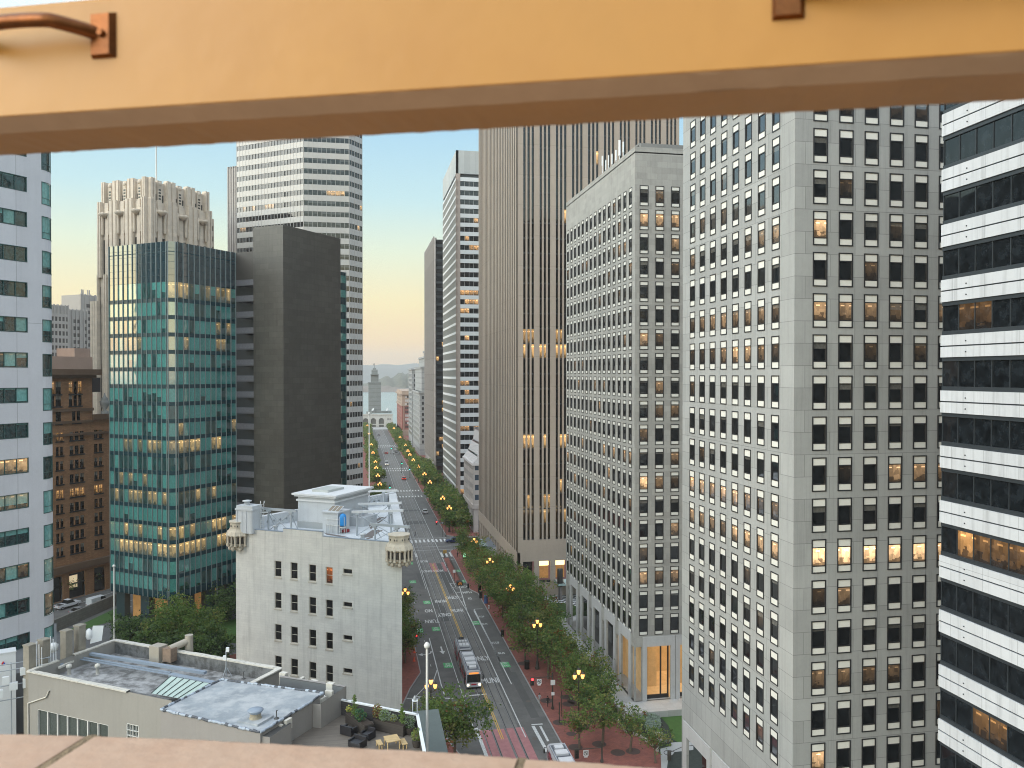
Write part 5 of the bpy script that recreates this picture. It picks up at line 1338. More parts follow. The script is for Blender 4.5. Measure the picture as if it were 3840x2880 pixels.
for i in range(14): mb.tube((c[0]-.3,c[1],zR+i*.34),(c[0]+.3,c[1],zR+i*.34),.03,.03,4)
mb.box(c[0]-.7,c[0]+1.0,c[1],c[1]+.8,zR+3.,zR+3.1);tag(mb.build('roof_ladder',[mat('white_pipe',())],None,org=(c[0],c[1],zR-.3)),'white steel ladder with hoops against the chimney stack','ladder')
for k,(px,py) in enumerate([(1034,1993),(1360,2026),(1389,1955)]):
    c=gp(px,py,zR-.3);mb=MB();mb.lathe((c[0],c[1],zR-.3),[(.32,0),(.32,.9),(.55,.92),(.5,1.1),(.1,1.2)],10);tag(mb.build('roof_vent',[wgrey],None,org=(c[0],c[1],zR-.3)),['white mushroom vent near the ladder end of the flatiron roof','stubby white vent near the front edge of the flatiron roof','grey-white vent below the crossed roof beams'][k],'vent')
def pole(name,label,P,z0,z1,r,ball=True,m=None):
    mb=MB();mb.tube((P[0],P[1],z0),(P[0],P[1],z1),r,r*.7,10)
    o=thing(name,label,'flagpole',(P[0],P[1],z0));mb.build('shaft',m or mat('white_pole_paint',(.66,.66,.64),.4,.05),o)
    if ball: mb=MB();mb.lathe((P[0],P[1],z1),[(r*.5,0),(r*1.5,.08),(r*1.9,.3),(r*1.2,.5),(r*.3,.6)],10);mb.build('ball_finial',m or mat('white_pole_paint',()),o)
c=add(TP,((CL[0]-TP[0])/LB,(CL[1]-TP[1])/LB),along(TP,((CL[0]-TP[0])/LB,(CL[1]-TP[1])/LB),1384));pole('flagpole','tall white flagpole rising behind the flatiron penthouse',c,zR+1.,zat(c,1556),.14)
c=atd(1600,1405,73);pole('flagpole','nearest thick white flagpole in front of the bus lane arrow',c,0,zat(c,2432),.155)
c=gp(429,2440);pole('flagpole','weathered white flagpole standing in the plaza near the stilts',c,0,zat(c,2128),.17,True)
# ================================================================= LOW GREY-BEIGE BUILDING WITH TERRACES
z1=25.;u1=(math.sin(math.radians(123.6)),math.cos(math.radians(123.6)));v1=(math.sin(math.radians(17)+.0),math.cos(math.radians(17)))
v1=(-u1[1],u1[0])
a1=gp(106,2514,z1)[:2];L1_=22.4;W1_=10.2
lb=thing('parapeted_low_building','low grey-beige building with tiled parapet and stained flat roof','building',(a1[0],a1[1],0))
render=mat('grey_beige_render',(.28,.27,.25),.8,.05,.4,streak=.1,bump=.1)
rooft=mat('stained_roof_felt',(.34,.345,.35),.75,.3,.5,col2=(.12,.12,.12),streak=0,bump=.2)
tile=mat('white_coping_tile',(.56,.54,.49),.6,.1,2)
def q1(a,b): return add(add(a1,u1,a),v1,b)
f1=Face(a1,u1)
wins=[(1.9+i*1.42,3.1+i*1.42+.0,z1-6.5,z1-3.6) for i in range(0,0)]
big=(f1.s_at(132),f1.s_at(398),z1-8.5,z1-3.6);sm_=(f1.s_at(466),f1.s_at(513),z1-6.8,z1-3.0)
mb=MB();f1.punched(mb,0,18.5,0,z1-.1,[(big[0],big[1],big[2],big[3]),sm_],.25)
Face(q1(0,W1_),neg(v1)).quad(mb,0,W1_,0,z1-.1);Face(q1(L1_,W1_),neg(u1)).quad(mb,0,L1_,0,z1-.1);Face(q1(L1_,0),v1).quad(mb,0,W1_,0,z1-.1)
# inner parapet faces
i0=.35
Face(q1(i0,W1_-i0),u1).quad(mb,0,L1_-2*i0,z1-1.4,z1-.1);Face(q1(i0,0),v1).quad(mb,0,W1_,z1-1.4,z1-.1)
mb.build('wall',render,lb)
mb=MB();mb.prism([q1(i0,.1),q1(15.6,.1),q1(L1_-i0,.1),q1(L1_-i0,W1_-i0),q1(i0,W1_-i0)],z1-1.45,z1-1.35);mb.build('roof',rooft,lb)
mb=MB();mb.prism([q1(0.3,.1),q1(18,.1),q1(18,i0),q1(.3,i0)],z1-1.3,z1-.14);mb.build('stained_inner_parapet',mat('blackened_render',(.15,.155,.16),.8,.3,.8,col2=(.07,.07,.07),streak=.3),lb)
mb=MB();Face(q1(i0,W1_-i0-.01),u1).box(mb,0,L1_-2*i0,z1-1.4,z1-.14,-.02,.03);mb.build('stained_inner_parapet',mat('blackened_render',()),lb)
mb=MB();rr=random.Random(2)
def coping(P,u,L,w=.5,step=.42):
    s=0
    while s<L-.05:
        e=min(s+step-.03,L);c=add(P,u,(s+e)/2);h=rr.uniform(-.015,.02);mb.rbox(c,u,e-s,w+rr.uniform(-.03,.03),z1-.12,z1+h,0);s+=step
    c=add(P,u,L/2);mb.rbox(c,u,L,w-.12,z1-.16,z1-.02,1)
coping(q1(0,.05),u1,13.2,.5,.5);coping(q1(0.05,0),v1,3.2,.45,.5);coping(q1(0.05,5.0),v1,W1_-5,.45,.5);coping(q1(0,W1_-.1),u1,L1_,.55,.62);coping(q1(L1_-.1,2.2),v1,W1_-2.2,.5,.62)
mb.build('tile_coping',[tile,mat('dark_joint',(.06,.06,.06),.8,.1)],lb)
mb=MB();n=7
a,b,c,d_=big
for i in range(n+1): x=a+(b-a)*i/n;f1.box(mb,x-.05,x+.05,c,d_,-.22,-.02,0)
f1.box(mb,a,b,d_-.06,d_,-.22,-.02,0)
wb_=mb.build('window_wall',mat('white_window_frame',(.66,.66,.64),.5,.03),lb);mb=MB();f1.quad(mb,a,b,c,d_,-.2);mb.build('pane',glass('dark_green_glass',(.012,.03,.024),(.1,.12,.11),wob=.01),wb_)
a,b,c,d_=sm_;mb=MB()
for x0,x1,y0,y1 in ((a,a+.09,c,d_),(b-.09,b,c,d_),(a,b,d_-.09,d_),(a,b,(c+d_)/2-.08,(c+d_)/2+.08),(a,b,c,c+.09),((a+b)/2-.02,(a+b)/2+.02,c,d_),(a+(b-a)*.27,a+(b-a)*.27+.03,c,d_),(a+(b-a)*.75,a+(b-a)*.75+.03,c,d_),(a,b,d_-.65,d_-.62),(a,b,d_-1.15,d_-1.12),(a,b,d_-2.5,d_-2.47)): f1.box(mb,x0,x1,y0,y1,-.2,-.03)
so_=mb.build('sash_window',mat('white_window_frame',()),lb);mb=MB();f1.quad(mb,a,b,c,d_,-.18);mb.build('pane',glass('dark_green_glass',(),()),so_)
# roof beams, skylight
bl_m=mat('blue_grey_duct',(.22,.27,.34),.45,.06,.8)
def RP(px,py,z): return gp(px,py,z)
def bar(mb,pa,pb,w,h,z,m=0):
    a=gp(*pa,z)[:2];b=gp(*pb,z)[:2];d=Vector((b[0]-a[0],b[1]-a[1]));l=d.length;d.normalize();mb.rbox(((a[0]+b[0])/2,(a[1]+b[1])/2),(d.x,d.y),l,w,z-h,z,m)
mb=MB();bar(mb,(297,2440),(770,2518),.42,.25,z1-.35);bar(mb,(222,2490),(300,2446),.4,.25,z1-.36);bar(mb,(640,2525),(815,2560),.55,.3,z1+.1);bar(mb,(300,2462),(640,2520),.18,.12,z1-.55);bar(mb,(300,2470),(640,2528),.12,.1,z1-.6);bar(mb,(222,2500),(300,2462),.3,.2,z1-.5,1)
mb.build('roof_duct',[bl_m,tile],lb)
mb=MB();pts=[gp(640,2536,z1+.05),gp(787,2563,z1+.05),gp(690,2622,z1-.35),gp(567,2600,z1-.35)]
A_,B2,C2,D2_=[Vector(p) for p in pts]
mb.face([A_,B2,C2,D2_]);
for i in range(7): t_=i/6;p,q=A_.lerp(B2,t_),D2_.lerp(C2,t_);mb.tube(p+Vector((0,0,.03)),q+Vector((0,0,.03)),.035,.035,4,1)
mb.build('skylight',[mat('pale_green_wired_glass',(.36,.46,.42),.25,.12,.9),steel],lb)
mb=MB();mb.path([gp(112,2622,z1-2.9) and (*q1(.05,-.08),z1-9),(*q1(.05,-.08),z1-3.2),(*q1(2.6,-.1),z1-2.2),(*q1(3.,-.1),z1-1.5)],.07);mb.build('drainpipe',tile,lb)
# rooftop things
c=gp(594,2488,z1-1.4)[:2];o=thing('air_conditioning_unit','beige air conditioning cabinet with a round duct on the stained roof','air conditioner',(c[0],c[1],z1-1.4))
bg_=mat('beige_cabinet',(.36,.33,.28),.6,.06,1);mb=MB();mb.rbox(c,u1,1.35,1.2,z1-1.2,z1+.55);mb.build('cabinet',bg_,o)
e_=add(c,u1,1.6);mb=MB();mb.rbox(e_,u1,1.1,.9,z1-.9,z1+.5);mb.build('fan_box',mat('rusty_fan_box',(.22,.16,.12),.7,.3,3),o)
e2_=gp(709,2446,z1-.5)[:2];mb=MB();mb.tube((e_[0],e_[1],z1+.35),(e2_[0],e2_[1],z1+.75),.36,.36,12);mb.tube((e2_[0],e2_[1],z1-2.5),(e2_[0],e2_[1],z1+1.35),.42,.42,14);mb.build('round_duct',bg_,o)
mb=MB(True);
for dx in (-.5,.5): mb.tube((*add(c,u1,dx),z1-1.4),(*add(c,u1,dx),z1-1.2),.06,.06,5)
mb.path([(*add(c,u1,.8),z1-.6),(*add(add(c,u1,.9),v1,-.5),z1-1.2),(*add(c,u1,2.),z1-1.2)],.04);mb.build('leg',bg_,o)
for k,(px,y0,y1,wd_) in enumerate([(128,2415,2500,1.0),(182,2395,2450,1.1),(266,2362,2415,1.1),(316,2342,2398,1.1)]):
    t_=along(a1,v1,px-4);c=add(q1(0,t_),u1,-.75);zt_=zat(c,y0);o=thing('antenna_pier',['bare stone pier at the parapet corner, nearest the white cabinet','stone pier with thin aerials against the pale tower','stone pier with a white dish beside it','stone pier carrying an angled white panel, farthest back'][k],'pier',(c[0],c[1],22.4))
    mb=MB();mb.rbox(c,u1,.8,.8,z1-8,zt_-.15);mb.rbox(c,u1,.9,.9,zt_-.15,zt_);mb.build('pier',mat('weathered_stone_pier',(.27,.25,.21),.85,.15,2),o)
    mb=MB()
    if k==3: mb.face([(c[0]+1.,c[1],zt_-2.1),(c[0]+2.1,c[1]+.2,zt_-1.9),(c[0]+2.3,c[1]+.2,zt_-.3),(c[0]+1.3,c[1],zt_-.2)]);mb.lathe((c[0]+.9,c[1],zt_-1.6),[(.2,0),(.35,.3),(.3,.9),(.1,1.1)],8)
    elif k==2: mb.lathe((c[0]-1.3,c[1],zt_-2.3),[(.1,0),(.5,.3),(.55,.8),(.2,1.)],10)
    else: 
        for j in range(3): mb.tube((c[0]+.6+j*.25,c[1],zt_-2.5),(c[0]+.6+j*.25,c[1],zt_+.2-j*.3),.04,.04,5)
    mb.build('aerial',mat('white_aerial',(.75,.78,.8)),o)
c=gp(848,2540,z1-1.4);o=thing('floodlight_mast','slim tripod mast with two white floodlights at the parapet corner','light mast',c)
mb=MB();mb.tube(c,(c[0],c[1],zat(c,2440)),.05,.05,6)
for a in range(3): mb.tube((c[0]+.6*math.cos(a*2.1),c[1]+.6*math.sin(a*2.1),c[2]),(c[0],c[1],c[2]+1.1),.03,.03,4)
mb.build('tripod',galv,o);mb=MB();zz=zat(c,2440);mb.box(c[0]-.28,c[0]+.02,c[1]-.15,c[1]+.15,zz-.9,zz-.5);mb.box(c[0],c[0]+.3,c[1]-.15,c[1]+.15,zz-.1,zz+.3);mb.build('floodlights',mat('white_aerial',()),o)
for k,(px,py) in enumerate([(366,2528),(259,2530)]):
    c=gp(px,py,z1-1.35);mb=MB();mb.lathe(c,[(.18,0),(.16,.7),(.3,.75),(.25,1.),(.05,1.1)],8);tag(mb.build('roof_vent',[tile],None,org=c),['small white cowl vent in the middle of the stained roof','tiny pipe vent near the stepped parapet'][k],'vent')
# --- annex with slate-grey roof ---------------------------------------------------
z2=25.5
an=thing('annex_building','grey rendered annex with a patched slate-blue flat roof','building',(*gp(602,2662,z2)[:2],0))
def g2(px,py,z=None): return gp(px,py,z2 if z is None else z)[:2]
poly=[g2(602,2662),g2(976,2748),g2(1170,2631),g2(1215,2600),g2(830,2548)]
ren2=mat('grey_render_annex',(.27,.255,.245),.8,.05,.4,streak=.08,bump=.1)
mb=MB();mb.prism(poly,0,z2-.05);pr1=[g2(1204,2633),g2(1299,2574),g2(1048,2534),g2(1000,2560)]
P1a,P1b,P1c=g2(1170,2629),g2(1204,2633),g2(1299,2574)
mb.face([(*P1a,0),(*P1b,0),(*P1b,z2-.2),(*P1a,z2-.2)]);mb.face([(*P1b,0),(*P1c,0),(*P1c,z2+.05),(*P1b,z2-.1)]);P1d=g2(1048,2534)
mb.face([(*P1c,0),(*P1d,0),(*P1d,z2+.05),(*P1c,z2+.05)]);P1e=g2(1292,2578);P1f=g2(1048,2540);mb.face([(*P1e,z2-1.4),(*P1f,z2-1.4),(*P1f,z2+.0),(*P1e,z2+.0)],1);mb.face([(*P1c,z2+.05),(*P1d,z2+.05),(*P1f,z2+.05),(*P1e,z2+.05)])
mb.face([(*g2(1195,2632),z2-1.4),(*P1c,z2-1.4),(*P1d,z2-1.4),(*g2(1000,2560),z2-1.4)],2)
Q=[g2(975,2744),g2(1012,2748),g2(1093,2696),g2(1064,2689)];mb.prism(Q,0,z2-.35,0,top=2)
mb.build('wall',[ren2,mat('dark_grey_metal_parapet',(.13,.14,.15),.5,.08),mat('dark_trough',(.05,.05,.05),.8,.2)],an)
mb=MB();mb.prism(poly,z2-.05,z2+.0);mb.build('roof',mat('slate_blue_roof_felt',(.26,.29,.32),.6,.2,.4,col2=(.40,.42,.44),bump=.35,bscale=3),an)
mb=MB();rr=random.Random(9)
pth=[g2(830,2550),g2(602,2662),g2(976,2748),g2(1172,2630),g2(1212,2600),g2(830,2550)]
for a,b in zip(pth,pth[1:]):
    L=math.dist(a,b);n=int(L/.35)
    for i in range(n):
        t_=i/n;t2=(i+.93)/n;p=(a[0]+(b[0]-a[0])*t_,a[1]+(b[1]-a[1])*t_,z2+.03+rr.uniform(-.03,.05));q=(a[0]+(b[0]-a[0])*t2,a[1]+(b[1]-a[1])*t2,z2+.03+rr.uniform(-.03,.05));mb.tube(p,q,rr.uniform(.09,.15),rr.uniform(.08,.14),6,rr.choice([0,0,1]))
mb.build('roof_edge_roll',[mat('pale_blue_edge_felt',(.33,.38,.45),.6,.2,3),mat('dark_edge_felt',(.08,.09,.11),.7,.2,3)],an)
mb=MB(True)
for i,(px,py) in enumerate([(1064,2542),(1118,2556),(1130,2556),(1172,2567),(1240,2582),(1235,2604),(1210,2622),(1180,2560),(1080,2712),(1045,2722)]):
    c=gp(px,py,z2-.4);
    if i in(0,4): mb.rbox(c[:2],u1,.7,.5,z2-1.,z2+.12)
    else: mb.rbox(c[:2],u1 if i%2 else v1,.75,.28,z2-.9,z2-.25+.1*(i%3))
mb.build('loose_block',tile,an)
mb=MB();pa=[Vector(gp(1115,2722,z2-1.6)),Vector(gp(1160,2697,z2-1.6)),Vector(gp(1168,2738,z2-2.6)),Vector(gp(1120,2770,z2-2.6))]
mb.face(pa)
o=mb.build('awning_window',glass('dark_green_glass',(),()),an);mb=MB()
for a,b in zip(pa,pa[1:]+pa[:1]): mb.tube(a,b,.055,.055,5)
mb.build('sash_frame',tile,o)
c=gp(958,2700,z2);o=thing('turbine_vent','round roof vent with a domed cap on a grey curb','vent',(c[0],c[1],z2))
mb=MB();mb.prism([add(add(c,u1,a),v1,b) for a,b in ((-1.05,-1.0),(1.05,-1.),(1.05,1.),(-1.05,1.))],z2-.02,z2+.18);mb.build('curb',mat('slate_blue_roof_felt',()),o);mb=MB();mb.lathe((c[0],c[1],z2+.18),[(.52,0),(.45,.1),(.47,.55),(.5,.62)],16);mb.build('collar',mat('rusty_vent_collar',(.28,.25,.19),.7,.3,4),o)
mb=MB();mb.lathe((c[0],c[1],z2+.8),[(.5,-.18),(.66,.02),(.64,.07),(.4,.16),(.05,.2)],18);mb.build('cap',bl_m,o)
for k,(px,py) in enumerate([(1037,2695),(913,2546)]):
    c=gp(px,py,z2);mb=MB();mb.lathe(c,[(.22,0),(.2,.06),(.05,.12),(.04,.7)],8);mb.tube((c[0],c[1],z2+.66),(c[0]+.14,c[1],z2+.72),.03,.03,5);tag(mb.build('stack_pipe',[steel],None,org=c),['thin black vent pipe near the domed roof vent','thin black vent pipe near the back edge of the slate roof'][k],'vent pipe')
# --- roof terrace ------------------------------------------------------------------
zd=23.2
dk_=thing('roof_terrace','timber roof terrace with dark fence and white rail beside the flatiron wall','terrace',(*gp(1300,2626,zd+1.3)[:2],zd))
def gd(px,py,z=None): return gp(px,py,zd if z is None else z)
e1,e2,e3=gd(1300,2626,zd+1.4)[:2],gd(1565,2678,zd+1.4)[:2],gd(1591,2815,zd+1.4)[:2]
i1=(e1[0]-1,e1[1]-16)
mb=MB();mb.prism([(e1[0]-6,e1[1]+3),e1,e2,e3,(e3[0],50),(e1[0]-6,50)],zd-3,zd);mb.build('decking',mat('grey_timber_decking',(.15,.13,.11),.7,.12,1.5,brick=(30,.14,.012,.4,0.,.12)),dk_)
mb=MB()
for a,b in ((add(e1,(-.82,.57),5),e1),(e1,e2),(e2,e3)):
    d=Vector((b[0]-a[0],b[1]-a[1]));l=d.length;d.normalize();mb.rbox(((a[0]+b[0])/2,(a[1]+b[1])/2),(d.x,d.y),l,.12,zd,zd+1.3,0);mb.rbox(((a[0]+b[0])/2,(a[1]+b[1])/2),(d.x,d.y),l+.15,.26,zd+1.3,zd+1.42,1)
mb.build('fence',[mat('dark_fence_boards',(.055,.055,.06),.7,.15,2,brick=(30,.2,.02,.6,0.)),mat('white_rail_paint',(.7,.73,.76),.4,.03)],dk_)
rrr=random.Random(11)
def leaf_cloud(mb,c,rx,ry,rz,n,s,rg,m=0,mm=None,squash=0.):
    for _ in range(n):
        while True:
            x,y,z=rg.uniform(-1,1),rg.uniform(-1,1),rg.uniform(-1,1)
            r_=x*x+y*y+z*z
            if r_<1 and r_>rg.random()*.5: break
        p=Vector((c[0]+x*rx,c[1]+y*ry,c[2]+z*rz));a=Vector((rg.gauss(0,1),rg.gauss(0,1),rg.gauss(0,.7))).normalized();b=a.orthogonal().normalized()
        k=s*rg.uniform(.6,1.3);a=a*k;b=b*k*.6
        mb.face([p-a,p-b*.9,p+a,p+b*.9],m if mm is None else rg.choice(mm))
def leafm(name,c,var=.35):
    if name in MATS: return MATS[name]
    m=mat(name,c,.65,var,.9,spec=.25);t=NT(m);b=t.n['Principled BSDF'];tr=t.new('ShaderNodeBsdfTranslucent');l=b.inputs['Base Color'].links[0].from_socket;t.put(tr.inputs[0],t.mix(1.,l,(1.7,1.65,1.3),'MULTIPLY'));ms=t.new('ShaderNodeMixShader');ms.inputs[0].default_value=.4;t.put(ms.inputs[1],b.outputs[0]);t.put(ms.inputs[2],tr.outputs[0]);t.put(t.n['Material Output'].inputs[0],ms.outputs[0]);return m
gl1=leafm('leaf_green_mid',(.13,.20,.055));gl2=leafm('leaf_green_dark',(.075,.13,.045));gl3=leafm('leaf_green_olive',(.21,.225,.075));gl4=leafm('leaf_silver',(.20,.25,.2));gl5=leafm('leaf_rust',(.16,.07,.03))
plm=mat('dark_planter_boards',(.045,.038,.034),.7,.12,2,brick=(30,.25,.02,.6,0.))
def planter(px0,py0,px1,py1,label,h=.95,wd_=.9):
    a=gd(px0,py0,zd+h)[:2];b=gd(px1,py1,zd+h)[:2];d=Vector((b[0]-a[0],b[1]-a[1]));l=d.length;d.normalize();n=Vector((-d.y,d.x));c=((a[0]+b[0])/2+n.x*wd_/2,(a[1]+b[1])/2+n.y*wd_/2)
    mb=MB();mb.rbox(c,(d.x,d.y),l,wd_,zd,zd+h-.05,0);mb.rbox(c,(d.x,d.y),l-.1,wd_-.1,zd+h-.05,zd+h-.02,1);o=tag(mb.build('planter_box',[plm,mat('dark_soil',(.03,.02,.015),.9,.2)],None,org=(c[0],c[1],zd)),label,'planter');return a,b,d,n,h
p_=planter(1295,2672,1367,2722,'dark timber planter box against the sofa end of the terrace');p2_=planter(1400,2696,1512,2722,'longer dark timber planter box along the terrace fence')
def shrub(px,py,h,r,mats_,label,n=260,s=.09,up_=False):
    c=gd(px,py,zd+.9);mb=MB();rg=random.Random(px)
    if up_:
        for i in range(n//6):
            a=rg.uniform(0,6.28);q=rg.uniform(0,r);z=rg.uniform(.1,h);t_=1-z/h*.8
            leaf_cloud(mb,(c[0]+q*t_*math.cos(a),c[1]+q*t_*math.sin(a),zd+.9+z),.12,.12,.12,6,s,rg)
    else: leaf_cloud(mb,(c[0],c[1],zd+.9+h*.45),r,r,h*.55,n,s,rg,0,list(range(len(mats_))))
    for i in range(5): a=i*1.26;mb.tube((c[0],c[1],zd+.85),(c[0]+r*.5*math.cos(a),c[1]+r*.5*math.sin(a),zd+.9+h*.6),.02,.01,4)
    tag(mb.build('shrub',mats_,None,org=(c[0],c[1],zd+.9)),label,'shrub')
shrub(1330,2690,1.9,.45,[gl1,gl2],'tall pointed green shrub next to the sofa planter',300,.08,True);shrub(1352,2702,1.1,.55,[gl2,leafm('leaf_blue_green',(.03,.10,.06))],'round blue-green bush in the shorter planter box');shrub(1310,2670,.6,.3,[leafm('leaf_yellow',(.45,.42,.12)),gl1],'small yellow flowering bush in the shorter planter box',120)
shrub(1415,2690,1.2,.45,[gl5,gl3],'rust-tinted bush at the start of the longer planter');shrub(1443,2700,.9,.55,[gl4,gl4,gl1],'silver-leaved bush in the middle of the longer planter');shrub(1475,2704,.6,.4,[gl3,gl4],'low grassy tuft in the longer planter',160);shrub(1508,2712,1.6,.4,[gl1,gl3],'upright green bush at the end of the longer planter',300,.08,True)
def potbush(px,py,label,m_):
    c=gd(px,py);mb=MB();mb.lathe((c[0],c[1],zd),[(.3,0),(.42,.5),(.42,.55)],12,2);leaf_cloud(mb,(c[0],c[1],zd+1.0),.5,.5,.6,320,.08,random.Random(px),0,[0,1]);tag(mb.build('potted_bush',m_+[plm],None,org=(c[0],c[1],zd)),label,'potted plant')
potbush(1537,2752,'silver green potted bush below the fence corner',[gl4,gl2]);potbush(1563,2800,'bright green potted bush nearest the ledge by the white rail',[gl1,gl3])
wk_=mat('black_wicker',(.015,.015,.02),.5,.2,10)
def chair(px,py,label,rz,w=.95):
    c=gd(px,py);o=thing('wicker_armchair',label,'armchair',(c[0],c[1],zd),'black wicker seats on the terrace');cr_,sr_=math.cos(rz),math.sin(rz)
    def B(mb,x0,x1,y0,y1,z0,z1): mb.prism([(c[0]+x*cr_-y*sr_,c[1]+x*sr_+y*cr_) for x,y in ((x0,y0),(x1,y0),(x1,y1),(x0,y1))],zd+z0,zd+z1)
    h=w/2
    mb=MB();B(mb,-h+.14,h-.14,-.42,.3,.05,.34);mb.build('seat_base',wk_,o);mb=MB();B(mb,-h+.15,h-.15,-.40,.28,.34,.46);mb.build('cushion',mat('charcoal_cushion',(.03,.032,.04),.8,.1),o)
    mb=MB();B(mb,-h,h,.3,.45,.05,.8);mb.build('backrest',wk_,o)
    for x in (-h,h-.14): mb=MB();B(mb,x,x+.14,-.42,.3,.05,.62);mb.build('armrest',wk_,o)
chair(1380,2768,'black wicker armchair nearest the wooden table',math.radians(-40));chair(1340,2800,'black wicker armchair in front, cut by the ledge',math.radians(-40),1.3);chair(1308,2752,'black wicker seat by the shorter planter',math.radians(140),1.2)
pine=mat('pale_pine_boards',(.50,.36,.18),.6,.12,2,brick=(30,.14,.012,.6,0.,.1))
def slab(px,py,w,l,h,rz,name,label,cat):
    c=gd(px,py,zd+h);o=thing(name,label,cat,(c[0],c[1],zd));cr_,sr_=math.cos(rz),math.sin(rz)
    def pt(x,y): return (c[0]+x*cr_-y*sr_,c[1]+x*sr_+y*cr_)
    mb=MB();mb.prism([pt(-w/2,-l/2),pt(w/2,-l/2),pt(w/2,l/2),pt(-w/2,l/2)],zd+h-.05,zd+h);mb.build('top',pine,o)
    for sx in (-1,1):
        for sy in (-1,1): mb=MB();mb.rbox(pt(sx*(w/2-.08),sy*(l/2-.08)),u1,.07,.07,zd,zd+h-.05);mb.build('leg',pine,o)
slab(1470,2768,1.15,1.25,.75,math.radians(12),'wooden_table','square pale pine table on the terrace','table');slab(1423,2783,.4,1.,.45,math.radians(12),'wooden_bench','pale pine bench beside the sofa side of the table','bench');slab(1513,2780,.45,1.1,.45,math.radians(12),'wooden_bench','pale pine bench behind the metal arch lantern side of the table','bench')
c=gd(1556,2690);mb=MB()
for dx in (-.2,.2):
    for dy in (-.2,.2): mb.tube((c[0]+dx,c[1]+dy,zd),(c[0]+dx,c[1]+dy,zd+1.5),.03,.03,4)
mb.box(c[0]-.25,c[0]+.25,c[1]-.25,c[1]+.25,zd+1.5,zd+1.56);mb.lathe((c[0],c[1],zd+1.56),[(.14,0),(.17,.12),(.12,.3),(.03,.42)],10,1)
tag(mb.build('patio_heater',[mat('white_rail_paint',()),mat('grey_lantern',(.3,.32,.34),.4,.1)],None,org=(c[0],c[1],zd)),'white stand with a grey egg-shaped lantern at the fence corner','lantern stand')
cz=19.5;P_=[gp(*q,cz)[:2] for q in ((1545,2668),(1644,2658),(1682,2830),(1560,2830))]
mb=MB();mb.prism(P_,cz-.5,cz);mb.prism([add(p,(0,0),0) for p in P_],0,cz-.6,0)
tag(mb.build('green_roofed_wing',[mat('green_grey_roof_felt',(.10,.125,.12),.7,.1,.6)],None,org=(P_[0][0],P_[0][1],0)),'plain wing with a green-grey felt roof, under the nearest flagpole','building')
# --- far left corner: equipment rack, cabinet and patio --------------------------------
zp=16.0
c=atd(60,1405,80);z_=zat(c,2520)
o=thing('equipment_rack','steel gantry with rows of small white telecom boxes by the parapet','equipment rack',(c[0],c[1],zp))
mb=MB()
for i in range(6):
    x=c[0]-2.6+i*1.0;y=c[1]-.9+i*.42
    mb.tube((x,y,zp),(x,y,z_+1.),.06,.06,5)
for zz in (z_+.9,z_+.3,z_-1.2,z_-2.6): mb.tube((c[0]-3,c[1]-1.1,zz),(c[0]+2.6,c[1]+1.2,zz),.05,.05,5)
mb.build('gantry',galv,o)
for (dx,dz,w,h) in ((-.9,-.9,.55,.7),(.5,-.3,.6,.7),(-.3,-1.6,.7,.7),(.7,-1.6,.6,.9),(1.6,-1.2,.6,.8),(-1.4,-2.2,.6,.8)):
    mb=MB();mb.rbox((c[0]+dx,c[1]+dx*.42-.2),(.92,.39),w,.35,z_+dz,z_+dz+h);mb.build('telecom_box',mat('white_aerial',()),o)
c=atd(10,1405,84);mb=MB();za,zb_=zat(c,2500),zat(c,2440);mb.rbox(c[:2],(.92,.39),1.9,1.4,zp,zb_-.1);mb.rbox(c[:2],(.92,.39),2.,1.5,zb_-.1,zb_)
f_=Face(add(c[:2],(.92,.39),-.9),(.92,.39));f_.box(mb,.6,.75,za+.5,za+.65,0,.74,1);f_.box(mb,.75,.9,za+.5,za+.65,0,.74,2);f_.box(mb,.67,.82,za+.62,za+.77,0,.735,1)
tag(mb.build('white_cabinet',[mat('white_cabinet_paint',(.7,.72,.74),.5,.04),mat('red_sticker',(.6,.03,.02),.5,0),mat('blue_sticker',(.03,.1,.5),.5,0)],None,org=(c[0],c[1],zp)),'tall white equipment cabinet with a small red and blue diamond sticker','cabinet')
mb=MB();q=[atd(-200,1405,95),atd(205,1405,100),atd(205,1405,55),atd(-200,1405,50)];mb.prism([x[:2] for x in q],0,zp);tag(mb.build('paved_terrace_block',[mat('dark_terrace_paving',(.06,.06,.062),.8,.15,.5,brick=(.9,.9,.02,.7,0.),bump=.1)],None,org=(q[0][0],q[0][1],0)),'dark paved terrace below the equipment rack','terrace')
c=gp(50,2695,zp+.75);o=thing('patio_table','round white patio table on the dark terrace','table',(c[0],c[1],zp));mb=MB();mb.lathe((c[0],c[1],zp+.7),[(.6,0),(.62,.03),(.6,.06)],20);mb.build('top',tile,o);mb=MB();mb.lathe((c[0],c[1],zp),[(.3,0),(.3,.04),(.04,.06),(.04,.7)],8);mb.build('pedestal',steel,o)
c=gp(8,2745,zp);o=thing('closed_parasol','closed cream parasol at the picture edge on the dark terrace','parasol',(c[0],c[1],zp));mb=MB();mb.lathe((c[0],c[1],zp+.9),[(.25,0),(.28,.3),(.22,1.2),(.05,1.7)],8);mb.build('canopy',tile,o);mb=MB();mb.tube(c,(c[0],c[1],zp+2.7),.03,.03,6);mb.build('pole',steel,o)
mb=MB();a_,b_=gp(0,2660,zp+1.)[:2],gp(90,2610,zp+1.)[:2];fz2=Face(a_,((b_[0]-a_[0])/math.dist(a_,b_),(b_[1]-a_[1])/math.dist(a_,b_)));fz2.box(mb,-3,math.dist(a_,b_)+1,zp,zp+1.2,-.3,0);tag(mb.build('terrace_wall',[ren2],None,org=(a_[0],a_[1],zp)),'low grey wall edging the dark terrace under the equipment rack','wall')
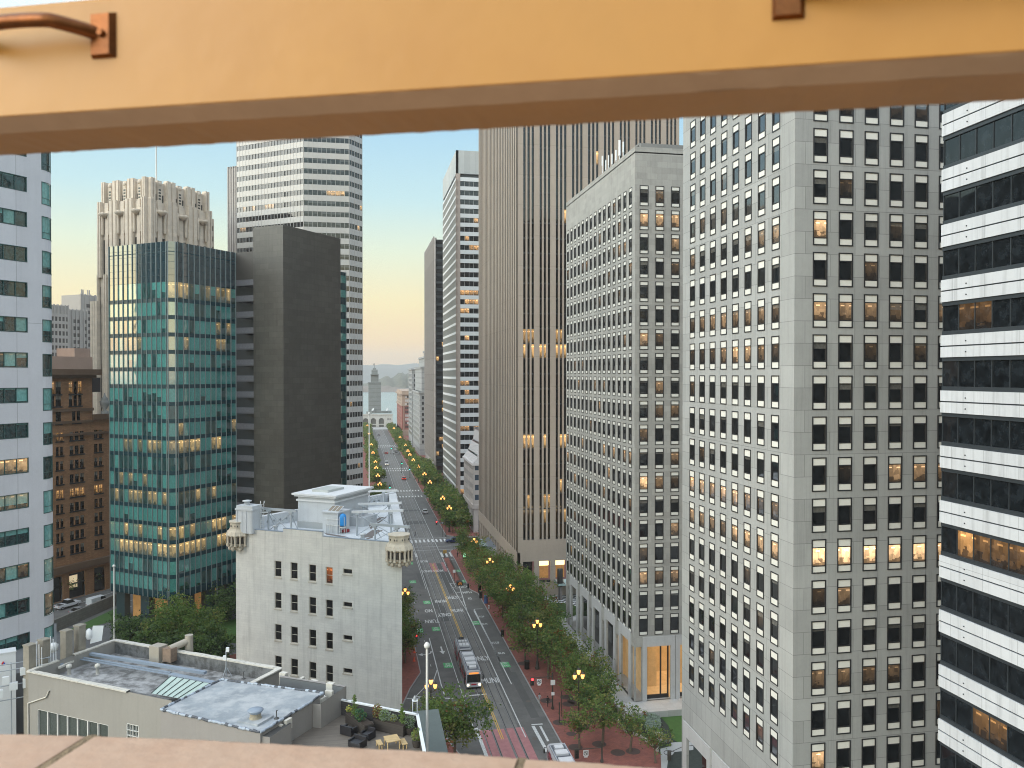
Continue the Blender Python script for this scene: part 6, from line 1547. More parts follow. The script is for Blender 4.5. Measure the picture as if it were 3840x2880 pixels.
# ================================================================= TREES
barkm=mat('plane_tree_bark',(.13,.10,.075),.85,.25,3,bump=.4)
def tree_proto(seed,h=9.,r=3.4,clear=3.2,leaves=3200,ls=.26,dense=1.,pal=None):
    rg=random.Random(seed);o=thing('street_tree','leafy plane tree','tree',(0,0,0));tr=MB();lv=MB()
    pal=pal or [gl1,gl2,gl3,gl5]
    top=h*.55;tr.tube((0,0,0),(rg.uniform(-.2,.2),rg.uniform(-.2,.2),clear),.19,.13,7);base=Vector((0,0,clear));tips=[]
    nb=9
    for i in range(nb):
        a=i*2.4+rg.uniform(-.3,.3);el=rg.uniform(.5,1.2);L=(h-clear)*rg.uniform(.35,.62)
        st=Vector((0,0,clear*rg.uniform(.8,1.1)));p=st;d=Vector((math.cos(a)*math.cos(el),math.sin(a)*math.cos(el),math.sin(el)))
        for k in range(3):
            q=p+d*L/2.4;tr.tube(p,q,.09*(1-k*.28),.09*(.72-k*.24),5);p=q;tips.append((p,k));d=(d+Vector((rg.uniform(-.4,.4),rg.uniform(-.4,.4),rg.uniform(-.1,.35)))).normalized()
            if k: 
                e=p+Vector((rg.uniform(-1,1),rg.uniform(-1,1),rg.uniform(0,.8)))*r*.35;tr.tube(p,e,.035,.015,4);tips.append((e,3))
    n=len(tips);per=int(leaves/n/2)
    for p,k in tips:
        for j in range(2):
            c=p+Vector((rg.gauss(0,.22),rg.gauss(0,.22),rg.gauss(0,.2)))*r;w=rg.uniform(.5,1.)
            dd=math.hypot(c.x,c.y)
            if dd>r: c.x*=r/dd;c.y*=r/dd
            if c.z<clear*.85: c.z=clear*.9
            m=rg.choices([0,1,2,3],[4,3,2.4,.5])[0]
            for _ in range(per):
                x,y,z=rg.gauss(0,.5),rg.gauss(0,.5),rg.gauss(0,.36);P=c+Vector((x,y,z))*w*r*.36
                a=Vector((rg.gauss(0,1),rg.gauss(0,1),rg.gauss(0,.6))).normalized();b=a.orthogonal().normalized();b.rotate(__import__('mathutils').Quaternion(a,rg.uniform(0,6.3)));s=ls*rg.uniform(.55,1.25)
                lv.face([P-a*s,P-b*s*.6,P+a*s,P+b*s*.6],m if rg.random()<.75 else rg.randrange(3))
    tr.build('trunk',barkm,o,auto=False);lv.build('crown',pal,o,auto=False);return o
protos=[tree_proto(11,9.5,3.8,3.4,3500,.21),tree_proto(12,8.5,3.5,3.2,3000,.21),tree_proto(13,7.6,2.9,3.2,1700,.20),tree_proto(14,9.,3.6,3.6,3300,.21),tree_proto(15,7.,2.4,2.8,1000,.20)]
farp=[tree_proto(21,9.5,3.8,3.,1300,.5),tree_proto(22,9.,3.6,3.,1200,.5)]
used={}
def plant(x,y,k,far_=False,s=1.,label='',group=None):
    P=(farp if far_ else protos)[k];rz=R.uniform(0,6.28)
    if P.name not in used:
        used[P.name]=1;P.location=(x,y,.14);P.rotation_euler=(0,0,rz);P.scale=(s,s,s);P['label']=label
        if group:P['group']=group
        return P
    return dup(P,(x,y,.14),rz,label,group,s)
nearR=[(31.4,112.6,4,.9),(35.0,113.2,4,1.1),(38.3,110.5,4,.95),(40.6,106.5,4,.8),(34.2,119.5,2,.95),(37.6,121.5,2,1.),(35.,127.5,1,.9),(37.8,128.5,3,.85),(36.5,136.5,1,.95),(33.2,139.8,2,1.1),(30.8,148.4,1,.85),(35.6,146.5,1,.95),
 (31.6,158.5,2,1.),(36.4,157,3,.95),(32.,168.,0,1.),(37.,166.,1,1.),(31.6,177.,3,1.05),(36.8,175.5,0,1.),(32,186.5,1,1.1),(37.,185,3,1.),(31.4,196.,0,1.05),(35.5,198.,1,1.),(30.6,206,3,1.),(31.5,218,1,1.),(30.6,230,0,1.)]
def side_lab(i,n): return ''
for i,(x,y,k,s) in enumerate(nearR):
    lab=['slender tree right behind the front bus roof, nearest the kerb','thin tree beside the turn-ban sign pole','sparse small tree on the curved brick corner','lowest small tree by the garden path','thin young tree with an open crown between bus roof and double lamp','tree below the lit double-globe lamp, near the lawn','broad tree glowing around the nearest double-globe lamp','full tree leaning toward the concrete podium','tree by the podium channel behind the nearest lamp','tree next to the black bin and the mast-arm signal'][i] if i<10 else 'leafy plane tree, %s on the office-tower pavement from the ledge'%ordw(i)
    plant(x,y,k,False,s*(1.18 if y>125 else 1.08),lab,'plane trees along the office-tower pavement')
n=len(nearR);i=n
ys=[276+10.5*j for j in range(8)]+[378+10.5*j for j in range(8)]+[478+11.5*j for j in range(12)]+[634+12*j for j in range(14)]
for y in ys:
    for x in ((31.6,36.) if y<460 else (31.8,)):
        plant(x+R.uniform(-.4,.4),y+R.uniform(-1.5,1.5),i%2,True,R.uniform(.85,1.12),'dense roundish plane tree, %s on the office-tower pavement from the ledge'%ordw(i) if i<60 else 'far small plane tree of the dense row on the brick-building side','plane trees along the office-tower pavement');i+=1
i=0
for y in [152.5,160,168.5,176]+[283+10.5*j for j in range(8)]+[398+10.5*j for j in range(20)]+[634+12*j for j in range(14)]:
    nearq=y<200;plant(8.9+R.uniform(-.4,.4),y,(i%4 if nearq else i%2),not nearq,R.uniform(.85,1.1) if y>200 else .95,'plane tree, %s on the flatiron side of the avenue from the ledge'%ordw(i) if i<50 else 'x','plane trees on the flatiron side');i+=1
plant(13.2,111.5,0,False,1.22,'largest nearest tree, rising beside the white flagpole','plane trees on the flatiron side');plant(10.6,119.,2,False,.95,'sparse tree with an amber lamp in it, between flagpole and nearest tree','plane trees on the flatiron side')
inset_pave('pavement',[(14.6,100),(14.6,113),(12.6,121.5),(9.4,124),(3,112),(3,100)],brickp)
plz=[tree_proto(31,11,6.2,3.,6500,.30,pal=[gl1,leafm('leaf_bright_green',(.07,.13,.03)),gl3,gl2]),tree_proto(32,8,4.5,1.5,3600,.28,pal=[gl2,gl2,leafm('leaf_deep_green',(.02,.042,.022)),gl1])]
for px,py,k,s,lab in [(655,2440,0,1.,'large bright-topped round tree in the sunken plaza'),(762,2452,0,.8,'second round plaza tree, nearer the flatiron wall'),(520,2430,1,1.,'dark low tree at the foot of the weathered flagpole'),(590,2470,1,1.05,'dark tree in front of the large plaza tree'),(700,2500,1,1.,'dark tree just behind the beige duct'),(800,2500,1,.9,'shadowy tree between the duct and the flatiron wall'),(850,2330,1,1.1,'dark tree under the end of the glass tower'),(470,2400,1,.7,'small dark tree nearest the rough granite wall')]:
    x,y=G(px,py);P=plz[k]
    if P.name not in used: used[P.name]=1;P.location=(x,y,0);P.scale=(s,s,s);tag(P,lab);P['group']='trees in the sunken plaza'
    else: dup(P,(x,y,0),px*.7,lab,'trees in the sunken plaza',s)
for k,(px,py) in enumerate([(258,2244),(352,2214)]):
    x,y=G(px,py);plant(x,y,4,False,.8,['small street tree in front of the lit shopfront','small potted-looking tree by the dark shop entrance'][k],'little trees by the brown brick building')
# ================================================================= STREET LAMPS
iron=mat('bronze_green_iron',(.045,.04,.032),.5,.1,3)
lampg=mat('lit_lamp_globe',(1,.6,.25),.4,0,emit=(1.,.42,.10),es=2.4)
def lamp_proto():
    o=thing('street_lamp','three-globe lamp','street lamp',(0,0,0));mb=MB();mb.lathe((0,0,0),[(.42,0),(.42,.35),(.3,.5),(.26,1.3),(.15,1.6),(.11,4.),(.085,7.2),(.14,7.3),(.09,7.5)],10);mb.build('post',iron,o)
    for k,(dx,z) in enumerate(((-.62,7.75),(.62,7.75),(0,8.45))):
        mb=MB()
        if dx: mb.path([(0,0,7.1),(dx*.5,0,7.2),(dx,0,7.45),(dx,0,7.6)],.05)
        else: mb.tube((0,0,7.4),(0,0,8.3),.06,.06,6)
        mb.build('arm',iron,o);mb=MB();mb.lathe((dx,0,z),[(.1,-.12),(.18,-.05),(.28,.25),(.30,.45),(.24,.56)],10);g_=mb.build('globe',lampg,o)
        mb=MB();mb.lathe((dx,0,z),[(.3,.62),(.2,.8),(.05,.95),(.03,1.1)],8);mb.build('cap',iron,g_)
    return o
lp=lamp_proto();first=True
LR=[(1526+4,1693),(1537,1707),(1550,1727),(1569,1752),(1592,1780),(1612,1811),(1660,1871),(1685,1908),(1778,2034),(1837,2110),(1913,2212),(2015,2348),(2170,2541)]
LLm=[(1399,1700),(1408,1734),(1411,1756),(1417,1786),(1424,1818),(1519,2227),(1616,2578)]
for side,Ls in (('office-tower',LR[::-1]),('flatiron',LLm[::-1])):
    for k,(px,py) in enumerate(Ls):
        p=gp(px,py,8.0);lab='lit amber three-globe lamp, %s along the %s pavement from the ledge'%(ordw(k),side)
        if first: lp.location=(p[0],p[1],.14);lp['label']=lab;lp['group']='amber street lamps';first=False
        else: dup(lp,(p[0],p[1],.14),R.uniform(-.3,.3),lab,'amber street lamps')
for k,(x,y) in enumerate([(31,y) for y in (530,600,700)]+[(9.2,y) for y in (540,640,740)]): dup(lp,(x,y,.14),0,'distant amber three-globe lamp, %s past the tram stop along the far avenue'%ordw(k),'amber street lamps')
# ================================================================= VEHICLES
tyre=mat('tyre_rubber',(.02,.02,.022),.8,.05);rim=mat('alloy_rim',(.4,.4,.42),.4,.05,metal=.5);carglass=mat('car_window_glass',(.015,.018,.02),.05,0,ior=1.6)
red_l=mat('red_tail_light',(.6,.02,.01),.3,0,emit=(1,.05,.02),es=3.);white_l=mat('white_head_light',(.9,.85,.75),.3,0,emit=(1,.85,.6),es=4.);off_l=mat('unlit_lamp_glass',(.5,.5,.5),.2,0)
def car(name,label,cat,px,py,rz,color,kind='sedan',lights='both',group=None,z=0):
    x0,y0,_=gp(px,py,z);o=thing(name,label,cat,(0,0,0),group);pm=mat('paint_'+kind+'_%d%d%d'%tuple(int(c*99) for c in color),color,.3,.03,1,ior=1.5)
    L,W,Hh={'sedan':(4.6,1.82,1.45),'suv':(4.7,1.9,1.7),'van':(5.4,2.0,2.3),'pickup':(5.6,1.95,1.8)}[kind];h=L/2
    prof={'sedan':[(-h,.35),(-h,.85),(-h+.2,.98),(h-1.3,.98),(h-.1,.78),(h,.6),(h,.35)],'suv':[(-h,.4),(-h,1.),(-h+.1,1.1),(h-1.3,1.08),(h-.1,.9),(h,.7),(h,.4)],'van':[(-h,.35),(-h,1.25),(h-1.2,1.25),(h-.1,1.),(h,.75),(h,.35)],'pickup':[(-h,.45),(-h,1.05),(h-1.5,1.08),(h-.1,.98),(h,.75),(h,.45)]}[kind]
    cab={'sedan':((-h+.5,-h+1.2,h-2.1,h-1.35),.97,Hh),'suv':((-h+.12,-h+.45,h-2.,h-1.35),1.08,Hh),'van':((-h+.02,-h+.15,h-1.75,h-1.15),1.22,Hh),'pickup':((-h+2.0,-h+2.25,h-2.25,h-1.5),1.05,Hh)}[kind]
    def sect(w0,pr,mb,m=0):
        n=len(pr);a=[(-w0,y,z_) for y,z_ in pr];b=[(w0,y,z_) for y,z_ in pr];mb.idx(a+b,[(i,(i+1)%n,n+(i+1)%n,n+i) for i in range(n)],m);mb.face(a,m);mb.face(list(reversed(b)),m)
    mb=MB();sect(W/2,prof,mb);sect(W/2-.08,[(-h+.05,.9),(h-.15,.7),(h-1.4,1.0),(-h+.25,1.)],mb)
    (b0,t0,t1,b1),zb_,zt_=cab;wb,wt=W/2-.06,W/2-.22
    V=[(-wb,b0,zb_),(wb,b0,zb_),(wb,b1,zb_),(-wb,b1,zb_),(-wt,t0,zt_),(wt,t0,zt_),(wt,t1,zt_),(-wt,t1,zt_)]
    mb.face(V[4:]);mb.prism([(-wt,t0),(wt,t0),(wt,t1),(-wt,t1)],zt_,zt_+.03)
    if kind=='van': mb.prism([(-W/2+.03,b0),(W/2-.03,b0),(W/2-.03,t1-1.2),(-W/2+.03,t1-1.2)],zb_,zt_+.02)
    if kind=='pickup': mb.prism([(-W/2+.15,-h+.1),(W/2-.15,-h+.1),(W/2-.15,b0-.1),(-W/2+.15,b0-.1)],1.0,1.06,1)
    mb.build('body',[pm,black],o)
    mb=MB();mb.idx(V,[(0,1,5,4),(1,2,6,5),(2,3,7,6),(3,0,4,7)]);mb.build('window',carglass,o)
    for sx in (-1,1):
        for y in (-h+.85,h-.85):
            mb=MB();mb.tube((sx*(W/2-.2),y,.33),(sx*(W/2+.02),y,.33),.34,.34,14);wo=mb.build('wheel',tyre,o);mb=MB();mb.tube((sx*(W/2+.01),y,.33),(sx*(W/2+.035),y,.33),.2,.2,10);mb.build('rim',rim,wo)
        mb=MB();mb.box(sx*(W/2-.35)-.18,sx*(W/2-.35)+.18,h-.06,h+.03,.62,.76);mb.build('headlight',white_l if lights in('head',) else off_l,o)
        mb=MB();mb.box(sx*(W/2-.25)-.18,sx*(W/2-.25)+.18,-h-.03,-h+.05,.75,.92);mb.build('tail_light',red_l if lights=='tail' else mat('dull_red_lens',(.3,.02,.02),.3,0),o)
    o.location=(x0,y0,z+.016);o.rotation_euler=(0,0,rz);return o
rd=math.radians
car('silver_car','small silver hatchback driving in the kerb lane past the tree row','car',1593,1925,0,(.5,.5,.52),'suv','off')
car('red_car','bright red car with glowing tail lights before the crossing','car',1514,1799,rd(3),(.5,.03,.02),'suv','tail')
car('blue_car','dark blue car waiting in the cross street by the brick corner','car',1698,2034,rd(96),(.01,.02,.09),'sedan','off')
car('dark_red_car','dark red car with lit tail lights farther up the avenue','car',1448,1702,rd(10),(.25,.03,.03),'sedan','tail')
car('grey_pickup','grey pickup crossing the avenue far off','pickup',1487,1703,rd(80),(.3,.31,.33),'pickup','off')
car('distant_car','tiny grey car at the far end of the avenue by the terminal','car',1420,1634,0,(.2,.2,.22),'sedan','off')
car('white_distant_car','small white car parked under the far trees on the brick-building side','car',1483,1690,0,(.6,.6,.6),'suv','head')
side=-36
car('white_pickup','white pickup truck with dark load in its bed beside the pale tower','pickup truck',254,2277,rd(side),(.62,.63,.66),'pickup','off')
car('grey_sedan','grey sedan parked by the rough granite wall','car',300,2300,rd(side),(.22,.23,.25),'sedan','off')
car('white_van','white delivery van parked near the weathered flagpole','van',371,2272,rd(side),(.62,.65,.68),'van','off')
car('shuttle_van','white shuttle van facing the camera with orange lit front','van',1450,1744,rd(180),(.6,.6,.6),'van','head')
silver=mat('bus_silver',(.45,.45,.47),.35,.04,1);busred=mat('bus_red',(.38,.02,.035),.35,.05,1);busroof=mat('bus_roof_pale_grey',(.36,.38,.42),.5,.08,1);busbox=mat('bus_roof_unit_white',(.62,.62,.64),.5,.06,2)
def bus(label,x,y,rz,L=17.5,lit=True):
    o=thing('trolleybus',label,'bus',(0,0,0));W=1.28
    for seg,(y0,y1) in enumerate(((0,10.4),(11.2,L))) if L>12 else enumerate(((0,L),)):
        mb=MB();pr=[(-W,.35),(-W,2.7),(-W+.12,2.95),(-W+.4,3.1),(W-.4,3.1),(W-.12,2.95),(W,2.7),(W,.35)]
        n=len(pr);a=[(p[0],-y0,p[1]) for p in pr];b=[(p[0],-y1,p[1]) for p in pr];mb.idx(a+b,[(i,(i+1)%n,n+(i+1)%n,n+i) for i in range(n)],0);mb.face(a,0);mb.face(list(reversed(b)),0)
        mb.build('body_shell',[silver],o)
        mb=MB()
        for sx in (-1,1):
            mb.box(sx*W-.01,sx*W+.012,-y1+.2,-y0-.9,.6,1.25);mb.box(sx*W-.01,sx*W+.012,-y1+.2,-y1+.6,1.25,2.8)
            for k in range(3): yy=-y1+2.+k*3.1;mb.face([(sx*(W+.014),yy,1.25),(sx*(W+.014),yy+.9,1.25),(sx*(W+.014),yy+1.9,2.75),(sx*(W+.014),yy+1.,2.75)])
        mb.build('red_livery',busred,o)
        mb=MB()
        for sx in (-1,1): mb.box(sx*W-.01,sx*W+.01,-y1+.7,-y0-.4,1.35,2.45)
        mb.build('side_windows',carglass,o)
        mb=MB();mb.box(-W+.35,W-.35,-y1+.3,-y0-.6,3.1,3.14,0)
        for sx in (-1,1): mb.box(sx*(W-.22)-.07,sx*(W-.22)+.07,-y1+.2,-y0-.5,3.02,3.28,1)
        mb.build('roof_fairing',[mat('bus_roof_dark_well',(.10,.11,.13),.6,.1),busroof],o)
        units=((-1.6,.5,1.2),(-3.,.9,1.7),(-5.2,1.3,1.8),(-7.8,1.2,1.9)) if seg==0 else ((-13.,1.1,1.8),(-15.3,.6,1.6))
        for yc,l,w in units:
            if -yc<L: mb=MB();mb.box(-w/2,w/2,yc-l,yc+.4,3.14,3.42);mb.box(-w/2+.1,w/2-.1,yc-l+.15,yc+.25,3.42,3.46);mb.build('roof_unit',busbox,o)
    if L>12:
        mb=MB();
        for k in range(8): mb.box(-W+.05+.05*(k%2),W-.05-.05*(k%2),-11.2+k*.1,-11.1+k*.1,.4,3.05)
        mb.build('articulation_bellows',black,o)
        mb=MB();mb.path([(-.3,-12.5,3.45),(-.3,-17.2,3.75)],.03);mb.path([(.3,-12.5,3.45),(.3,-17.2,3.75)],.03);mb.box(-.5,.5,-17.3,-17.1,3.2,3.5);mb.build('trolley_poles',steel,o)
    mb=MB();mb.box(-W+.12,W-.12,-.02,.03,1.2,2.55);mb.build('windscreen',carglass,o)
    mb=MB();mb.box(-.8,.8,.0,.05,2.62,2.88);mb.build('destination_display',mat('orange_led_sign',(1,.3,.05),.5,.3,20,emit=(1,.33,.06),es=.8),o)
    mb=MB();mb.box(-W+.02,W-.02,-.02,.06,.35,.62);mb.box(-W,W,-.02,.1,.3,.4,1);mb.build('bumper',[busroof,black],o);mb=MB();mb.box(-.45,.45,.0,.05,.72,.95);mb.build('front_badge_panel',busred,o)
    for sx in (-1,1):
        mb=MB();mb.box(sx*(W-.28)-.17,sx*(W-.28)+.17,0,.07,.62,.9);mb.build('headlight',white_l,o)
        mb=MB();mb.path([(sx*W,-.1,2.6),(sx*(W+.3),.25,2.5),(sx*(W+.3),.25,2.1)],.05);mb.box(sx*(W+.3)-.1,sx*(W+.3)+.1,.15,.3,1.75,2.25);mb.build('mirror',black,o)
        for yy in ((-2.6,-8.6,-14.6) if L>12 else (-2.6,-8.6)): mb=MB();mb.tube((sx*(W-.3),yy,.48),(sx*(W+.02),yy,.48),.48,.48,14);mb.build('wheel',tyre,o)
    o.location=(x,y,.016);o.rotation_euler=(0,0,rz);return o
b1=gp(1777,2585);bus('articulated silver and red trolleybus with lit headlights coming down the tram lane',b1[0],b1[1],rd(180)-0.0)
b2=gp(2083,2782,3.2);bus('silver and red bus cut off by the ledge, its white roof units in view',b2[0],b2[1]-11.4,rd(180),11.4).rotation_euler=(0,0,rd(0))
bpy.data.objects['trolleybus.001'].location=(b2[0],b2[1]-.2,.016)
bpy.data.objects['trolleybus.001'].rotation_euler=(0,0,0)
# ================================================================= SIGNALS AND SIGNS
redg=mat('lit_red_signal',(1,.05,.02),.3,0,emit=(1,.03,.04),es=7.);grg=mat('lit_green_signal',(.05,1,.6),.3,0,emit=(.05,1.,.55),es=6.);signw=mat('white_sign_face',(.7,.7,.7),.5,.03);signk=mat('black_sign_print',(.02,.02,.02),.5,0);signr=mat('red_sign_ring',(.45,.03,.03),.5,0)
def signal(label,px,py,sx,sy,z=5.4,arm=None,lit='red',sign=None,two=True):
    """pole base at pixel, lamp at (sx,sy) seen at height z"""
    b=gp(px,py);s_=ony(sx,b[1],sy);z=s_[2];o=thing('traffic_signal',label,'traffic light',(b[0],b[1],0));mb=MB();mb.lathe((b[0],b[1],0),[(.25,0),(.22,.5),(.13,.6),(.11,z+.9)],8);mb.build('post',iron,o)
    mb=MB();mb.tube((b[0],b[1],z+.25),(s_[0],b[1],z+.25),.07,.05,6);mb.build('mast_arm',iron,o)
    mb=MB();mb.box(s_[0]-.28,s_[0]+.28,b[1]-.12,b[1]+.2,z-.95,z+.35);hd=mb.build('signal_head',iron,o)
    for k,zz in enumerate((z+.05,z-.32,z-.69)):
        mb=MB();mb.tube((s_[0],b[1]-.12,zz),(s_[0],b[1]-.2,zz),.17,.19,12);mb.build('lens',redg if (k==0 and lit=='red') else (grg if (k==2 and lit=='green') else black),hd)
    if sign:
        c=ony(sign[0],b[1]-.05,sign[1]);mb=MB();fa=Face((c[0]-.38,b[1]-.06),(1,0));fa.box(mb,0,.76,c[2]-.4,c[2]+.4,-.03,.0,0)
        def ringf(r0,r1,cz_,m):
            for i in range(16):
                a,b_=i*PI/8,(i+1)*PI/8;mb.face([fa.p(.38+r0*math.cos(a),cz_+r0*math.sin(a),.01),fa.p(.38+r1*math.cos(a),cz_+r1*math.sin(a),.01),fa.p(.38+r1*math.cos(b_),cz_+r1*math.sin(b_),.01),fa.p(.38+r0*math.cos(b_),cz_+r0*math.sin(b_),.01)],m)
        ringf(.24,.31,c[2],1);mb.face([fa.p(.42,c[2]-.2,.012),fa.p(.48,c[2]-.2,.012),fa.p(.48,c[2]+.06,.012),fa.p(.42,c[2]+.06,.012)],1);mb.face([fa.p(.26,c[2]+.0,.012),fa.p(.48,c[2]+.0,.012),fa.p(.48,c[2]+.07,.012),fa.p(.26,c[2]+.07,.012)],1);mb.face([fa.p(.18,c[2]+.03,.012),fa.p(.28,c[2]-.06,.012),fa.p(.28,c[2]+.13,.012)],1)
        mb.face([fa.p(.17,c[2]+.19,.014),fa.p(.21,c[2]+.23,.014),fa.p(.6,c[2]-.19,.014),fa.p(.56,c[2]-.23,.014)],1)
        fa.box(mb,.12,.64,c[2]-.62,c[2]-.42,-.03,0,0);mb.build('turn_ban_sign',[signw,signk],o)
    return o
signal('red mast-arm signal with a turn-ban sign over the brick pavement, near the two walkers',2072,2662,1996,2548,sign=(2022,2556))
signal('mast arm seen from behind with a large turn-ban sign, nearest the bus roof',2257,2862,2163,2818,lit='none',sign=(2197,2824))
signal('red signal on a long arm at the flatiron corner',1541,2430,1561,2384,sign=(1515,2390))
signal('red signal with white signs at the far brick corner past the cross street',1672,2012,1637,1957)
for k,(px,py,sx,sy,l) in enumerate([(1556,1790,1553,1817,0),(1537,1785,1536,1755,0),(1505,1765,1507,1734,0),(1462,1845,1462,1823,0),(1466,1695,1467,1678,0)]):
    b=gp(px,py+8);
    signal('green traffic light, '+['at the kerb beside the second cross street','on the office-tower kerb by the red car','small, beyond the pickup on the office-tower kerb','above the white steel beams on the flatiron side','tiny, far along the office-tower kerb'][k],px,py+8,sx,sy,lit='green')
def signbox(name,label,cat,px,py,sx,sy,w,h,m,txt=None,z=None,poler=.06):
    b=gp(px,py);s_=ony(sx,b[1],sy);o=thing(name,label,cat,(b[0],b[1],0));mb=MB();mb.tube((b[0],b[1],.1),(b[0],b[1],max(s_[2]+h/2,1.)),poler,poler,8);mb.build('post',iron,o)
    mb=MB();fa=Face((s_[0]-w/2,b[1]-.08),(1,0));fa.box(mb,0,w,s_[2]-h/2,s_[2]+h/2,-.04,0,0)
    if txt:
        textmb(mb,txt,1.,lambda x,y:fa.p(w/2+x,s_[2]+y,.01),0,1,xs=w/(len(txt)*.72),ys=h*.7)
    mb.build('sign_panel',[m,signk],o);return o
signbox('street_sign','white notice board on the dark pole beside the walkers','sign',2072,2664,2073,2559,.75,.8,signw)
signbox('street_sign','small white sign low on a pole near the planter circles','sign',2106,2690,2073,2601,.5,.5,signw)
signbox('island_sign','white sign on the boarding island rail','sign',1704,2180,1703,2142,.7,.8,signw)
o=signbox('one_way_sign','black and white arrow sign at the far brick corner','sign',1660,2014,1657,1961,1.5,.6,signk);
mb=MB();b=gp(1660,2014);s_=ony(1657,b[1]-.1,1961);mb.face([(s_[0]-.6,b[1]-.14,s_[2]-.08),(s_[0]+.2,b[1]-.14,s_[2]-.08),(s_[0]+.2,b[1]-.14,s_[2]+.08),(s_[0]-.6,b[1]-.14,s_[2]+.08)]);mb.face([(s_[0]+.2,b[1]-.14,s_[2]-.22),(s_[0]+.62,b[1]-.14,s_[2]),(s_[0]+.2,b[1]-.14,s_[2]+.22)]);mb.build('white_arrow',signw,o)
b=gp(1743,2098);o=thing('advertising_kiosk','upright kiosk with a glowing pale green panel by the crossing','kiosk',(b[0],b[1],.1));mb=MB();mb.box(b[0]-.62,b[0]+.62,b[1]-.05,b[1]+.5,.1,3.6);mb.build('casing',iron,o);mb=MB();mb.box(b[0]-.5,b[0]+.5,b[1]-.09,b[1]-.05,.6,3.4);mb.build('lit_panel',mat('pale_green_screen',(.5,.9,.6),.5,.1,1,emit=(.35,.95,.5),es=.9),o)
# island furniture
o=thing('island_railing','black railing posts along the boarding island','railing',(26.3,212,.16))
mb=MB()
for i in range(12): y=210.5+i*2.1;mb.tube((26.25,y,.16),(26.25,y,1.35),.05,.05,6)
for z in (.8,1.3): mb.tube((26.25,210.5,z),(26.25,233.6,z),.03,.03,5)
mb.build('posts_and_rails',iron,o)
mb=MB();mb.prism([(25.1,206.2),(26.5,206.2),(26.5,208.3),(25.1,208.3)],0,.9,0);fa=Face((25.15,206.15),(1,0))
for k in range(2): mb.face([fa.p(.2,.15+k*.35,.02),fa.p(.68,.5+k*.35,.02),fa.p(.68,.72+k*.35,.02),fa.p(.2,.36+k*.35,.02)],1);mb.face([fa.p(.68,.5+k*.35,.02),fa.p(1.15,.15+k*.35,.02),fa.p(1.15,.36+k*.35,.02),fa.p(.68,.72+k*.35,.02)],1)
tag(mb.build('chevron_barrier',[black,mat('orange_chevron',(.7,.25,.04),.5,.05)],None,org=(25.8,207,0)),'black end barrier with orange chevrons at the near tip of the island','barrier')
b=gp(1668,2092);mb=MB();mb.box(b[0]-.5,b[0]+.5,b[1]-.4,b[1]+.4,1.4,2.3);mb.tube((b[0],b[1],0),(b[0],b[1],1.4),.08,.08,6,1);tag(mb.build('yellow_box_sign',[mat('mustard_box',(.45,.28,.07),.6,.08),iron],None,org=(b[0],b[1],0)),'mustard yellow box on a post at the far tip of the island','sign')
# bins, cabinets, cones, planter circles
for k,(px,py,w,h,col_) in enumerate([(1884,2386,.7,1.3,0),(1976,2508,.95,1.5,0),(1798,2222,.8,1.9,0),(1803,2243,.8,1.6,0),(1822,2262,.9,1.9,1),(1833,2283,.4,.8,2),(1506+250,2226-20,.5,1.2,0)]):
    b=gp(px,py,.14);mb=MB();mb.lathe((b[0],b[1],.14),[(w*.45,0),(w*.5,.1),(w*.5,h-.15),(w*.56,h-.12),(w*.5,h)],12 if k<2 else 4);tag(mb.build(['litter_bin','litter_bin','news_cabinet','news_cabinet','map_stand','hydrant','news_cabinet'][k],[[black,mat('blue_white_poster',(.10,.2,.5),.5,.4,9),signw][col_]],None,org=(b[0],b[1],.14)),['round black litter bin in the middle of the brick pavement','wide black litter bin under the trees nearest the mast signal','tall black street cabinet at the pavement notch','shorter black street cabinet beside the tall one','blue and white poster stand by the kerb','small white hydrant at the kerb under the trees','narrow black cabinet before the pavement notch'][k],['bin','bin','cabinet','cabinet','poster stand','hydrant','cabinet'][k])
for k,(px,py) in enumerate([(1554,2450),(1553,2482)]):
    b=gp(px,py,.0);mb=MB();mb.lathe((b[0],b[1],.14),[(.3,0),(.3,.04),(.2,.05),(.05,.8),(.03,.85)],10);tag(mb.build('traffic_cone',[mat('orange_cone',(.7,.08,.03),.6,.1)],None,org=(b[0],b[1],.14)),['orange cone farther from the kerb tip at the flatiron corner','orange cone nearest the kerb tip at the flatiron corner'][k],'traffic cone')
pc=MB()
for px,py in [(2124,2614),(2132,2640),(2158,2802),(2098,2709),(2142,2752),(2247,2790),(2374,2817),(1928,2432),(2150,2629),(2050,2627),(1962,2488),(2317,2822)]:
    b=gp(px,py,.15);r=.75 if px in(2142,) else 1.05;pc.face([(b[0]+r*math.cos(a),b[1]+r*math.sin(a),.15) for a in [i*PI/10 for i in range(20)]])
struct('tree_grates',pc,mat('dark_tree_grate',(.07,.045,.04),.8,.2,6))
b=gp(2098,2712,.14);mb=MB();mb.tube((b[0],b[1],.14),(b[0],b[1],3.1),.09,.09,8);mb.tube((b[0],b[1],3.1),(b[0],b[1],3.4),.16,.1,8);tag(mb.build('bollard_post',[iron],None,org=(b[0],b[1],.14)),'lone dark post standing in a round grate on the brick pavement','post')
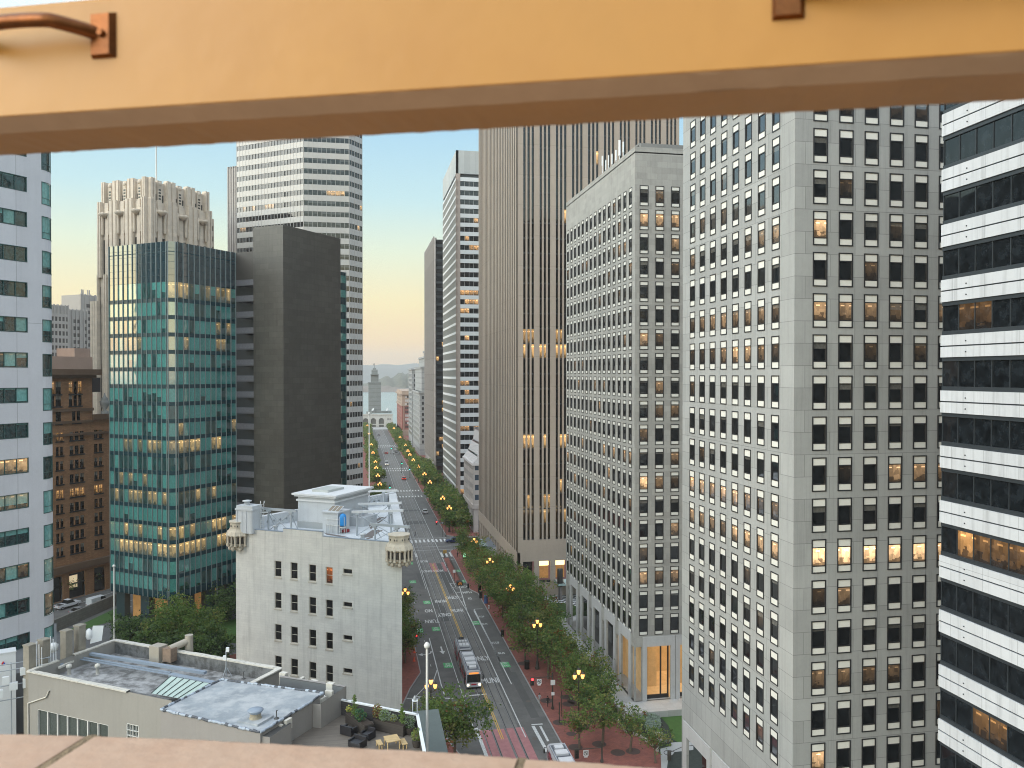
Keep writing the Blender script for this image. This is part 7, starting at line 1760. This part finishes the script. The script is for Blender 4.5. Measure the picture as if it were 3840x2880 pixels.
# ================================================================= PLAZA BETWEEN THE TOWERS, GARDEN
zm=bpy.data.materials.new('zigzag_paving');zm.use_nodes=True;t=NT(zm);uv=t.new('ShaderNodeUVMap');sp=t.new('ShaderNodeSeparateXYZ');t.put(sp.inputs[0],uv.outputs[0])
pp_=t.math('PINGPONG',sp.outputs[0],.9);q=t.math('FRACT',t.math('MULTIPLY',t.math('ADD',sp.outputs[1],pp_),.62));t.put(t.n['Principled BSDF'].inputs['Base Color'],t.mix(t.math('GREATER_THAN',q,.5),(.07,.075,.08),(.55,.56,.56)));t.n['Principled BSDF'].inputs['Roughness'].default_value=.6
mb=MB();mb.face([(38.2,170.6,.16),(70,170.6,.16),(70,199.5,.16),(38.2,199.5,.16)]);mb.face([(36.5,172,.155),(38.2,172,.155),(38.2,190,.155),(36.5,190,.155)]);struct('plaza',mb,zm)
b=gp(2090,2300,.2);mb=MB();
for r,z0,z1,m in ((5.2,.15,.65,1),(4.9,.65,1.15,0),(3.2,1.15,1.2,1),(3.,1.2,1.7,0)): mb.lathe((b[0],b[1],0),[(r,z0),(r,z1)],28,m)
leaf_cloud(mb,(b[0],b[1],1.2),5,5,.5,1500,.16,random.Random(4),2)
tag(mb.build('round_hedge',[gl2,mat('pale_ring_kerb',(.35,.35,.34),.7,.1),gl2],None,org=(b[0],b[1],.15)),'low round clipped hedge ring in the zigzag plaza','hedge')
b=gp(2100,2246,.2);o=thing('column_sculpture','tall dark cylinder on a slimmer pale column in the zigzag plaza','sculpture',(b[0],b[1],.15));zt_,zm_=zat(b,2132),zat(b,2198)
mb=MB();mb.lathe((b[0],b[1],.15),[(.45,0),(.45,zm_)],16);mb.build('shaft',mat('mottled_concrete',(.22,.2,.19),.7,.2,2),o);mb=MB();mb.lathe((b[0],b[1],zm_),[(.62,0),(.68,.1),(.68,zt_-zm_-.1),(.62,zt_-zm_)],18);mb.build('drum',mat('dark_bronze_drum',(.05,.048,.045),.45,.2,1,metal=.4),o)
mb=MB();mb.face([(38.4,123,.17),(40.4,123,.17),(40.4,168,.17),(38.4,168,.17)]);struct('water_channel',mb,mat('dark_green_water',(.02,.05,.04),.08,.2,.5,ior=1.33))
soil=mat('dark_planting_bed',(.03,.04,.035),.9,.3,3,bump=.5)
def gz(px,py,z): return gp(px,py,z)[:2]
gpoly_=[(2240,2612),(2296,2680),(2345,2742),(2400,2762),(2440,2790),(2478,2830),(2492,2880),(2700,2900),(2700,2600),(2400,2600)]
mb=MB();mb.face([(*gz(a,b,.18),.18) for a,b in gpoly_]);struct('planting_bed',mb,soil)
mb=MB();pts=[gz(*q,.2) for q in ((2205,2560),(2240,2612),(2296,2680),(2345,2742),(2400,2762),(2440,2790),(2466,2818))]
for a,b in zip(pts,pts[1:]):
    d=Vector((b[0]-a[0],b[1]-a[1]));l=d.length;d.normalize();mb.rbox(((a[0]+b[0])/2,(a[1]+b[1])/2),(d.x,d.y),l+.1,.3,.1,.55)
tag(mb.build('garden_kerb_wall',[mat('cream_kerb_wall',(.48,.45,.40),.7,.1)],None,org=(pts[3][0],pts[3][1],.14)),'low cream kerb wall curving round the small garden','wall')
def gsheet(pts,z,m,name):
    mb=MB();mb.face([(*gz(a,b,z),z) for a,b in pts]);struct(name,mb,m)
gsheet([(2325,2690),(2350,2682),(2378,2684),(2405,2735),(2398,2752),(2365,2745)],.22,lawn,'lawn');gsheet([(2470,2680),(2500,2672),(2700,2665),(2700,2790),(2545,2785),(2522,2772),(2506,2720)],.22,lawn,'lawn')
gsheet([(2476,2800),(2520,2784),(2600,2780),(2600,2812),(2530,2820),(2505,2850),(2500,2890),(2480,2890)],.23,mat('pale_concrete_path',(.38,.39,.39),.7,.08),'path')
mb=MB();rg=random.Random(3);hp=[(2398,2686),(2452,2672),(2474,2690),(2480,2718),(2470,2738),(2500,2760),(2516,2780),(2476,2790),(2444,2770),(2424,2742),(2412,2712)]
P_=[gz(a,b,.9) for a,b in hp];mb.prism(P_,.2,.85,0)
xs=[p[0] for p in P_];ys_=[p[1] for p in P_]
def inpoly(x,y):
    c=False;j=len(P_)-1
    for i in range(len(P_)):
        if (P_[i][1]>y)!=(P_[j][1]>y) and x<(P_[j][0]-P_[i][0])*(y-P_[i][1])/(P_[j][1]-P_[i][1])+P_[i][0]: c=not c
        j=i
    return c
k=0
while k<2600:
    x,y=rg.uniform(min(xs),max(xs)),rg.uniform(min(ys_),max(ys_))
    if inpoly(x,y): leaf_cloud(mb,(x,y,.95+.12*math.sin(x*2)*math.sin(y*2)),.1,.1,.1,1,.11,rg,1);k+=1
tag(mb.build('silver_hedge',[mat('hedge_core',(.05,.07,.05),.9,.2,3),mat('silver_hedge_leaf',(.20,.26,.20),.7,.6,2)],None,org=(P_[0][0],P_[0][1],.2)),'billowing silver-green hedge between the two small lawns','hedge')
mb=MB();pts=[gz(*q,.2) for q in ((2300,2672),(2350,2730),(2405,2750),(2445,2780),(2468,2800))]
for a,b in zip(pts,pts[1:]):
    n=int(math.dist(a,b)/.25)
    for i in range(n+1): x,y=a[0]+(b[0]-a[0])*i/n,a[1]+(b[1]-a[1])*i/n;mb.tube((x,y,.2),(x,y,1.2),.018,.018,4)
    mb.tube((*a,1.2),(*b,1.2),.03,.03,5)
tag(mb.build('garden_railing',[iron],None,org=(pts[2][0],pts[2][1],.2)),'black iron railing behind the cream kerb wall','railing')
b=gp(2472,2800,.2);mb=MB();mb.rbox(b[:2],(1,0),.8,.8,.2,1.9);mb.prism([(b[0]-.5,b[1]-.5),(b[0]+.5,b[1]-.5),(b[0]+.5,b[1]+.5),(b[0]-.5,b[1]+.5)],1.9,2.1);tag(mb.build('stone_gate_post',[stonep],None,org=(b[0],b[1],.2)),'square stone gate post at the end of the black garden railing','gate post')
b=gp(2510,2850,.2);mb=MB();mb.lathe((b[0],b[1],.2),[(.28,0),(.28,1.2),(.2,1.25)],10);
mb.path([(b[0]+.75*math.cos(a),b[1]+.75*math.sin(a),1.2) for a in [i*PI/8 for i in range(17)]],.04);mb.path([(b[0],b[1],1.25),gp(2560,2800,1.3),gp(2600,2795,1.3)],.04);tag(mb.build('ringed_post',[iron],None,org=(b[0],b[1],.2)),'dark post with a metal ring round it by the garden path','post')
mb=MB();leaf_cloud(mb,(*gz(2350,2660,.3),.5),4.0,1.2,.5,900,.16,random.Random(6),0,[0,1]);leaf_cloud(mb,(*gz(2280,2620,.3),.6),1.5,4.,.6,1400,.17,random.Random(7),0,[0,1]);tag(mb.build('ground_cover_shrubs',[gl2,gl1],None,org=(*gz(2350,2660,.3),.2)),kind='stuff')
# ================================================================= PEOPLE
def person(label,px,py,rz,top,legs,hair,walk=.35,z=.14,s=1.):
    b=gp(px,py,z);o=thing('person',label,'person',(b[0],b[1],z))
    w=walk;V=[(0,0,.93),(0,0,1.1),(0,0,1.32),(0,0,1.45),(0,.02,1.55),(0,.03,1.68),(.19,0,1.40),(.25,-w*.35,1.14),(.25,-w*.1,.9),(.25,.03,.83),(-.19,0,1.40),(-.25,w*.35,1.14),(-.25,w*.6,.92),(-.25,w*.7,.86),(.1,0,.88),(.1,w*.6,.5),(.1,w*.55,.08),(.1,w*.55+.16,.03),(-.1,0,.88),(-.1,-w*.3,.48),(-.1,-w*.8,.1),(-.1,-w*.8+.14,.03)]
    E_=[(0,1),(1,2),(2,3),(3,4),(4,5),(2,6),(6,7),(7,8),(8,9),(2,10),(10,11),(11,12),(12,13),(0,14),(14,15),(15,16),(16,17),(0,18),(18,19),(19,20),(20,21)]
    r=[.15,.13,.16,.06,.085,.08,.07,.05,.038,.035,.07,.05,.038,.035,.1,.07,.05,.04,.1,.07,.05,.04]
    me=bpy.data.meshes.new('b');me.from_pydata(V,E_,[]);ob=bpy.data.objects.new('b',me);COL.objects.link(ob);md=ob.modifiers.new('s','SKIN')
    for i,q in enumerate(r): me.skin_vertices[0].data[i].radius=(q,q*.8);me.skin_vertices[0].data[i].use_root=(i==0)
    ob.modifiers.new('u','SUBSURF').levels=1
    dg=bpy.context.evaluated_depsgraph_get();ev=ob.evaluated_get(dg);m2=bpy.data.meshes.new_from_object(ev);mb=MB();ca,sa=math.cos(rz),math.sin(rz)
    for v in m2.vertices: x,y,zz=v.co;mb.v.append((b[0]+s*(x*ca-y*sa),b[1]+s*(x*sa+y*ca),z+s*zz))
    for p in m2.polygons:
        zc=sum(m2.vertices[i].co.z for i in p.vertices)/len(p.vertices);xc=abs(sum(m2.vertices[i].co.x for i in p.vertices)/len(p.vertices))
        mb.smooth.add(len(mb.f));mb.f.append(tuple(p.vertices));mb.m.append(0 if zc>1.49 or (xc>.2 and zc<.95) else (1 if zc>.92 or (xc>.2 and zc>.9) else (3 if zc<.1 else 2)))
    bpy.data.objects.remove(ob)
    mb.build('body',[mat('skin_tone',(.36,.22,.15),.6,.05),mat('cloth_%d'%int(top[0]*900+top[2]*90),top,.8,.1,4),mat('trouser_%d'%int(legs[0]*900),legs,.8,.1,4),black],o,auto=False)
    mb=MB();mb.lathe((b[0],b[1],z+s*1.62),[(s*.1,0),(s*.115,.06),(s*.1,.13),(s*.04,.17)],8);mb.build('hair',mat('hair_%d'%int(hair[0]*900),hair,.7,.1),o)
person('walker in a pale grey top and light trousers at the kerb edge',2023,2640,rd(10),(.38,.40,.42),(.35,.34,.32),(.05,.04,.03))
person('walker in black clothes beside the dark sign pole',2054,2650,rd(-160),(.02,.02,.025),(.02,.02,.02),(.02,.015,.01),.25)
person('pedestrian in dark jacket on the boarding island',1676,2130,rd(90),(.04,.04,.06),(.03,.03,.04),(.02,.02,.02),.1,.16)
person('pedestrian crossing at the zebra on the flatiron side',1557,2010,rd(-90),(.05,.05,.05),(.05,.06,.1),(.02,.02,.02),.3,.01)
person('figure in dark coat under the tree at the kerb by the glowing kiosk',1716,2090,rd(30),(.03,.03,.03),(.04,.04,.04),(.03,.02,.02),.2)
# ================================================================= WINDOW THE PICTURE IS TAKEN THROUGH
wa=math.radians(-79.8)+PSI  # heading (from +Y, clockwise) of the window plane going away to the left
wv=(math.sin(wa),math.cos(wa));wu=neg(wv);wn=(wu[1]*-1,wu[0])  # wu to the right, wn away from the room
if wn[1]<0: wn=neg(wn)
def wp(s,dist,h): return (wu[0]*s+wn[0]*dist,wu[1]*s+wn[1]*dist,H+h)
# distance (perpendicular to window plane) of the rail face: left picture edge ray meets it at 0.70 forward
def wdist(px,depth):
    r=ray(px,1405);return (r[0]*wn[0]+r[1]*wn[1])*depth
D0=.62
def hgt(px,py,dist):
    r=ray(px,py);t=dist/(r[0]*wn[0]+r[1]*wn[1]);return r[2]*t,(r[0]*wu[0]+r[1]*wu[1])*t
h1=sum(hgt(px,py,D0)[0] for px,py in ((0,430),(1920,315),(3840,197)))/3
h2=h1*1.0
# bevel then soffit
d1_=D0+.018;hb=sum(hgt(px,py,d1_)[0] for px,py in ((0,500),(1920,385),(3840,277)))/3
d2_=None;best=9
for i in range(60):
    dd=d1_+.002*i;e=abs(sum(hgt(px,py,dd)[0] for px,py in ((0,583),(1920,477),(3840,375)))/3-hb)
    if e<best: best=e;d2_=dd
htop=hgt(0,22,D0)[0]
print('WINDOW',h1,hb,d1_,d2_,htop)
cr=mat('lamp_warm_ochre_wood',(.45,.215,.038),.42,.07,3.,bump=.02,bscale=24,col2=(.43,.20,.034))  # ochre paint with the room lamp's warmth put into its base colour
crd=mat('lamp_warm_ochre_edge',(.44,.245,.09),.55,.07,10.,bump=.03,bscale=60)
sash=thing('window_sash','raised window sash with a bottom rail in ochre with lamp warmth in its colour','window sash',wp(0,D0,h1))
mb=MB();S0,S1=-1.3,1.6
def ext(prof,m,rg=60,jit=0.):
    """extrude a profile [(dist,height)] along the window, with slight hand-painted unevenness"""
    rr=random.Random(3);cols=[]
    for i in range(rg+1):
        s=S0+(S1-S0)*i/rg;cols.append([wp(s,d,h+(rr.uniform(-jit,jit) if k else 0)) for k,(d,h) in enumerate(prof)])
    n=len(prof);mb.idx([p for c in cols for p in c],[(i*n+k,(i+1)*n+k,(i+1)*n+k+1,i*n+k+1) for i in range(rg) for k in range(n-1)],m)
ext([(d2_+.02,htop+.004),(D0+.012,htop+.004),(D0+.002,htop-.0005),(D0,htop-.004),(D0,h1+.0007),(D0+.001,h1)],0)
ext([(D0+.001,h1),(D0+.003,h1-.0012),(d1_,hb)],1,200,.0004);ext([(d1_,hb),(d2_,hb)],2,300,.0006);ext([(d2_,hb),(d2_+.001,hb+.004),(d2_+.02,htop)],1)
mb.build('bottom_rail',[cr,mat('mauve_brown_rail',(.40,.28,.185),.55,.08,9.,bump=.03,bscale=60),crd],sash)  # bevel mauve-brown, soffit a duller ochre than the front face
mb=MB();gx=d2_-.02;mb.face([wp(S0,gx,htop+.003),wp(S1,gx,htop+.003),wp(S1,gx,htop+.9),wp(S0,gx,htop+.9)])
gm_=bpy.data.materials.new('window_pane');gm_.use_nodes=True;t=NT(gm_);t.n.remove(t.n['Principled BSDF'])
tr=t.new('ShaderNodeBsdfTransparent');tr.inputs[0].default_value=(.93,.96,.95,1);gl=t.new('ShaderNodeBsdfGlossy');gl.inputs['Roughness'].default_value=.02;ms=t.new('ShaderNodeMixShader');lw_=t.new('ShaderNodeFresnel');t.put(ms.inputs[0],lw_.outputs[0]);t.put(ms.inputs[1],tr.outputs[0]);t.put(ms.inputs[2],gl.outputs[0]);t.put(t.n['Material Output'].inputs[0],ms.outputs[0])
mb.build('glass_pane',gm_,sash)
copper=mat('aged_copper',(.15,.05,.012),.32,.4,25.,metal=.7,bump=.03,bscale=60)
def handle(spx,spy,label,right_end=True):
    """bow handle lying along the rail; given the picture place of its right (or left) plate"""
    hh_,ss=hgt(spx,spy,D0);w=.128 if right_end else .21
    c=ss-w/2 if right_end else ss+w/2
    o=thing('sash_handle',label,'handle',wp(c,D0,hh_))
    mb=MB()
    pr=.019
    for sg in (-1,1):
        q=MB();a,b=c+sg*w/2-.0115,c+sg*w/2+.0115
        def W(s,d_,h): return wp(s,D0-d_,hh_+h)
        vs=[W(a,0,-pr),W(b,0,-pr),W(b,0,pr),W(a,0,pr),W(a+.002,.005,-pr+.002),W(b-.004,.005,-pr+.002),W(b-.004,.005,pr-.002),W(a+.002,.005,pr-.002)]
        q.idx(vs,[(4,5,6,7),(0,1,5,4),(1,2,6,5),(2,3,7,6),(3,0,4,7)]);q.build('end_plate',copper,o)
        q=MB();q.tube(W(c+sg*w/2+.001,.005,.0),W(c+sg*w/2+.001,.0085,.0),.0035,.0025,10);q.build('screw',copper,o)
    pts=[]
    for i in range(25):
        u=i/24.;s=c+(u-.5)*(w-.012);dd=.003+.024*min(1,math.sin(PI*u)*1.6)**.8;pts.append(W(s,dd,.0015+.0045*math.sin(PI*u)))
    # rounded bar
    mb=MB();seg=10;rr=.0062;rings=[]
    for i,p in enumerate(pts):
        a=Vector(pts[max(0,i-1)]);b=Vector(pts[min(24,i+1)]);d_=(b-a).normalized();x=Vector((0,0,1));y=d_.cross(x).normalized();x=y.cross(d_)
        rings+=[tuple(Vector(p)+x*rr*math.cos(t_)+y*rr*.8*math.sin(t_)) for t_ in [2*PI*k/seg for k in range(seg)]]
    mb.idx(rings,[(i*seg+k,i*seg+(k+1)%seg,(i+1)*seg+(k+1)%seg,(i+1)*seg+k) for i in range(24) for k in range(seg)],0,True);mb.build('bar',copper,o)
handle(392,135,'copper bow handle on the sash rail, beside the cream tower, its whole end plate showing')
handle(2957,-24,'copper bow handle on the sash rail above the concrete towers, only one plate foot showing',False)
# sill ------------------------------------------------------------------
sd=.95
def sz(px,py,dist):
    r=ray(px,py);t=dist/(r[0]*wn[0]+r[1]*wn[1]);return r[2]*t,(r[0]*wu[0]+r[1]*wu[1])*t
sh=sz(1100,2782,sd)[0]
edge=[(-300,2733),(0,2738),(339,2748),(700,2760),(1100,2781),(1500,2800),(1700,2811),(1960,2833),(2200,2846),(2500,2872),(2800,2905),(3300,2960),(4100,3050)]
# outer edge line on the horizontal top surface
ep=[gp(px,py,H+sh) for px,py in edge]
sill=thing('window_sill','pinkish beige glazed tile window ledge with mortar joints','window sill',(ep[4][0],ep[4][1],H+sh))
sm=mat('pink_beige_sill_tile',(.50,.325,.22),.5,.10,9.,bump=.08,bscale=40,col2=(.47,.29,.19));jm=mat('brown_mortar',(.24,.17,.10),.9,.2,60.,bump=.5,bscale=120)
def back(p,t): return (p[0]-wn[0]*t,p[1]-wn[1]*t)
def seg_tile(pa,pb,nm='ledge_tile'):
    n=24;mb=MB();rr=random.Random(int(pa[0]*1e4)%997);vs=[]
    prof=[(.0,-.09),(.0,-.012),(.002,-.005),(.006,-.0015),(.012,0),(.5,.0),(1.1,.002)]
    for i in range(n+1):
        u=i/n;x=pa[0]+(pb[0]-pa[0])*u;y=pa[1]+(pb[1]-pa[1])*u;j=rr.uniform(-.0012,.0012)
        e=min(i,n-i);ro=.002 if e==0 else 0
        for d_,h in prof: q=back((x,y),d_+(j if d_<.01 else 0));vs.append((q[0],q[1],H+sh+h-ro))
    k=len(prof);mb.idx(vs,[(i*k+a,(i+1)*k+a,(i+1)*k+a+1,i*k+a+1) for i in range(n) for a in range(k-1)],0,True)
    mb.build(nm,sm,sill)
J1,J2=(352,2749),(1960,2834)
def lerp_edge(px):
    for a,b in zip(edge,edge[1:]):
        if a[0]<=px<=b[0]: return gp(px,a[1]+(b[1]-a[1])*(px-a[0])/(b[0]-a[0]),H+sh)
stops=[(-300,332),(376,1100),(1100,1947),(1975,2500),(2500,4100)]
for i,(a,b) in enumerate(stops): seg_tile(lerp_edge(a),lerp_edge(b)) if i not in(1,2,3,4) else None
def poly_tile(pxs):
    # several edge points in one tile
    n=len(pxs);mb=MB();rr=random.Random(5);pts=[]
    for a,b in zip(pxs,pxs[1:]):
        for i in range(14): pts.append(a+(b-a)*i/14)
    pts.append(pxs[-1]);vs=[];prof=[(.0,-.09),(.0,-.012),(.002,-.005),(.006,-.0015),(.012,0),(.5,.0),(1.1,.002)]
    for px in pts:
        p=lerp_edge(px);j=rr.uniform(-.0010,.0010)
        for d_,h in prof: q=back(p,d_+(j if d_<.01 else 0));vs.append((q[0],q[1],H+sh+h))
    k=len(prof);mb.idx(vs,[(i*k+a,(i+1)*k+a,(i+1)*k+a+1,i*k+a+1) for i in range(len(pts)-1) for a in range(k-1)],0,True);mb.build('ledge_tile',sm,sill)
poly_tile([376,700,1100,1500,1700,1945]);poly_tile([1977,2200,2500,2800,3300,4100])
for a,b in ((330,378),(1943,1979)):
    mb=MB();pa,pb=lerp_edge(a),lerp_edge(b);rr=random.Random(a);vs=[];n=40
    for i in range(n+1):
        t_=1.1*i/n;q1,q2=back(pa,t_+.001+rr.uniform(0,.0012)),back(pb,t_+.001);vs+=[(q1[0],q1[1],H+sh-.003),((q1[0]+q2[0])/2,(q1[1]+q2[1])/2,H+sh-.0015+rr.uniform(-.0008,.0008)),(q2[0],q2[1],H+sh-.003)]
    mb.idx(vs,[(i*3+k,i*3+k+1,i*3+4+k,i*3+3+k) for i in range(n) for k in range(2)],0,True);mb.face([(pa[0],pa[1],H+sh-.09),(pb[0],pb[1],H+sh-.09),(pb[0],pb[1],H+sh-.003),(pa[0],pa[1],H+sh-.003)]);mb.build('mortar_joint',jm,sill)
# ================================================================= CAMERA, SKY, SUN, HAZE
cd=bpy.data.cameras.new('camera');cam=bpy.data.objects.new('camera',cd);COL.objects.link(cam);sc.camera=cam
cam.location=(0,0,H);cam.rotation_euler=(PI/2-TH,0,-PSI)
cd.sensor_fit='HORIZONTAL';cd.sensor_width=36;cd.lens=36*F/3840;cd.clip_start=.02;cd.clip_end=20000
cd.dof.use_dof=True;cd.dof.focus_distance=120;cd.dof.aperture_fstop=9
w=bpy.data.worlds.new('World');sc.world=w;w.use_nodes=True;t=NT(w);bg=t.n['Background']
geo=t.new('ShaderNodeTexCoord');sp=t.new('ShaderNodeSeparateXYZ');t.put(sp.inputs[0],geo.outputs['Generated'])
el=t.math('MULTIPLY_ADD',sp.outputs[2],.5,.5)
def e2(deg): return .5+.5*math.sin(math.radians(deg))
grad=t.ramp(el,[(0.,(.10,.10,.10)),(.492,(.14,.14,.14)),(e2(0),lin((224,200,178))),(e2(2),lin((255,222,174))),(e2(5),lin((255,240,190))),(e2(8.5),lin((232,244,220))),(e2(12),lin((200,234,240))),(e2(17),lin((174,218,243))),(e2(30),(1.2,1.4,1.58)),(e2(80),(1.3,1.42,1.6))])
# the sky is brightest and warmest to the west, where the sun has just gone
dotw=t.math('ADD',t.math('MULTIPLY',sp.outputs[0],-.93),t.math('MULTIPLY',sp.outputs[1],-.37))
wk=t.math('MULTIPLY',t.maprange(dotw,.1,1.,0,1),t.maprange(sp.outputs[2],.0,.75,1.,.25))
cb=t.new('ShaderNodeCombineColor')
for i,v in enumerate((.95,.84,.68)): t.put(cb.inputs[i],t.math('MULTIPLY_ADD',wk,v*3.9,1.))
grad=t.mix(1.,grad,cb.outputs[0],'MULTIPLY')
sky=t.new('ShaderNodeTexSky',sky_type='NISHITA');sky.sun_disc=False;sky.sun_elevation=math.radians(6);sky.sun_rotation=math.radians(-110)
ss=t.new('ShaderNodeVectorMath',operation='SCALE');t.put(ss.inputs[0],sky.outputs[0]);ss.inputs[3].default_value=.012
ad=t.new('ShaderNodeVectorMath',operation='ADD');t.put(ad.inputs[0],grad);t.put(ad.inputs[1],ss.outputs[0])
t.put(bg.inputs[0],ad.outputs[0]);bg.inputs[1].default_value=1.0
sl=bpy.data.lights.new('sun','SUN');sl.energy=1.45;sl.angle=math.radians(35);sl.color=(1.,.93,.84);so=bpy.data.objects.new('sun',sl);COL.objects.link(so)
dv=Vector((-.93,-.37,.42)).normalized();so.rotation_euler=dv.to_track_quat('Z','Y').to_euler()
HAZE=True
if HAZE:
    mb=MB();mb.box(-4600,4600,-150,6200,-3.2,215);hz_o=mb.build('haze',[],None,auto=False);m=bpy.data.materials.new('haze_air');m.use_nodes=True;t=NT(m);t.n.remove(t.n['Principled BSDF'])
    v=t.new('ShaderNodeVolumePrincipled');v.inputs['Color'].default_value=(.97,.95,.92,1);v.inputs['Density'].default_value=.00015;v.inputs['Anisotropy'].default_value=.2;t.put(t.n['Material Output'].inputs['Volume'],v.outputs[0]);hz_o.data.materials.append(m);tag(hz_o,kind='stuff')
vs_=sc.view_settings;vs_.view_transform='Standard';vs_.look='None';vs_.exposure=0;vs_.gamma=1;vs_.use_curve_mapping=False
c=sc.cycles;c.max_bounces=5;c.diffuse_bounces=3;c.glossy_bounces=3;c.transmission_bounces=2;c.transparent_max_bounces=6;c.volume_bounces=0;c.use_denoising=True;c.sample_clamp_indirect=4;c.caustics_reflective=False;c.caustics_refractive=False
c.volume_step_rate=4;sc.cycles.pixel_filter_type='BLACKMAN_HARRIS';sc.cycles.filter_width=1.05
